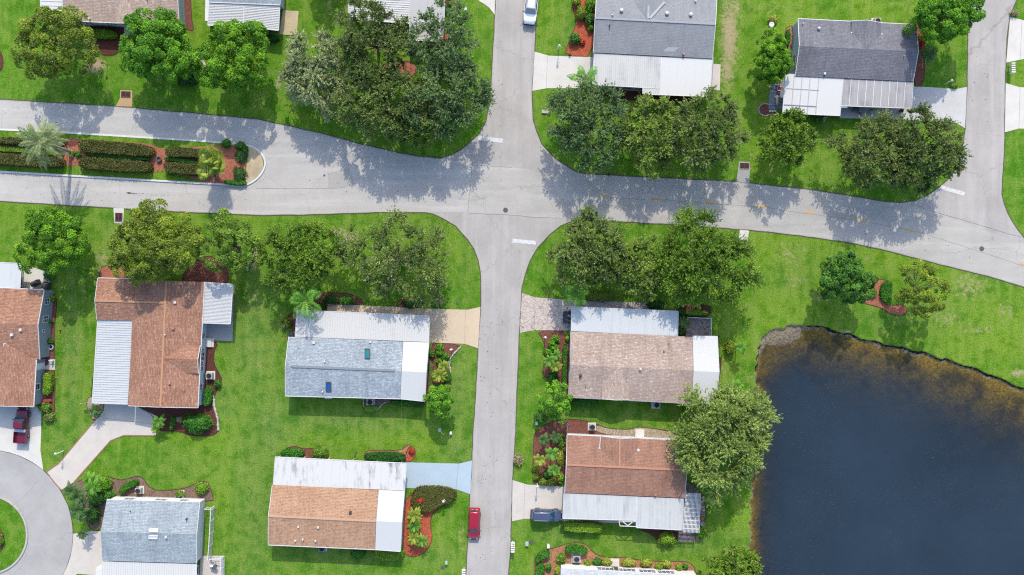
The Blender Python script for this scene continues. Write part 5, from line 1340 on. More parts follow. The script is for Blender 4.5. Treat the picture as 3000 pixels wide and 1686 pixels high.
# rust house
shrub(23,240,375,34,40,.8,'olive','clipped ball bush on the left rim of the jungle bed','clipped balls in the jungle bed')
shrub(23,243,455,34,40,.8,'olive','clipped ball bush above the lamp box by the driveway','clipped balls in the jungle bed')
shrub(23,312,508,40,42,.8,'olive','clipped ball bush touching the driveway, left of the biggest','clipped balls in the jungle bed')
shrub(23,398,508,44,46,.9,'olive','biggest clipped ball bush touching the driveway','clipped balls in the jungle bed')
shrub(23,350,440,46,44,.9,'darkshrub','dark ball bush in the middle of the jungle bed','clipped balls in the jungle bed')
shrub(23,490,270,36,90,1.1,'yellow','yellow variegated bush against the rust house wall')
shrub(23,488,470,36,50,1.0,'lime','variegated lime bush at the driveway end of the jungle bed')
shrub(23,500,120,36,90,1.1,'mid','green bush against the rust house wall at the top of the jungle bed')
shrub(23,66,285,42,56,.8,'straw','pale yellow variegated plant on the verge by the street',name='variegated_plant',cat='plant',spiky=1)
hedge(23,[(535,915),(900,930),(905,980),(890,1028),(540,1012),(528,960)],1.1,'lime','long lime green clipped hedge below the rust house lean-to')
shrub(23,1562,1085,88,62,1.4,'lime','round lime bush below the pergola with a round shadow')
shrub(23,1890,1018,52,58,1.1,'vivid','bright green round bush at the pergola corner by the pond')
# bottom bed
G13='clipped bushes in the terracotta bed at the bottom edge'
hedge(23,[(540,1160),(650,1150),(755,1175),(760,1245),(650,1225),(540,1228)],.9,'hedge','curved clipped green hedge above the bottom air conditioner',G13)
hedge(23,[(240,1270),(300,1215),(380,1205),(385,1260),(310,1285),(240,1340)],.9,'hedge','curved clipped hedge at the left end of the terracotta bed',G13)
hedge(23,[(245,1345),(320,1342),(330,1400),(290,1500),(235,1480)],.9,'hedge','clipped hedge in the lower left of the terracotta bed',G13)
shrub(23,368,1368,30,32,.7,'hedge','small clipped ball bush among the left hedges',G13)
shrub(23,495,1288,46,58,1.0,'mid','olive oval bush left of the bottom air conditioner',G13)
shrub(23,462,1400,34,62,.8,'yellow','yellow variegated bush at the white house corner',G13)
shrub(23,760,1335,32,34,.7,'lime','lime ball bush right of the bottom air conditioner',G13)
shrub(23,862,1312,50,36,.8,'hedge','green half of the double bush below the pale flowers',G13)
shrub(23,955,1315,52,38,.8,'yellow','yellow half of the double bush left of the white steps',G13)
shrub(23,1175,1325,72,38,.8,'yellow','wide yellow bush right of the white steps',G13)
shrub(23,1350,1325,60,36,.8,'yellow','yellow bush third from the right in the window row',G13)
shrub(23,1480,1360,40,32,.8,'lime','lime bush overlapping a yellow one near the right end',G13)
shrub(23,1560,1340,46,34,.8,'yellow','yellow bush second from the right in the window row',G13)
shrub(23,1683,1372,36,32,.8,'lime','lime bush near the right end of the terracotta bed',G13)
shrub(23,1745,1365,28,26,.7,'hedge','smallest green bush at the right end of the terracotta bed',G13)
# slate house bed
shrub(3,1010,530,110,80,1.2,'vivid','bright green bush beside the cream drive, behind the bamboo palm')
shrub(3,960,680,95,62,1.1,'deep','dark green bush left of the slate house corner')
shrub(3,1095,645,58,42,.9,'hedge','green bush between the palm clump and the slate house')
hedge(3,[(1180,610),(1230,540),(1320,495),(1375,500),(1370,545),(1290,575),(1215,640)],.8,'hedge','curved clipped hedge by the air conditioner of the slate house')
shrub(3,2020,575,68,58,1.0,'lime','lime bush in brown mulch at the slate house back corner')
shrub(3,1805,635,45,36,.7,'mid','small loose bush beside the white back steps')
shrub(3,930,845,58,88,1.4,'darkshrub','tall dark green bush left of the slate roof')
shrub(3,-30,1100,60,60,.8,'mid','bush in the red bed of the turning circle island')
# pond path
hedge(32,[(1140,20),(1160,-60),(1230,-75),(1262,-30),(1245,60),(1240,180),(1180,150),(1135,90)],.6,'hedge','curved bright green hedge beside the mulch path above the pond',smooth=2)
shrub(32,1040,40,60,60,.7,'mid','low bush by the dark round tree above the pond')

# ---------------------------------------------------------------- palms
def palm(t,x,y,h,fl,mk,label,n=18,style='feather',group=None,droop=.9,name='palm_tree',base=None,cat='palm',tr=.14,wid=.42,el0=.2,el1=1.25,heads=1,leafw=.07,bend=None):
    """x,y: crown centre in the photo tile; h: height of the crown; base: where the trunk meets the ground"""
    c=G(t,x,y,h); b=G(t,base[0],base[1],0) if base else Vector((c.x,c.y,0))
    root=thing(name,label,cat,b,group=group); L=Leaves()
    hs=[(c,b)]
    for k in range(1,heads):
        a=k*2.4; hs.append((c+Vector((math.cos(a),math.sin(a),0))*fl*RNG.uniform(.5,1.3)+Vector((0,0,RNG.uniform(-.9,.4))),b+Vector((math.cos(a),math.sin(a),0))*fl*.22))
    tb=MB()
    for c1,b1 in hs:
        tb.tube([b1-Vector((0,0,.05)),b1+Vector((0,0,.3)),b1.lerp(c1,.5),c1-Vector((0,0,.1)),c1+Vector((0,0,.12))],[tr*1.5,tr*1.1,tr,tr*1.05,tr*.6],9)
        for i in range(n):
            az=i*2.39996+RNG.normal(0,.15); el=el1-(el1-el0)*math.sqrt((i+.5)/n)*1.0+RNG.normal(0,.06)
            ln=fl*RNG.uniform(.85,1.1); dx,dy=math.cos(az),math.sin(az)
            K=22; u=np.linspace(.0,1,K)
            if style=='fan':
                # petiole then a folded fan of blades
                p0=np.array(c1); pet=p0+np.array([dx*math.cos(el),dy*math.cos(el),math.sin(el)])*ln*RNG.uniform(.22,.7)
                d=np.array([dx*math.cos(el),dy*math.cos(el),math.sin(el)]); sd=np.array([-dy,dx,0]); m=15
                ang=np.linspace(-1.75,1.75,m); dirs=np.cos(ang)[:,None]*d+np.sin(ang)[:,None]*sd; dirs[:,2]-=.18*np.abs(ang)
                P=pet+dirs*(ln*.27); up=np.cross(d,sd)*-1
                L.add(P,dirs,np.repeat([up if up[2]>0 else -up],m,0)+RNG.normal(0,.25,(m,3)),ln*.6,ln*.085,np.clip(.5+RNG.normal(0,.15)+0*ang,0,1))
                tb.tube([c1,Vector(pet)],[.025,.018],4,False)
                continue
            rx=ln*(u*math.cos(el)*(1-.12*droop*u)); rz=ln*(u*math.sin(el)-droop*.55*u**2.1)
            C=np.array(c1)+np.stack([rx*dx,rx*dy,rz],1)
            tg=norm(np.gradient(C,axis=0)); sd=np.tile([-dy,dx,0],(K,1)).astype(float)
            up=norm(np.cross(sd,tg)); up*=np.sign(up[:,2:3]+1e-6)
            wl=(wid*.78)*fl*np.sin(np.pi*np.clip(u*.86+.13,0,1))**.75
            tint=np.clip(.5+RNG.normal(0,.18),0,1)
            for sg in (-1,1):
                A=norm(sd*sg+tg*.75-np.array([0,0,.22])+RNG.normal(0,.06,(K,3)))
                L.add(C+A*(wl/2)[:,None],A,norm(up+RNG.normal(0,.22,(K,3))),wl,leafw*fl**.5*.85,tint+RNG.normal(0,.1,K))
            L.add((C[:-1]+C[1:])/2,tg[:-1],up[:-1],ln/K*1.3,.05,min(1,tint+.25))
    L.obj('crown',LM[mk],root)
    meshobj('trunk',tb,M['palmbark'],root,smooth=True)
    return root
palm(0,400,1425,7.6,3.9,'palmgrey','tall grey green date palm on the road island casting a long thin shadow',n=30,base=(722,1530),tr=.24,droop=.7,wid=.2,el0=-.2,el1=1.1,leafw=.085)
palm(1,2130,170,4.0,1.35,'palmyellow','clump of yellow green fan palms at the end of the island hedges',n=13,style='fan',heads=8,tr=.09,base=(2185,330),cat='palm',name='fan_palm_clump',el0=-.2,el1=1.5)
palm(12,500,130,4.6,3.5,'palm','feathery queen palm overlapping the white carport of the blue grey house',n=12,droop=.95,wid=.3,base=(525,190),tr=.15)
palm(22,640,60,3.8,2.7,'palm','feathery queen palm above the crazy paved driveway',n=12,droop=.95,wid=.3,tr=.14)
palm(20,735,800,5.2,2.9,'palm','feathery palm rising between the oak and the pale north driveway',n=10,droop=.9,wid=.3,tr=.14)
palm(22,2300,600,2.4,1.2,'palm','small palm beside the oval olive bush on the pond side lawn',n=11,tr=.09,wid=.34,droop=.8)
palm(22,2245,1000,2.8,1.6,'palm','small palm above the large pale feathery tree',n=12,tr=.1,wid=.34,droop=.8)
palm(23,280,290,2.2,1.25,'palmyellow','yellow green palm on the left of the jungle bed trio',11,group='palms in the jungle bed',tr=.08,wid=.36,droop=.8)
palm(23,405,225,2.6,1.35,'palm','green palm at the top of the jungle bed trio',11,group='palms in the jungle bed',tr=.08,wid=.36,droop=.8)
palm(23,420,385,2.2,1.25,'palm','green palm nearest the driveway in the jungle bed trio',11,group='palms in the jungle bed',tr=.08,wid=.36,droop=.8)
palm(23,320,90,2.0,1.2,'palmdark','dark palm at the upper left of the jungle bed',12,group='palms in the jungle bed',tr=.08,wid=.34)
palm(23,440,60,2.0,1.2,'palmdark','dark palm at the upper right of the jungle bed',12,group='palms in the jungle bed',tr=.08,wid=.34)
palm(30,1615,540,2.6,1.6,'palmdark','dark pygmy date palm shaded by the charcoal house east wall',n=24,tr=.1,wid=.24,droop=.9,el0=-.1)
palm(13,1590,850,1.5,1.45,'palmyellow','yellow green cycad at the top of the orange bed beside the kidney hedge',n=26,group='cycads in the orange bed',tr=.14,wid=.24,droop=.6,el0=.0,cat='cycad',name='cycad')
palm(13,1590,960,1.4,1.25,'palm','green cycad in the middle of the orange bed',n=24,group='cycads in the orange bed',tr=.14,wid=.24,droop=.6,el0=.0,cat='cycad',name='cycad')
palm(13,1590,1075,1.4,1.2,'palmyellow','cycad at the lower left of the orange bed',n=24,group='cycads in the orange bed',tr=.14,wid=.24,droop=.6,el0=.0,cat='cycad',name='cycad')
palm(13,1665,1105,1.4,1.2,'palm','cycad at the lower right of the orange bed',n=24,group='cycads in the orange bed',tr=.14,wid=.24,droop=.6,el0=.0,cat='cycad',name='cycad')
palm(3,820,1035,1.9,1.0,'palmdark','small dark palm at the top of the slate house driveway',n=18,tr=.09,wid=.28,droop=.9,el0=-.1)
palm(3,790,660,3.0,1.9,'palmdark','bushy grey green clump palm overhanging the turning circle',n=16,heads=3,tr=.07,wid=.28,droop=.9,name='clump_palm')
palm(3,930,560,3.0,1.7,'palm','green clump palm between the cream drive and the slate house',n=15,heads=2,tr=.07,wid=.28,droop=.9,name='clump_palm')
palm(1,945,1290,1.5,1.2,'lime','broad leaved lime banana plant at the russet house corner',n=9,tr=.09,wid=.22,droop=.7,leafw=.16,name='banana_plant',cat='plant')
palm(2,950,1235,1.4,1.25,'palmdark','grey green cycad below the ribbed carport',n=24,tr=.13,wid=.24,droop=.7,el0=-.1,cat='cycad',name='cycad')
palm(2,1595,1345,1.7,1.3,'palm','bright feathery palm beside the angled cream driveway',n=13,tr=.09,wid=.34,droop=.9)
palm(2,1560,1420,1.3,.9,'lime','lime feathery plant at the edge of the angled cream driveway',n=12,tr=.07,wid=.34,droop=.9,name='leafy_plant',cat='plant')
palm(22,1730,350,1.7,1.25,'palmdark','dark green cycad left of the fenced patio',n=22,tr=.12,wid=.26,droop=.7,el0=0,cat='cycad',name='cycad')
palm(12,1845,880,1.6,1.35,'palmyellow','yellow green cycad in the blue grey house front bed, lower one',n=22,tr=.12,wid=.26,droop=.65,el0=0,cat='cycad',name='cycad')
palm(12,1890,790,1.5,1.1,'palmyellow','yellow green cycad in the blue grey house front bed, upper one',n=20,tr=.12,wid=.26,droop=.65,el0=0,cat='cycad',name='cycad')
palm(22,445,680,1.8,1.15,'palm','feathery palm at the upper right of the tan house front bed',n=14,tr=.08,wid=.32,droop=.8)
palm(22,375,740,1.8,1.2,'palm','feathery palm at the left of the tan house front bed',n=14,tr=.08,wid=.32,droop=.8)
palm(22,440,790,1.7,1.15,'palmyellow','yellowish feathery palm at the bottom of the tan house front bed',n=14,tr=.08,wid=.32,droop=.8)
# ---------------------------------------------------------------- vehicles (local coordinates: +x is the nose)
def paint(name,c,rough=.28): 
    t=NT(name); col=t.mix(t.ramp(t.noise(1.5,4),.3,.75,0,.25),c,mul(c,.8))
    return t.done(t.principled(col,rough,.0,.5,None,**{'Coat Weight':.35,'Coat Roughness':.1}))
M['tyre']=simple('tyre',(.02,.02,.022),.85,.3)
M['rim']=simple('wheel_rim',ill(190,192,196),.35,.2,metal=.6)
M['lamp_glass']=simple('headlight_glass',ill(220,226,230),.15,.1,spec=.6)
M['tail']=simple('taillight_red',ill(150,20,20),.25,.2)
M['plastic']=simple('black_plastic',(.02,.02,.022),.55,.3)
M['wind']=simple('windscreen_glass',(.01,.045,.075),.05,.3,2,spec=.9)
M['cabin']=simple('cabin_interior',ill(120,116,104),.8,.3,6)
def loft(mb,rings):
    n=len(rings[0]); vs=[p for r in rings for p in r]; fs=[]
    for i in range(len(rings)-1):
        for k in range(n): fs.append((i*n+k,(i+1)*n+k,(i+1)*n+(k+1)%n,i*n+(k+1)%n))
    fs.append(tuple(range(n))); fs.append(tuple((len(rings)-1)*n+k for k in range(n-1,-1,-1)))
    mb.add(vs,fs)
def wheel(root,x,y,r,w=.22):
    o=MB(); sg=1 if y>0 else -1; n=20
    prof=[(.62,-.5),(.93,-.5),(1,-.32),(1,.32),(.93,.5),(.62,.5)]
    vs=[];fs=[]
    for rr,yy in prof:
        for k in range(n):
            a=2*math.pi*k/n; vs.append((x+rr*r*math.cos(a),y+yy*w,r+rr*r*math.sin(a)))
    m=len(prof)
    for i in range(m-1):
        for k in range(n): fs.append((i*n+k,i*n+(k+1)%n,(i+1)*n+(k+1)%n,(i+1)*n+k))
    o.add(vs,fs); e=bpy.data.objects.new('wheel',None)
    ty=meshobj('wheel',MB().add(vs,fs+[tuple(range(n)),tuple((m-1)*n+k for k in range(n))]),M['tyre'],root,smooth=False)
    rm=MB(); yo=y+sg*w*.505
    for k in range(5):
        a=2*math.pi*k/5; rm.bar((x,yo,r),(x+.6*r*math.cos(a),yo,r+.6*r*math.sin(a)),.09,.02,up=(0,1,0))
    vs=[];fs=[]
    for rr in (.52,.63):
        for k in range(n): a=2*math.pi*k/n; vs.append((x+rr*r*math.cos(a),yo,r+rr*r*math.sin(a)))
    for k in range(n): fs.append((k,(k+1)%n,n+(k+1)%n,n+k))
    rm.add(vs,fs); 
    rim=meshobj('rim',rm,M['rim'],root); rim.parent=ty
def car(name,label,cat,loc,rz,col,L,Wd,H,belt,stations,cab,kind='car',rear_rack=False,r=.33,roofcol=None,mirrors=True):
    """stations: (x, half width, z top, z bottom); cab: (xr0,xr1 roof), (xb0,xb1 belt)"""
    root=thing(name,label,cat,loc,rz,group='parked vehicles',world=False)
    body=MB(); rings=[]
    for x,w,zt,zb in stations:
        rings.append([(x,-w*.86,zb),(x,-w*.99,zb+.16),(x,-w,(zb+zt)/2),(x,-w*.97,zt-.08),(x,-w*.86,zt),(x,-w*.4,zt+.025),(x,w*.4,zt+.025),(x,w*.86,zt),(x,w*.97,zt-.08),(x,w,(zb+zt)/2),(x,w*.99,zb+.16),(x,w*.86,zb)])
    loft(body,rings)
    b=meshobj('body',body,col,root,smooth=True)
    (xr0,xr1),(xb0,xb1)=cab; wb=Wd/2*.9; wr=Wd/2*.70
    # cabin: glasshouse with roof
    def ring(f,hh,cr=0):
        x0=xb0+(xr0-xb0)*f; x1=xb1+(xr1-xb1)*f; w=wb+(wr-wb)*f; z=belt+(H-belt)*f
        m=(x0+x1)/2; s=.09
        return [(x0+s,-w,z),(x0,-w*.8,z),(x0-.03,0,z),(x0,w*.8,z),(x0+s,w,z),(m,w*1.01,z),(x1-s,w,z),(x1,w*.8,z),(x1+.05,0,z),(x1,-w*.8,z),(x1-s,-w,z),(m,-w*1.01,z)]
    c=MB(); R=[ring(-.12,0),ring(0,0),ring(.5,0),ring(.88,0)]
    top=[(p[0],p[1],H) for p in ring(.97,0)]; cen=((xr0+xr1)/2,0)
    R.append([(cen[0]+(p[0]-cen[0])*.94,p[1]*.9,H) for p in top])
    loft(c,R)
    # crowned roof cap
    cap=[(cen[0]+(p[0]-cen[0])*.6,p[1]*.55,H+.035) for p in top]; o=len(c.v); c.add(R[-1]+cap,[(k,(k+1)%12,12+(k+1)%12,12+k) for k in range(12)]+[tuple(range(12,24))])
    rf=meshobj('roof',c,roofcol or col,root,smooth=True)
    def panel(nm,pts,m,parent=rf,off=.012):
        p=[Vector(q) for q in pts]; n=(p[1]-p[0]).cross(p[3]-p[0]).normalized()
        ce=sum(p,Vector((0,0,0)))/4
        if n.dot(ce-Vector(((xb0+xb1)/2,0,belt-.3)))<0: n=-n; p=p[::-1]
        mb=MB().add([q+n*off for q in p],[(0,1,2,3)]); return sub2(nm,mb,m,parent,root)
    def sub2(nm,mb,m,parent,root):
        o=meshobj(nm,mb,m,root); o.parent=parent; return o
    def pt(end,f,s):
        x0=xb0+(xr0-xb0)*f; x1=xb1+(xr1-xb1)*f; w=wb+(wr-wb)*f; z=belt+(H-belt)*f
        return (x1+.055-.03*abs(s),w*s,z) if end else (x0-.035,w*s,z)
    panel('windscreen',[pt(1,.06,-.8),pt(1,.06,.8),pt(1,.9,.78),pt(1,.9,-.78)],M['wind'],off=.03)
    panel('rear_window',[pt(0,.15,-.76),pt(0,.15,.76),pt(0,.88,.74),pt(0,.88,-.74)],M['glass'],off=.03)
    def sp(f,u,s):
        x0=xb0+(xr0-xb0)*f; x1=xb1+(xr1-xb1)*f; w=(wb+(wr-wb)*f)*1.008; z=belt+(H-belt)*f
        return (x0+(x1-x0)*u,w*s,z)
    spl=((.1,.36),(.40,.62),(.66,.88)) if kind=='suv' else (((.12,.46),(.5,.86)) if kind!='pickup' else ((.2,.85),))
    for s in (-1,1):
        for u0,u1 in spl: panel('side_window',[sp(.12,u0,s),sp(.12,u1,s),sp(.86,u1,s),sp(.86,u0,s)],M['glass'],off=.012)
        if mirrors: 
            mm=MB(); mm.box((xb1-.25,s*(Wd/2+.09),belt+.06),(.12,.2,.13)); mm.bar((xb1-.2,s*(Wd/2-.08),belt+.02),(xb1-.24,s*(Wd/2+.05),belt+.05),.05,.05); meshobj('mirror',mm,M['plastic'],root,bevel=.02)
        x=stations[-1][0]; w=stations[-2][1]
        meshobj('headlight',MB().box((x-.10,s*w*.72,stations[-2][2]-.12),(.26,w*.32,.12),s*-.25),M['lamp_glass'],root,bevel=.02)
        x=stations[0][0]; w=stations[1][1]
        meshobj('taillight',MB().box((x+.08,s*w*.86,stations[1][2]-.16),(.2,w*.2,.22)),M['tail'],root,bevel=.02)
        for wx in (L*.315,-L*.295): wheel(root,wx,s*(Wd/2-.09),r)
    x=stations[-1][0]; meshobj('bumper',MB().box((x+.03,0,.48),(.16,Wd*.84,.2)),M['plastic'] if kind!='suvw' else col,root,bevel=.05)
    x=stations[0][0]; meshobj('bumper',MB().box((x-.03,0,.48),(.16,Wd*.84,.2)),col if kind=='car' else M['plastic'],root,bevel=.05)
    if kind in('suv',):
        for s in (-1,1):
            rr=MB(); rr.bar((xr0+.2,s*wr*.86,H+.07),(xr1-.25,s*wr*.86,H+.07),.05,.05); rr.bar((xr0+.25,s*wr*.86,H),(xr0+.25,s*wr*.86,H+.07),.05,.05); rr.bar((xr1-.3,s*wr*.86,H),(xr1-.3,s*wr*.86,H+.07),.05,.05)
            meshobj('roof_rail',rr,M['trim_grey'] if roofcol is None else M['plastic'],root)
    return root
def heading(t,a,b):
    p,q=G(t,*a),G(t,*b); return math.atan2(q.y-p.y,q.x-p.x)
# red hatchback on the street, nose to the south
P=G(13,2193,930,.7); P.z=.02
car('parked_car','red hatchback parked against the lawn edge on the south street','car',P,heading(13,(2200,770),(2188,1085)),paint('paint_red',ill(176,20,52)),4.5,1.74,1.52,.95,
    [(-2.2,.62,.72,.38),(-2.1,.78,.92,.28),(-1.5,.85,.97,.2),(0,.87,.96,.18),(1.0,.87,.95,.2),(1.75,.82,.84,.22),(2.1,.70,.68,.28),(2.24,.50,.55,.36)],((-1.85,.45),(-2.08,1.15)))
# dark blue wagon by the lean-to
P=G(23,345,845,.7); P.z=.04
car('parked_car','dark slate blue wagon parked half on the grass by the white lean-to roof','car',P,heading(23,(195,838),(490,848)),paint('paint_slate_blue',ill(78,92,124)),4.45,1.76,1.58,.98,
    [(-2.2,.62,.75,.38),(-2.1,.78,.96,.28),(-1.5,.86,1.0,.2),(0,.88,.98,.18),(1.0,.88,.96,.2),(1.75,.84,.86,.22),(2.1,.74,.70,.28),(2.22,.55,.55,.36)],((-1.9,.42),(-2.06,1.15)),kind='suv')
# white long utility wagon at the top of the street
P=G(20,193,55,.9); P.z=.02
car('parked_car','white sport utility wagon parked on the north street at the top edge','car',P,heading(20,(205,-40),(170,280)),paint('paint_white',(.8,.81,.83),.22),5.4,1.95,1.86,1.12,
    [(-2.65,.80,.9,.42),(-2.55,.92,1.1,.34),(-1.8,.96,1.15,.26),(0,.97,1.13,.24),(1.2,.97,1.12,.26),(2.1,.93,1.04,.3),(2.5,.82,.9,.36),(2.68,.6,.7,.42)],((-2.35,.75),(-2.5,1.35)),kind='suv',r=.38,roofcol=M['trim'])
# maroon pickup
P=G(2,215,1400,.8); P=G(2,213,1385,.8)
def pickup(P,rz,col,label,junk=False):
    root=thing('pickup_truck',label,'pickup truck',(P.x,P.y,.04),rz,group='parked vehicles',world=False); Wd=1.8;H=1.62;belt=1.02
    st=[(-.35,.86,1.02,.3),(.3,.87,1.02,.28),(1.2,.88,1.0,.28),(2.0,.85,.94,.3),(2.4,.74,.82,.34),(2.55,.55,.65,.4)]
    rings=[[(x,-w*.86,zb),(x,-w*.99,zb+.16),(x,-w,(zb+zt)/2),(x,-w*.97,zt-.08),(x,-w*.86,zt),(x,-w*.4,zt+.02),(x,w*.4,zt+.02),(x,w*.86,zt),(x,w*.97,zt-.08),(x,w,(zb+zt)/2),(x,w*.99,zb+.16),(x,w*.86,zb)] for x,w,zt,zb in st]
    b=MB(); loft(b,rings); meshobj('body',b,col,root,smooth=True)
    # load bed: floor, sides, tailgate as one pressed box
    bd=MB(); bd.box((-1.42,0,.58),(2.1,1.68,.06)); bd.box((-1.42,.845,.70),(2.1,.10,.64)); bd.box((-1.42,-.845,.70),(2.1,.10,.64)); bd.box((-.40,0,.76),(.06,1.6,.46))
    meshobj('load_bed',bd,col,root,bevel=.02)
    meshobj('tailgate',MB().box((-2.5,0,.74),(.07,1.72,.52)),col,root,bevel=.02)
    c=MB(); x0b,x1b,x0r,x1r=-.36,1.2,-.26,.62
    def ring(f):
        x0=x0b+(x0r-x0b)*f; x1=x1b+(x1r-x1b)*f; w=.82+(.64-.82)*f; z=belt+(H-belt)*f
        return [(x0,-w,z),(x0,w,z),(x1,w,z),(x1+.05,0,z),(x1,-w,z)]
    R=[ring(-.1),ring(0),ring(.9),[(p[0]*.96+.01,p[1]*.94,H) for p in ring(1)]]; loft(c,R)
    rf=meshobj('roof',c,col,root)
    def q(nm,p,m):
        p=[Vector(v) for v in p]; n=(p[1]-p[0]).cross(p[3]-p[0]).normalized(); ce=sum(p,Vector((0,0,0)))/4
        if n.dot(ce-Vector((.3,0,.8)))<0: n=-n; p=p[::-1]
        o=meshobj(nm,MB().add([v+n*.03 for v in p],[(0,1,2,3)]),m,root); o.parent=rf
    q('windscreen',[(1.2,-.72,1.06),(1.2,.72,1.06),(.68,.56,1.55),(.68,-.56,1.55)],M['wind'])
    q('rear_window',[(-.35,-.66,1.1),(-.35,.66,1.1),(-.28,.54,1.52),(-.28,-.54,1.52)],M['glass'])
    for s in (-1,1):
        q('side_window',[(-.2,s*.82,1.08),(.95,s*.82,1.08),(.55,s*.67,1.54),(-.16,s*.67,1.54)],M['glass'])
        mm=MB(); mm.box((.92,s*1.0,1.1),(.12,.2,.15)); mm.bar((.95,s*.8,1.05),(.92,s*.95,1.08),.05,.05); meshobj('mirror',mm,M['plastic'],root,bevel=.02)
        meshobj('headlight',MB().box((2.44,s*.6,.7),(.16,.28,.14),s*-.2),M['lamp_glass'],root,bevel=.02)
        meshobj('taillight',MB().box((-2.5,s*.86,.74),(.1,.1,.3)),M['tail'],root)
        for wx in (1.62,-1.5): wheel(root,wx,s*.82,.35)
    meshobj('bumper',MB().box((2.56,0,.46),(.16,1.6,.2)),M['plastic'],root,bevel=.04)
    meshobj('bumper',MB().box((-2.62,0,.46),(.16,1.66,.18)),M['rim'],root,bevel=.04)
    if not junk: meshobj('toolbox',MB().box((-.66,0,1.0),(.42,1.74,.3)),simple('toolbox_aluminium',ill(206,214,222),.4,.2,metal=.3),root,bevel=.03)
    return root
pickup(P,heading(2,(205,1565),(226,1265)),paint('paint_maroon',ill(122,26,56)),'maroon pickup truck with pale toolbox parked on the drive at the left edge')
P2=G(22,690,300,.8)
pk=pickup(P2,heading(22,(530,298),(800,305)),paint('paint_black',(.012,.012,.014)),'black pickup with open load bed sticking out of the white carport',True)
# tools left in the black bed
def loc2(root,x,y,z): return root.matrix_basis @ Vector((x,y,z))
bpy.context.view_layer.update()
for pts,lab in (([(-1.9,.35,.66),(-1.35,.05,.66),(-1.2,.3,.66)],'pale rag and hose heap lying in the black load bed'),([(-2.2,-.35,.68),(-1.3,-.6,.68)],'grey wrench shaped tool lying in the black load bed')):
    m=MB().tube([loc2(pk,*p) for p in pts],[.12,.16,.10] if len(pts)==3 else [.05,.04],7)
    tag(meshobj('tool_bundle',m,simple('rag_grey',ill(180,178,174),.9,.3),smooth=True),lab,'tool')

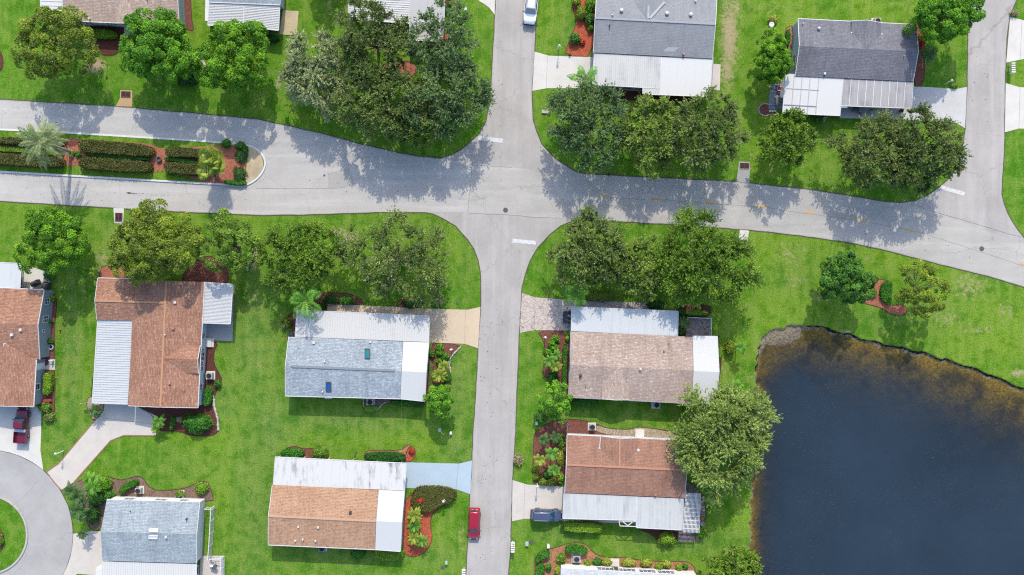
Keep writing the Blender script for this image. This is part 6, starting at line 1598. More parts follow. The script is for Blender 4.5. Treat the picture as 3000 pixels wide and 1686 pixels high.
# ---------------------------------------------------------------- person walking at the road edge
def person():
    c=G(21,960,312,0); root=thing('person','person in dark red top and white shoes walking along the shaded road edge','person',(c.x,c.y,.02),math.radians(250),world=False)
    J={'pel':(0,0,.92),'sp':(.01,0,1.12),'ch':(.03,0,1.36),'nk':(.04,0,1.50),'hd':(.06,0,1.60),'ht':(.05,0,1.72),
       'hl':(0,.09,.9),'kl':(.20,.10,.52),'al':(.24,.10,.09),'tl':(.42,.11,.05),'hr':(0,-.09,.9),'kr':(-.02,-.10,.50),'ar':(-.34,-.10,.14),'tr':(-.20,-.11,.04),
       'sl':(.03,.19,1.42),'el':(-.08,.24,1.14),'wl':(.02,.26,.92),'sr':(.03,-.19,1.42),'er':(.12,-.24,1.15),'wr':(.30,-.22,1.0)}
    E=[('pel','sp'),('sp','ch'),('ch','nk'),('nk','hd'),('hd','ht'),('pel','hl'),('hl','kl'),('kl','al'),('al','tl'),('pel','hr'),('hr','kr'),('kr','ar'),('ar','tr'),('ch','sl'),('sl','el'),('el','wl'),('ch','sr'),('sr','er'),('er','wr')]
    Rr={'pel':(.15,.12),'sp':(.14,.11),'ch':(.17,.12),'nk':(.055,.055),'hd':(.095,.085),'ht':(.07,.065),'hl':(.095,.09),'kl':(.06,.06),'al':(.04,.04),'tl':(.03,.03),'hr':(.095,.09),'kr':(.06,.06),'ar':(.04,.04),'tr':(.03,.03),'sl':(.06,.06),'el':(.042,.042),'wl':(.028,.028),'sr':(.06,.06),'er':(.042,.042),'wr':(.028,.028)}
    ks=list(J); vs=[J[k] for k in ks]; es=[(ks.index(a),ks.index(b)) for a,b in E]; rr=[Rr[k] for k in ks]
    for w,el,s in (('wl','el',1),('wr','er',-1)):
        a=Vector(J[w]); d=(a-Vector(J[el])).normalized(); side=Vector((0,s,0)); fw=d.cross(side).normalized()
        pi=len(vs); vs.append(tuple(a+d*.06)); rr.append((.03,.02)); es.append((ks.index(w),pi))
        for k,(off,ln) in enumerate(((-.028,.075),(-.010,.085),(.010,.08),(.028,.065))):
            b0=a+d*.085+fw*off; b1=b0+d*ln*.55-side*.006; b2=b1+d*ln*.45-side*.022
            i=len(vs); vs+= [tuple(b0),tuple(b1),tuple(b2)]; rr+=[(.010,.010),(.009,.009),(.008,.008)]; es+=[(pi,i),(i,i+1),(i+1,i+2)]
        t0=a+d*.035-fw*.032; t1=t0+d*.04-fw*.022; i=len(vs); vs+=[tuple(t0),tuple(t1)]; rr+=[(.011,.011),(.009,.009)]; es+=[(pi,i),(i,i+1)]
    me=bpy.data.meshes.new('body'); me.from_pydata(vs,es,[]); o=bpy.data.objects.new('body',me); COL.objects.link(o); o.parent=root
    md=o.modifiers.new('skin','SKIN'); md.use_smooth_shade=True
    for i,sv in enumerate(me.skin_vertices[0].data): sv.radius=rr[i]; sv.use_root=(i==0)
    o.modifiers.new('sub','SUBSURF').levels=1; o.modifiers['sub'].render_levels=1
    t=NT('person_skin'); z=t.n('ShaderNodeSeparateXYZ'); tc=t.n('ShaderNodeTexCoord'); t.l(tc.outputs['Object'],z.inputs[0])
    sk=ill(200,150,124); c1=t.mix(t.ramp(z.outputs[2],.498,.50),sk,ill(70,64,70)); 
    me.materials.append(t.done(t.principled(c1,.7)))
    # clothes as close shells: shirt, shorts, shoes; hair; face
    sh=MB(); sh.lathe((.02,0,0),[(.150,.93),(.152,1.05),(.165,1.2),(.195,1.36),(.18,1.43),(.09,1.49)],16,.82,1.12)
    for a,b,r0,r1 in (('sl','el',.075,.06),('sr','er',.075,.06)):
        A,B=Vector(J[a]),Vector(J[b]); sh.tube([A+(A-B)*.12,A,A.lerp(B,.62)],[r0*.8,r0,r1],10)
    meshobj('shirt',sh,simple('shirt_dark_red',ill(124,52,66),.9,.3),root,smooth=True)
    st=MB(); st.lathe((0,0,0),[(.13,.80),(.165,.86),(.16,.96)],14,.85,1.05)
    for a,b in (('hl','kl'),('hr','kr')): A,B=Vector(J[a]),Vector(J[b]); st.tube([A,A.lerp(B,.8)],[.105,.09],10)
    meshobj('shorts',st,simple('shorts_grey',ill(96,90,92),.9,.3),root,smooth=True)
    for a,b in (('al','tl'),('ar','tr')):
        A,B=Vector(J[a]),Vector(J[b]); d=(B-A).normalized(); m=MB().tube([A-d*.07+Vector((0,0,-.02)),A+Vector((0,0,-.02)),A.lerp(B,.6),B+d*.05],[.045,.058,.052,.035],10); meshobj('shoe',m,simple('shoe_white',ill(232,232,236),.7,.1),root,smooth=True)
    hd=Vector((.055,0,1.64)); hm=MB(); hm.lathe((hd.x-.015,0,hd.z-.03),[(.098,0),(.108,.05),(.095,.10),(.06,.135),(.01,.148)],14,1.05,.9); meshobj('hair',hm,simple('hair_dark',ill(48,38,34),.8,.3),root,smooth=True)
    fx=hd.x+.088
    m=MB(); m.lathe((fx-.01,0,1.60),[(.012,0),(.018,.015),(.008,.045)],8); meshobj('nose',m,M_skin(),root,smooth=True)
    for s in (-1,1):
        meshobj('eye',MB().lathe((fx-.012,s*.034,1.632),[(.002,-.010),(.012,0),(.002,.010)],8),M['plastic'],root); meshobj('ear',MB().lathe((hd.x-.01,s*.092,1.60),[(.008,-.02),(.018,.01),(.008,.035)],8,1.2,.5),M_skin(),root)
    meshobj('mouth',MB().box((fx-.012,0,1.578),(.012,.045,.01)),simple('lip',ill(170,96,88),.6,.1),root)
def M_skin(): return bpy.data.materials.get('skin_plain') or simple('skin_plain',ill(200,150,124),.7,.1)
person()
# ---------------------------------------------------------------- small fixtures
M['steel']=simple('steel_grey',ill(120,124,128),.5,.2,metal=.4)
M['beige']=simple('ac_beige',ill(196,190,180),.6,.1)
M['green_box']=simple('pedestal_green',ill(176,206,192),.6,.15)
M['grate']=simple('grate_iron',ill(112,74,76),.8,.3)
M['dark']=simple('pit_dark',(.006,.006,.008),.9,.1)
M['iron']=simple('cast_iron',ill(96,96,96),.7,.3,20)
M['post']=simple('post_dark',ill(80,84,86),.6,.2)
M['red_cushion']=simple('cushion_red',ill(214,36,36),.8,.15)
M['blue_barrel']=simple('barrel_blue',ill(40,80,200),.4,.15)
M['cover']=simple('cover_black',ill(72,72,78),.75,.35,3)
M['wood']=simple('wood_brown',ill(150,110,80),.8,.3)
M['hose']=simple('hose_tan',ill(176,172,120),.6,.1)
M['rocks']=simple('edging_stone',ill(200,196,186),.9,.35,4)

# air conditioners
def ac(t,x,y,rz,label,cover=None,w=.95):
    c=G(t,x,y,.75); root=thing('air_conditioner',label,'air conditioner',(c.x,c.y,0),rz,group='air conditioners beside the houses',world=False)
    meshobj('pad',MB().box((0,0,.06),(w+.35,w+.3,.12)),M['conc_white'],root)
    meshobj('casing',MB().box((0,0,.45),(w,w*.9,.66)),cover or M['beige'],root,bevel=.03)
    g=MB(); n=24
    for r in (.36,.27,.18): 
        pts=[(r*math.cos(2*math.pi*k/n),r*math.sin(2*math.pi*k/n),.80) for k in range(n+1)]; g.tube(pts,.018,5,False)
    for k in range(4): a=math.pi*k/4; g.bar((-.36*math.cos(a),-.36*math.sin(a),.80),(.36*math.cos(a),.36*math.sin(a),.80),.02,.02)
    f=meshobj('fan_guard',g,M['post'],root)
    h=meshobj('fan_hub',MB().lathe((0,0,.775),[(.38,.0),(.38,.006)],24),M['dark'],root); h.parent=f
    lv=MB()
    for k in range(5): lv.box((0,-w*.45-.004,.25+.09*k),(w*.8,.02,.03))
    meshobj('louvre',lv,M['trim_grey'],root)
    return root
ac(2,2100,885,0,'beige air conditioner with a round grille at the russet house east wall')
ac(12,1145,1150,0,'air conditioner in the eave shade of the blue grey house',M['beige'],.9)
ac(13,660,1180,0,'air conditioner in the peach house eave shade, blue sky light painted on its casing',simple('ac_sky_lit',ill(120,160,210),.6,.1),.9)  # blue of the sky light is put into the casing colour
ac(22,1455,1178,0,'air conditioner in the eave shade of the tan house by the pond')
ac(22,808,1402,0,'air conditioner on pale pad in the sandy strip behind the rust house',w=.85)
ac(3,1385,602,0,'beige air conditioner behind the slate house among brown mulch',w=.85)
ac(23,650,1290,0,'large grey air conditioner in the terracotta bed at the bottom edge',M['trim_grey'],1.05)
ac(30,1105,212,0,'air conditioner tucked behind the charcoal house cross gable')

# lamp posts
def lamp(t,base,top,label,arm=0):
    b=G(t,*base); root=thing('lamp_post',label,'lamp post',(b.x,b.y,0),group='white yard lamps',world=False)
    meshobj('pole',MB().tube([(0,0,0),(0,0,.1),(0,0,1.75)],[.09,.055,.045],8),M['trim'],root,smooth=True)
    l=MB(); l.lathe((0,0,1.74),[(.07,0),(.15,.06),(.19,.30),(.10,.40),(.03,.47)],6); meshobj('lantern',l,M['trim'],root,bevel=.01)
    meshobj('crossbar',MB().bar((-.28,0,1.55),(.28,0,1.55),.04,.05),M['trim'],root)
    return root
lamp(3,(640,198),0,'white yard lamp between the maroon pickup drive and the angled drive')
lamp(3,(872,852),0,'white yard lamp on the grass by the turning circle left of the slate roof')
lamp(30,(1770,850),0,'white yard lamp beside the charcoal house driveway')
lamp(20,(468,505),0,'white yard lamp at the edge of the pale north driveway')
lamp(12,(1970,612),0,'white yard lamp in the red mulch below the tan driveway')
lamp(22,(330,490),0,'white yard lamp in the red mulch beside the crazy paved driveway')
lamp(13,(1895,670),0,'white yard lamp standing inside the kidney shaped hedge')
lamp(23,(252,522),0,'white yard lamp by the clipped balls at the cream driveway')
# street signs
def sign(t,base,label,h=2.3,plates=((0,.75),(math.pi/2,.75)),m='green_sign'):
    b=G(t,*base); root=thing('street_sign',label,'street sign',(b.x,b.y,0),world=False)
    meshobj('post',MB().tube([(0,0,0),(0,0,h)],.035,8),M['post'],root,smooth=True)
    for k,(a,l) in enumerate(plates):
        meshobj('plate',MB().box((0,0,h-.12-.2*k),(l,.02,.16),a),M['trim_grey'],root)
    return root
sign(21,(400,1010),'thin dark street sign pole on the lawn of the south east corner')
sign(31,(800,55),'pale street sign on the lawn left of the joined oak pair',2.4,((.3,.8),(.3+math.pi/2,.6)))
# garden post with shadow, dark bird feeder
b=G(0,1082,660); root=thing('bird_feeder','small dark bird feeder on a pole on the lawn below the tan house','bird feeder',b,world=False)
meshobj('pole',MB().tube([(0,0,0),(0,0,1.3)],.03,6),M['post'],root); meshobj('feeder',MB().lathe((0,0,1.3),[(.14,0),(.14,.2),(.22,.22),(.03,.4)],8),M['wood'],root)

# mailbox rows
def mailboxes(t,x,y,n,rz,label):
    c=G(t,x,y,1.1); root=thing('mailbox_row',label,'mailboxes',(c.x,c.y,0),rz,group='white mailbox rows',world=False)
    fr=MB(); L=n*.32
    fr.box((0,0,.86),(.42,L,.06)); 
    for s in (-1,1): fr.box((0,s*L*.38,.42),(.09,.09,.85))
    meshobj('stand',fr,M['trim'],root)
    for k in range(n):
        yk=(k-(n-1)/2)*.32; m=MB(); w,h=.125,.20; pr=[(-w,0),(w,0),(w,h*.55)]+[(w*math.cos(a),h*.55+w*.75*math.sin(a)) for a in (math.pi*i/8 for i in range(1,8))]+[(-w,h*.55)]
        vs=[(sx*.26,yk+a,.90+b_) for sx in (-1,1) for a,b_ in pr]; q=len(pr)
        m.add(vs,[tuple(range(q-1,-1,-1)),tuple(range(q,2*q))]+[(i,(i+1)%q,q+(i+1)%q,q+i) for i in range(q)]); bx=meshobj('mailbox',m,M['trim'],root)
        f=meshobj('flag',MB().box((.05,yk+.135,1.06),(.14,.012,.06)),M['red_cushion'],root); f.parent=bx
    return root
mailboxes(30,2470,682,5,.03,'row of five white mailboxes on the verge between two pale driveways, right edge')
mailboxes(23,8,1172,5,-.03,'row of five white mailboxes at the street edge opposite the red hatchback')
mailboxes(13,2086,1435,4,-.03,'row of white mailboxes at the bottom edge left of the street')

# utility pedestals and lids
def pedestal(t,x,y,label,h=.7,m='green_box',sz=.34):
    c=G(t,x,y,h); root=thing('utility_pedestal',label,'utility box',(c.x,c.y,0),group='pale utility boxes on the lawns',world=False)
    meshobj('cabinet',MB().box((0,0,h/2),(sz,sz*1.3,h)),M[m],root,bevel=.04); meshobj('cap',MB().box((0,0,h+.03),(sz*1.15,sz*1.45,.06)),M[m],root,bevel=.02)
pedestal(12,1845,1432,'pale green utility box in the shade of the small lime tree')
pedestal(13,1958,20,'small white utility box right of the lime tree shadow',.4,'trim',.28)
pedestal(13,1913,1325,'small pale green utility box near the bottom edge of the lawn',.45,'green_box',.3)
pedestal(10,2105,92,'white utility box on the lawn beside the north street',.6,'trim',.3)
pedestal(23,366,1160,'white utility box at the rim of the terracotta bed',.6,'trim',.35)
pedestal(22,248,1362,'pale utility box below the small tree with bare twigs',.7,'green_box',.34)
pedestal(23,150,1135,'pale bluish utility box on the grass near the street mailboxes',.35,'green_box',.4)
def lid(t,x,y,r,label,m='iron',name='manhole_cover',z=.022):
    c=G(t,x,y); o=MB().lathe((c.x,c.y,0),[(r,.0),(r,z),(r*.82,z+.004),(r*.78,z-.002),(r*.55,z+.003),(r*.5,z-.002),(r*.2,z+.004)],20)
    tag(meshobj(name,o,M[m]),label,'manhole cover' if 'manhole' in name else 'access cover')
lid(11,2508,667,.36,'round iron manhole cover in the middle of the crossing',z=.028)
lid(31,2147,1055,.36,'round iron manhole cover in the east road below the stop line',z=.028)
lid(11,687,318,.16,'tiny dark valve cover on the west road beside the patch',name='valve_cover',z=.03)
lid(13,1876,1370,.3,'grey round lid in the lawn near the bottom edge',name='access_cover',z=.04)
lid(23,192,1115,.32,'bluish oval lid in the lawn near the street mailboxes',name='access_cover',z=.04)
lid(12,2025,158,.2,'small grey lid in the lawn above the tan driveway',name='access_cover',z=.04)
# drain grates
def grate(t,pts,label):
    p=GL(t,*pts); root=thing('drain_grate',label,'drain grate',(sum(p,Vector((0,0,0)))/4),group='storm drain grates')
    meshobj('pit',MB().sheet(p,.040),M['dark'],root)
    g=MB()
    for i in range(4): g.bar(p[i]+Vector((0,0,.055)),p[(i+1)%4]+Vector((0,0,.055)),.07,.04)
    for k in range(1,7): f=k/7; g.bar(p[0].lerp(p[3],f)+Vector((0,0,.055)),p[1].lerp(p[2],f)+Vector((0,0,.055)),.055,.03)
    g.bar(p[0].lerp(p[1],.5)+Vector((0,0,.062)),p[3].lerp(p[2],.5)+Vector((0,0,.062)),.07,.04)
    meshobj('grate_bars',g,M['grate'],root)
    rim=MB().strip(p,.16,.0,.05,True); meshobj('rim',rim,M['conc_apron'] if t==0 else M['conc_white'],root)
grate(0,[(1222,922),(1312,925),(1310,985),(1220,982)],'rusty storm drain grate on the tan apron by the west road')
grate(1,[(1160,695),(1232,698),(1230,785),(1158,783)],'rusty storm drain grate on the white apron between two shade trees')
grate(21,[(2292,192),(2382,195),(2380,255),(2290,252)],'dark storm drain grate between the two small oak groups')
grate(21,[(2300,965),(2360,970),(2345,1015),(2275,1012)],'storm drain grate half hidden under the largest oak by the white apron')

# railings, trellis, pergola
def railing(t,pts,label,h=.95,m='trim',bal=.16,name='railing'):
    p=[G(t,x,y) for x,y in pts]; root=thing(name,label,'railing',p[0])
    for a,b in zip(p,p[1:]):
        r=MB(); Z=lambda z:Vector((0,0,z)); d=(b-a); n=max(2,int(d.length/bal))
        r.bar(a+Z(h),b+Z(h),.07,.06); r.bar(a+Z(.15),b+Z(.15),.05,.05)
        for k in range(n+1): c=a.lerp(b,k/n); r.bar(c+Z(.15),c+Z(h),.035,.035,up=d.normalized())
        meshobj('rail_section',r,M[m],root)
    for c in p: meshobj('post',MB().box((c.x,c.y,(h+.08)/2),(.1,.1,h+.08)),M[m],root)
railing(22,[(1760,295),(1990,305),(1985,480)],'white picket railing round the stone patio of the tan house')
railing(3,[(2085,765),(2160,770)],'short white railing at the head of the trellis walk',1.0)
def trellis(t,pts,label,h=1.5):
    p=[G(t,x,y) for x,y in pts]; root=thing('trellis_fence',label,'fence',p[0]); Z=lambda z:Vector((0,0,z))
    for a,b in zip(p,p[1:]):
        r=MB(); d=(b-a).normalized()
        r.bar(a+Z(h),b+Z(h),.10,.06); r.bar(a+Z(.12),b+Z(.12),.06,.06); n=int((b-a).length/.35)
        for k in range(1,n): c=a.lerp(b,k/n); r.bar(c+Z(.12),c+Z(h),.03,.02,up=d)
        for k in range(1,4): z=.12+(h-.12)*k/4; r.bar(a+Z(z),b+Z(z),.02,.03)
        meshobj('fence_panel',r,M['trim'],root)
    for c in p: meshobj('post',MB().box((c.x,c.y,(h+.1)/2),(.11,.11,h+.1)),M['trim'],root)
trellis(3,[(2158,752),(2152,880),(2146,1005),(2138,1130),(2128,1250)],'white trellis fence along the right side of the slate house')
trellis(3,[(2120,1258),(2252,1255),(2248,1370),(2240,1490)],'white trellis fence around the slate house patio',1.2)
def pergola():
    h=2.35; cs=[(1742,628),(1896,634),(1882,1012),(1716,1002)]
    p=[G(23,x,y,h) for x,y in cs]; root=thing('pergola','white slatted pergola at the pond side end of the rust house','pergola',Vector((p[3].x,p[3].y,0)))
    for k in range(9):
        f=.05+.11*k; a=p[0].lerp(p[3],f); b=p[1].lerp(p[2],f)
        meshobj('beam',MB().bar(a-Vector((0,0,.06)),b-Vector((0,0,.055)),.13,.13),M['trim'],root)
    for k in range(13):
        f=.02+.08*k; a=p[0].lerp(p[1],f); b=p[3].lerp(p[2],f); e=(b-a).normalized()*.25
        meshobj('slat',MB().bar(a-e*.6+Vector((0,0,.045)),b+e*.6+Vector((0,0,.045)),.085,.06),M['trim'],root)
    for c in (p[1],p[2]):
        cc_=c+(p[0]+p[2]-c*2)*.04; meshobj('post',MB().box((cc_.x,cc_.y,1.1),(.1,.1,2.18)),M['trim'],root)
pergola()

# patio and yard furniture
def chair(t,x,y,rz,label,m,group=None):
    c=G(t,x,y,.4); root=thing('garden_chair',label,'chair',(c.x,c.y,.05),rz,group=group,world=False)
    meshobj('seat',MB().box((0,0,.42),(.55,.52,.05)),M['trim'],root,bevel=.01); meshobj('cushion',MB().box((.02,0,.49),(.46,.46,.09)),m,root,bevel=.03)
    b=MB(); b.bar((-.25,0,.44),(-.36,0,.98),.52,.05,up=(1,0,0)); meshobj('backrest',b,M['trim'],root,bevel=.01)
    for sx,sy in ((-.23,-.22),(-.23,.22),(.23,-.22),(.23,.22)): meshobj('leg',MB().box((sx,sy,.2),(.045,.045,.40)),M['trim'],root)
    for s in (-1,1): meshobj('armrest',MB().box((0,s*.27,.64),(.5,.06,.04)),M['trim'],root)
    return root
chair(30,112,835,math.pi,'white chair with red cushion on the slate pad, the upper of two',M['red_cushion'],'red cushioned chairs')
chair(30,112,898,math.pi,'white chair with red cushion on the slate pad, the lower of two',M['red_cushion'],'red cushioned chairs')
hs=MB(); c0=G(30,48,880,.06); hs.tube([c0+Vector((.42*math.cos(a)+.03*a,.36*math.sin(a),.02)) for a in (k*.4 for k in range(28))],.03,5)
tag(meshobj('garden_hose',hs,M['post'],smooth=True),'dark coiled hose on the slate pad beside the red cushioned chairs','hose')
# stone egret / statue: pale elongated figure
c=G(30,92,1005,.4); m=MB(); m.tube([(c.x,c.y+.62,.25),(c.x,c.y+.2,.42),(c.x+.02,c.y-.35,.44),(c.x+.05,c.y-.75,.25)],[.14,.2,.22,.16],10); tag(meshobj('stone_bench',m,simple('stone_pale',ill(222,216,196),.8,.2),smooth=True),'pale stone ornament lying along the screen wall on the slate pad','ornament')
for k,x in enumerate((22,46,72)):
    c=G(30,x,1118); tag(meshobj('stepping_stone',MB().box((c.x,c.y,.04),(.3,.34,.08)),M['conc_white'],bevel=.015),('leftmost','middle','rightmost')[k]+' of three white square stepping stones in red mulch','stepping stone','white stepping stones')
rs=MB().strip(chaikin(GL(20,(2475,1105),(2495,1060),(2540,1042),(2580,1055),(2640,1052)),2,False)+[],.12,0,.1); struct('kerb',rs,M['kerb_grey'])
rs=MB().strip(chaikin(GL(20,(2475,1105),(2490,1150),(2540,1170),(2600,1150),(2690,1152)),2,False),.12,0,.1); struct('kerb',rs,M['kerb_grey'])
# white bird bath
c=G(30,37,248,.7); tag(meshobj('bird_bath',MB().lathe((c.x,c.y,0),[(.22,0),(.2,.06),(.08,.12),(.07,.5),(.12,.58),(.36,.68),(.38,.74),(.3,.70),(.05,.66)],18),M['trim'],smooth=True),'white round bird bath beside the yellow bush left of the charcoal house','bird bath')
# H5 carport: clutter
def table(t,x,y,r,label,m,h=.72):
    c=G(t,x,y,h); root=thing('garden_table',label,'table',(c.x,c.y,.04),world=False)
    meshobj('tabletop',MB().lathe((0,0,h-.04),[(r,0),(r,.04)],20),M[m],root)
    meshobj('pedestal',MB().lathe((0,0,0),[(r*.5,0),(r*.4,.04),(.05,.08),(.05,h-.04)],12),M['post'],root)
table(30,880,1098,.45,'round dark table under the edge of the weathered carport','steel')
def bench_box(t,x,y,sx,sy,h,rz,label,m,name='storage_box',cat='box'):
    c=G(t,x,y,h); root=thing(name,label,cat,(c.x,c.y,.03),rz,world=False)
    meshobj('case',MB().box((0,0,h*.42),(sx,sy,h*.84)),m,root,bevel=.03); meshobj('lid',MB().box((0,0,h*.92),(sx*1.05,sy*1.05,h*.14)),m,root,bevel=.03)
bench_box(30,935,1110,.55,.6,.5,-.25,'pale grey box beside the round table under the weathered carport',M['trim_grey'])
bench_box(30,1062,1118,.9,.5,.6,.6,'pale green tilted chest at the edge of the weathered carport',M['green_box'])
bench_box(30,930,1155,.45,.4,.5,0,'small mauve box on the slab below the weathered carport',simple('box_mauve',ill(150,140,170),.7,.2))
c=G(30,1345,1112,.5); tag(meshobj('plant_pot',MB().lathe((c.x,c.y,.03),[(.2,0),(.28,.45),(.3,.5),(.26,.5),(.2,.36)],14),M['post']),'dark round pot at the corner post of the weathered carport','pot')
# stepladder under the white flat roof
c=G(30,568,1195,.8); root=thing('step_ladder','white step ladder leaning outside the white flat roof','ladder',(c.x,c.y,0),world=False)
for s in (-1,1): meshobj('side_rail',MB().bar((s*.2,-.35,0),(s*.16,.2,1.3),.05,.05),M['trim'],root)
for k in range(4): f=.15+.22*k; meshobj('rung',MB().bar((-.19+.02*k*.5,-.35+.55*f,1.3*f),(.19-.02*k*.5,-.35+.55*f,1.3*f),.06,.03),M['trim'],root)
# left patio: covered grills
def grill(t,x,y,rz,label,sx,sy,h=1.1):
    c=G(t,x,y,h*.8); root=thing('covered_grill',label,'grill',(c.x,c.y,.05),rz,group='covered grills on the patio',world=False)
    m=MB(); loft(m,[[(-sx,-sy,.05),(sx,-sy,.05),(sx,sy,.05),(-sx,sy,.05)],[(-sx*.98,-sy*.95,.6),(sx*.98,-sy*.95,.6),(sx*.98,sy*.95,.6),(-sx*.98,sy*.95,.6)],[(-sx*.95,-sy*.8,.85),(sx*.95,-sy*.8,.85),(sx*.95,sy*.8,.85),(-sx*.95,sy*.8,.85)],[(-sx*.6,-sy*.45,h),(sx*.6,-sy*.45,h),(sx*.6,sy*.45,h),(-sx*.6,sy*.45,h)]])
    meshobj('cover',m,M['cover'],root,bevel=.06); 
    for s in (-1,1): meshobj('wheel',MB().box((s*sx*.7,sy*.98,.09),(.08,.12,.17)),M['tyre'],root,bevel=.02)
grill(1,340,1400,.45,'grey covered grill nearest the screened wall of the brown house patio',.62,.36)
grill(1,445,1425,1.2,'black covered grill at the corner of the brown house patio',.5,.5)
# H8 side: cart and barrel
c=G(12,570,212,.85); tag(meshobj('barrel',MB().lathe((c.x,c.y,.03),[(.26,0),(.29,.08),(.3,.4),(.29,.75),(.26,.84),(.22,.82)],18),M['blue_barrel'],smooth=True),'bright blue barrel under the queen palm','barrel')
c=G(12,345,470,.6); root=thing('yard_cart','dark yard cart with red box left of the white carport','cart',(c.x,c.y,.03),.3,world=False)
meshobj('tray',MB().box((0,0,.45),(.85,.5,.28)),M['cover'],root,bevel=.04); meshobj('handle',MB().tube([(.42,.2,.5),(.78,.2,.85),(.78,-.2,.85),(.42,-.2,.5)],.03,6),M['trim'],root)
for s in (-1,1): meshobj('wheel',MB().tube([(-.3,s*.3,.16),(-.3,s*.36,.16)],.16,12),M['tyre'],root)
c=G(12,322,495,.4); tag(meshobj('crate',MB().box((c.x,c.y,.22),(.4,.3,.4)),simple('crate_red',ill(150,60,60),.8,.2),bevel=.02),'small red crate at the corner of the blue grey roof','crate')
# H6 side: hoop planter, pale figure on slab, hose, red bench
c=G(2,508,594,.3); tag(meshobj('hoop_planter',MB().tube([(c.x+.34*math.cos(a),c.y+.34*math.sin(a),.25) for a in (math.radians(k*18-150) for k in range(17))],.06,8),M['trim'],smooth=True),'white hoop planter in the red mulch along the grey wall','planter')
flat('step_slab',GL(2,(442,790),(492,770),(492,715),(558,718),(553,825),(440,820)),M['conc_cream'],.06)
c=G(2,512,738,.6); m=MB(); m.lathe((c.x,c.y,.06),[(.16,0),(.2,.1),(.12,.3),(.16,.5),(.1,.62),(.11,.72),(.04,.8)],12); m.tube([(c.x-.05,c.y,.45),(c.x-.42,c.y+.1,.55)],[.1,.03],8); m.tube([(c.x+.05,c.y,.45),(c.x+.3,c.y+.16,.6)],[.1,.05],8)
tag(meshobj('garden_statue',m,M['trim'],smooth=True),'white winged garden statue on the small slab by the grey wall','statue')
tag(meshobj('garden_hose',MB().tube(chaikin([G(2,*p)+Vector((0,0,.04)) for p in ((556,784),(600,790),(622,830),(612,890),(575,910),(540,890))],3,False),.03,5),M['hose'],smooth=True),'tan garden hose looped on the grass beside the small slab','hose')
c=G(2,480,1128); root=thing('red_bench','low red plank bench at the lower end of the grey wall bed','bench',(c.x,c.y,.02),.1,world=False)
meshobj('seat',MB().box((0,0,.4),(1.5,.36,.06)),simple('bench_red',ill(176,70,70),.7,.2),root)
for s in (-1,1): meshobj('leg',MB().box((s*.55,0,.19),(.08,.3,.37)),M['wood'],root)
c=G(2,610,425); tag(meshobj('lawn_ornament',MB().lathe((c.x,c.y,0),[(.1,0),(.12,.15),(.06,.3),(.09,.42),(.02,.5)],10),M['wood']),'small dark ornament standing on the grass right of the grey wall','ornament')
# flag left of the ribbed carport
c=G(2,905,1150); root=thing('garden_flag','small pale striped garden flag left of the ribbed carport','flag',(c.x,c.y,0),world=False)
meshobj('pole',MB().tube([(0,0,0),(-.1,.05,1.4)],.025,6),M['trim'],root)
t=NT('flag_cloth'); wv=t.n('ShaderNodeTexWave'); wv.inputs['Scale'].default_value=3.2; wv.bands_direction='Y'; t.l(t.pos(),wv.inputs[0]); fm=t.done(t.principled(t.mix(t.ramp(wv.outputs['Fac'],.45,.55),ill(226,226,230),ill(190,110,110)),.9))
fl=MB(); fl.add([(-.1,.05,1.35),(-.1,.05,.95),(-.45,-.05,.92),(-.45,-.05,1.3),(-.8,.02,.9),(-.8,.02,1.27)],[(0,1,2,3),(3,2,4,5)]); meshobj('cloth',fl,fm,root)
# slate house patio furniture
table(3,2155,1368,.36,'small round wire table on the slate house patio','steel',.7)
chair(3,2142,1322,1.3,'metal chair on the slate house patio above the wire table',M['trim_grey'])
# pergola side pots
c=G(23,1918,672,.4); tag(meshobj('plant_pot',MB().tube([(c.x-.18,c.y,.2),(c.x+.22,c.y,.2)],[.14,.24],12),M['kerb_grey']),'tipped pale urn among the stones beside the pergola','pot')
c=G(23,1912,930,.4); tag(meshobj('plant_pot',MB().lathe((c.x,c.y,0),[(.2,0),(.3,.4),(.32,.46),(.26,.46),(.2,.3)],14),M['kerb_grey']),'round grey pot among the stones by the pergola corner','pot')
c=G(23,1915,880,.2); tag(meshobj('clay_pot',MB().lathe((c.x,c.y,0),[(.16,0),(.22,.26),(.18,.26),(.14,.16)],12),simple('clay',ill(206,140,80),.8,.2)),'orange clay pot among the stones right of the pergola','pot')
# bed stones along the house 8 front bed and house 7 side
def stones(t,pts,label,s=.16,n=22):
    p=chaikin([G(t,*q) for q in pts],2,False); L=[0]
    for a,b in zip(p,p[1:]): L.append(L[-1]+(b-a).length)
    m=MB(); prev=None; path=[]
    for k in range(n):
        d=L[-1]*k/(n-1)
        for i in range(len(p)-1):
            if L[i]<=d<=L[i+1]+1e-6: path.append(p[i].lerp(p[i+1],(d-L[i])/max(1e-6,L[i+1]-L[i]))); break
    m.tube([q+Vector((random.uniform(-.04,.04),random.uniform(-.04,.04),.05)) for q in path],[s*random.uniform(.55,1.1) for _ in path],7)
    tag(meshobj('stone_edging',m,M['rocks']),label,'stone edging')
stones(12,[(2062,585),(2040,610),(1990,660),(1945,715),(1945,760),(1955,850)],'pale stone edging curving round the red front bed of the blue grey house')
stones(12,[(1310,1150),(1280,1160),(1240,1200),(1205,1230)],'pale stone edging curving from the air conditioner of the blue grey house',.12,12)
stones(12,[(1082,1115),(1083,1160),(1085,1200)],'short pale stone edging left of the shaded air conditioner',.1,9)
stones(2,[(2130,1060),(2155,1110),(2150,1200),(2190,1310),(2195,1430)],'pale stone edging right of the clipped hedge at the russet house',.18,22)
stones(0,[(1975,570),(2010,590),(2070,660),(2050,740),(2010,740)],'heap of pale stones between the two bright green trees',.25,12)
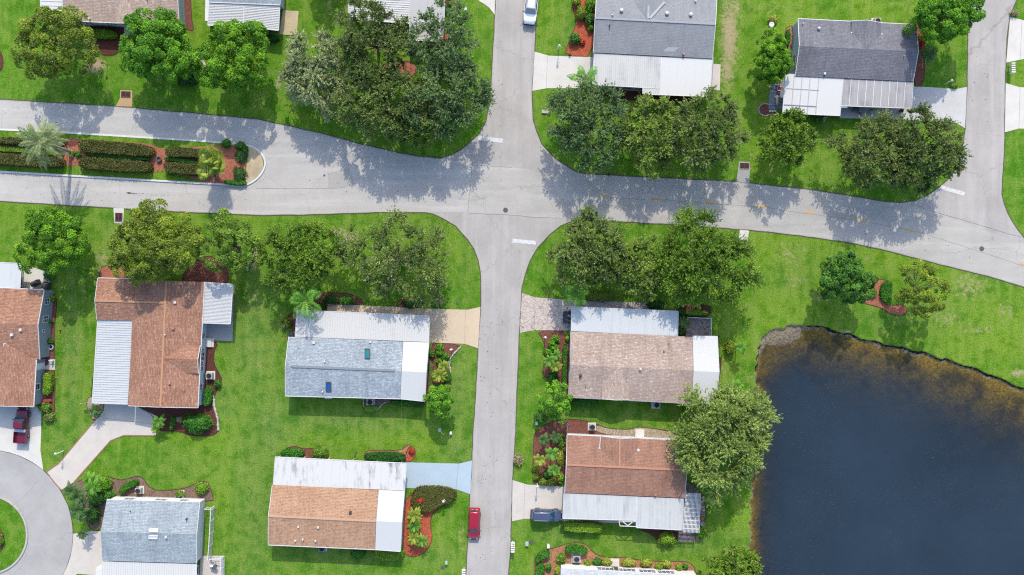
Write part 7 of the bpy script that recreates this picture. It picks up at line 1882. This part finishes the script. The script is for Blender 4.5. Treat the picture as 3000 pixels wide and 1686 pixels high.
stones(1,[(2480,1270),(2530,1180),(2560,1080)],'pale stones under the patchy tree beside the oak pair',.25,10)
# downpipe outlets
for t,a,b,lab in ((13,(1010,205),(980,290),'thin dark drain hose running from the streaked carport onto the lawn'),(22,(1112,1120),(1098,1145),'pale splash pipe under the tan house cross gable')):
    tag(meshobj('drain_hose',MB().tube([G(t,*a)+Vector((0,0,.05)),G(t,*b)+Vector((0,0,.06))],.06,6),M['post' if t==13 else 'beige'],smooth=True),lab,'hose')
tag(meshobj('downpipe',MB().tube([G(22,550,1448)+Vector((0,0,.1)),G(22,556,1350)+Vector((0,0,1.6)),G(22,548,1345)+Vector((0,0,1.7))],.06,6),M['trim']),'white vent pipe standing in red mulch above the rust house corner','pipe')
tag(meshobj('road_planter',MB().lathe((*G(1,1600,155,.3)[:2],0.1),[(.3,0),(.36,.3),(.4,.4),(.28,.4),(.24,.2)],16),M['iron']),'dark round urn in the mulch gap between the island hedges','urn')
# reflectors round the island nose
for x,y in ((60,30),(88,125),(104,190),(90,290),(55,345)):
    c=G(11,x,y); tag(meshobj('road_stud',MB().box((c.x+.25,c.y,.03),(.12,.12,.04)),M['trim'],bevel=.01),'tiny white road stud around the paved island nose','road stud','road studs round the island nose')
# white stone marker and ornaments on red bed, north street corner
c=G(20,340,1125,.2); tag(meshobj('stone_marker',MB().box((c.x,c.y,.12),(1.2,.5,.24),-.05),M['kerb_grey'],bevel=.05),'flat pale stone marker on the grass left of the blue green oak','stone')
c=G(20,378,1128,.4); tag(meshobj('red_ornament',MB().lathe((c.x,c.y,0),[(.14,0),(.16,.3),(.1,.45),(.03,.5)],10),M['red_cushion']),'small red ornament at the end of the pale stone marker','ornament')
c=G(20,580,550); tag(meshobj('garden_lantern',MB().box((c.x,c.y,.2),(.28,.24,.4)),M['post'],bevel=.02),'little dark garden lantern box at the edge of the pale north driveway','lantern')
# ---------------------------------------------------------------- light and camera
for o in WORLD_OFF:
    if '_w' in o: del o['_w']
w=bpy.data.worlds.new('World'); SC.world=w; w.use_nodes=True
nt=w.node_tree; nt.nodes.clear()
sky=nt.nodes.new('ShaderNodeTexSky'); sky.sky_type='NISHITA'; sky.sun_disc=False
sky.sun_elevation=math.radians(SUN_EL); sky.sun_rotation=math.radians(SUN_AZ)
sky.air_density=1.0; sky.dust_density=1.6; sky.ozone_density=1.0
bg=nt.nodes.new('ShaderNodeBackground'); bg.inputs['Strength'].default_value=SKY_ST
wo=nt.nodes.new('ShaderNodeOutputWorld'); nt.links.new(sky.outputs[0],bg.inputs[0]); nt.links.new(bg.outputs[0],wo.inputs[0])
sl=bpy.data.lights.new('sun','SUN'); sl.energy=SUN_ST; sl.angle=math.radians(.53); sl.color=(1,.92,.775)
so=bpy.data.objects.new('sun',sl); COL.objects.link(so)
el=math.radians(SUN_EL); az=math.radians(SUN_AZ)
dv=Vector((math.sin(az)*math.cos(el),math.cos(az)*math.cos(el),math.sin(el)))
so.rotation_euler=dv.to_track_quat('Z','Y').to_euler(); so.location=dv*200
cam=bpy.data.cameras.new('camera'); co=bpy.data.objects.new('camera',cam); COL.objects.link(co)
co.location=(0,0,CAMH); co.rotation_euler=(0,0,0)
cam.sensor_fit='HORIZONTAL'; cam.sensor_width=36; cam.lens=36*CAMH/150.0; cam.clip_end=3000; cam.clip_start=.5
SC.camera=co
vs=SC.view_settings; vs.view_transform='Standard'; vs.look='None'; vs.gamma=1; vs.exposure=EXPO; vs.use_curve_mapping=False
SC.cycles.max_bounces=8; SC.cycles.transparent_max_bounces=8; SC.cycles.use_denoising=False; SC.cycles.use_adaptive_sampling=False; SC.cycles.diffuse_bounces=4; SC.cycles.filter_width=1.2; SC.cycles.sample_clamp_indirect=4
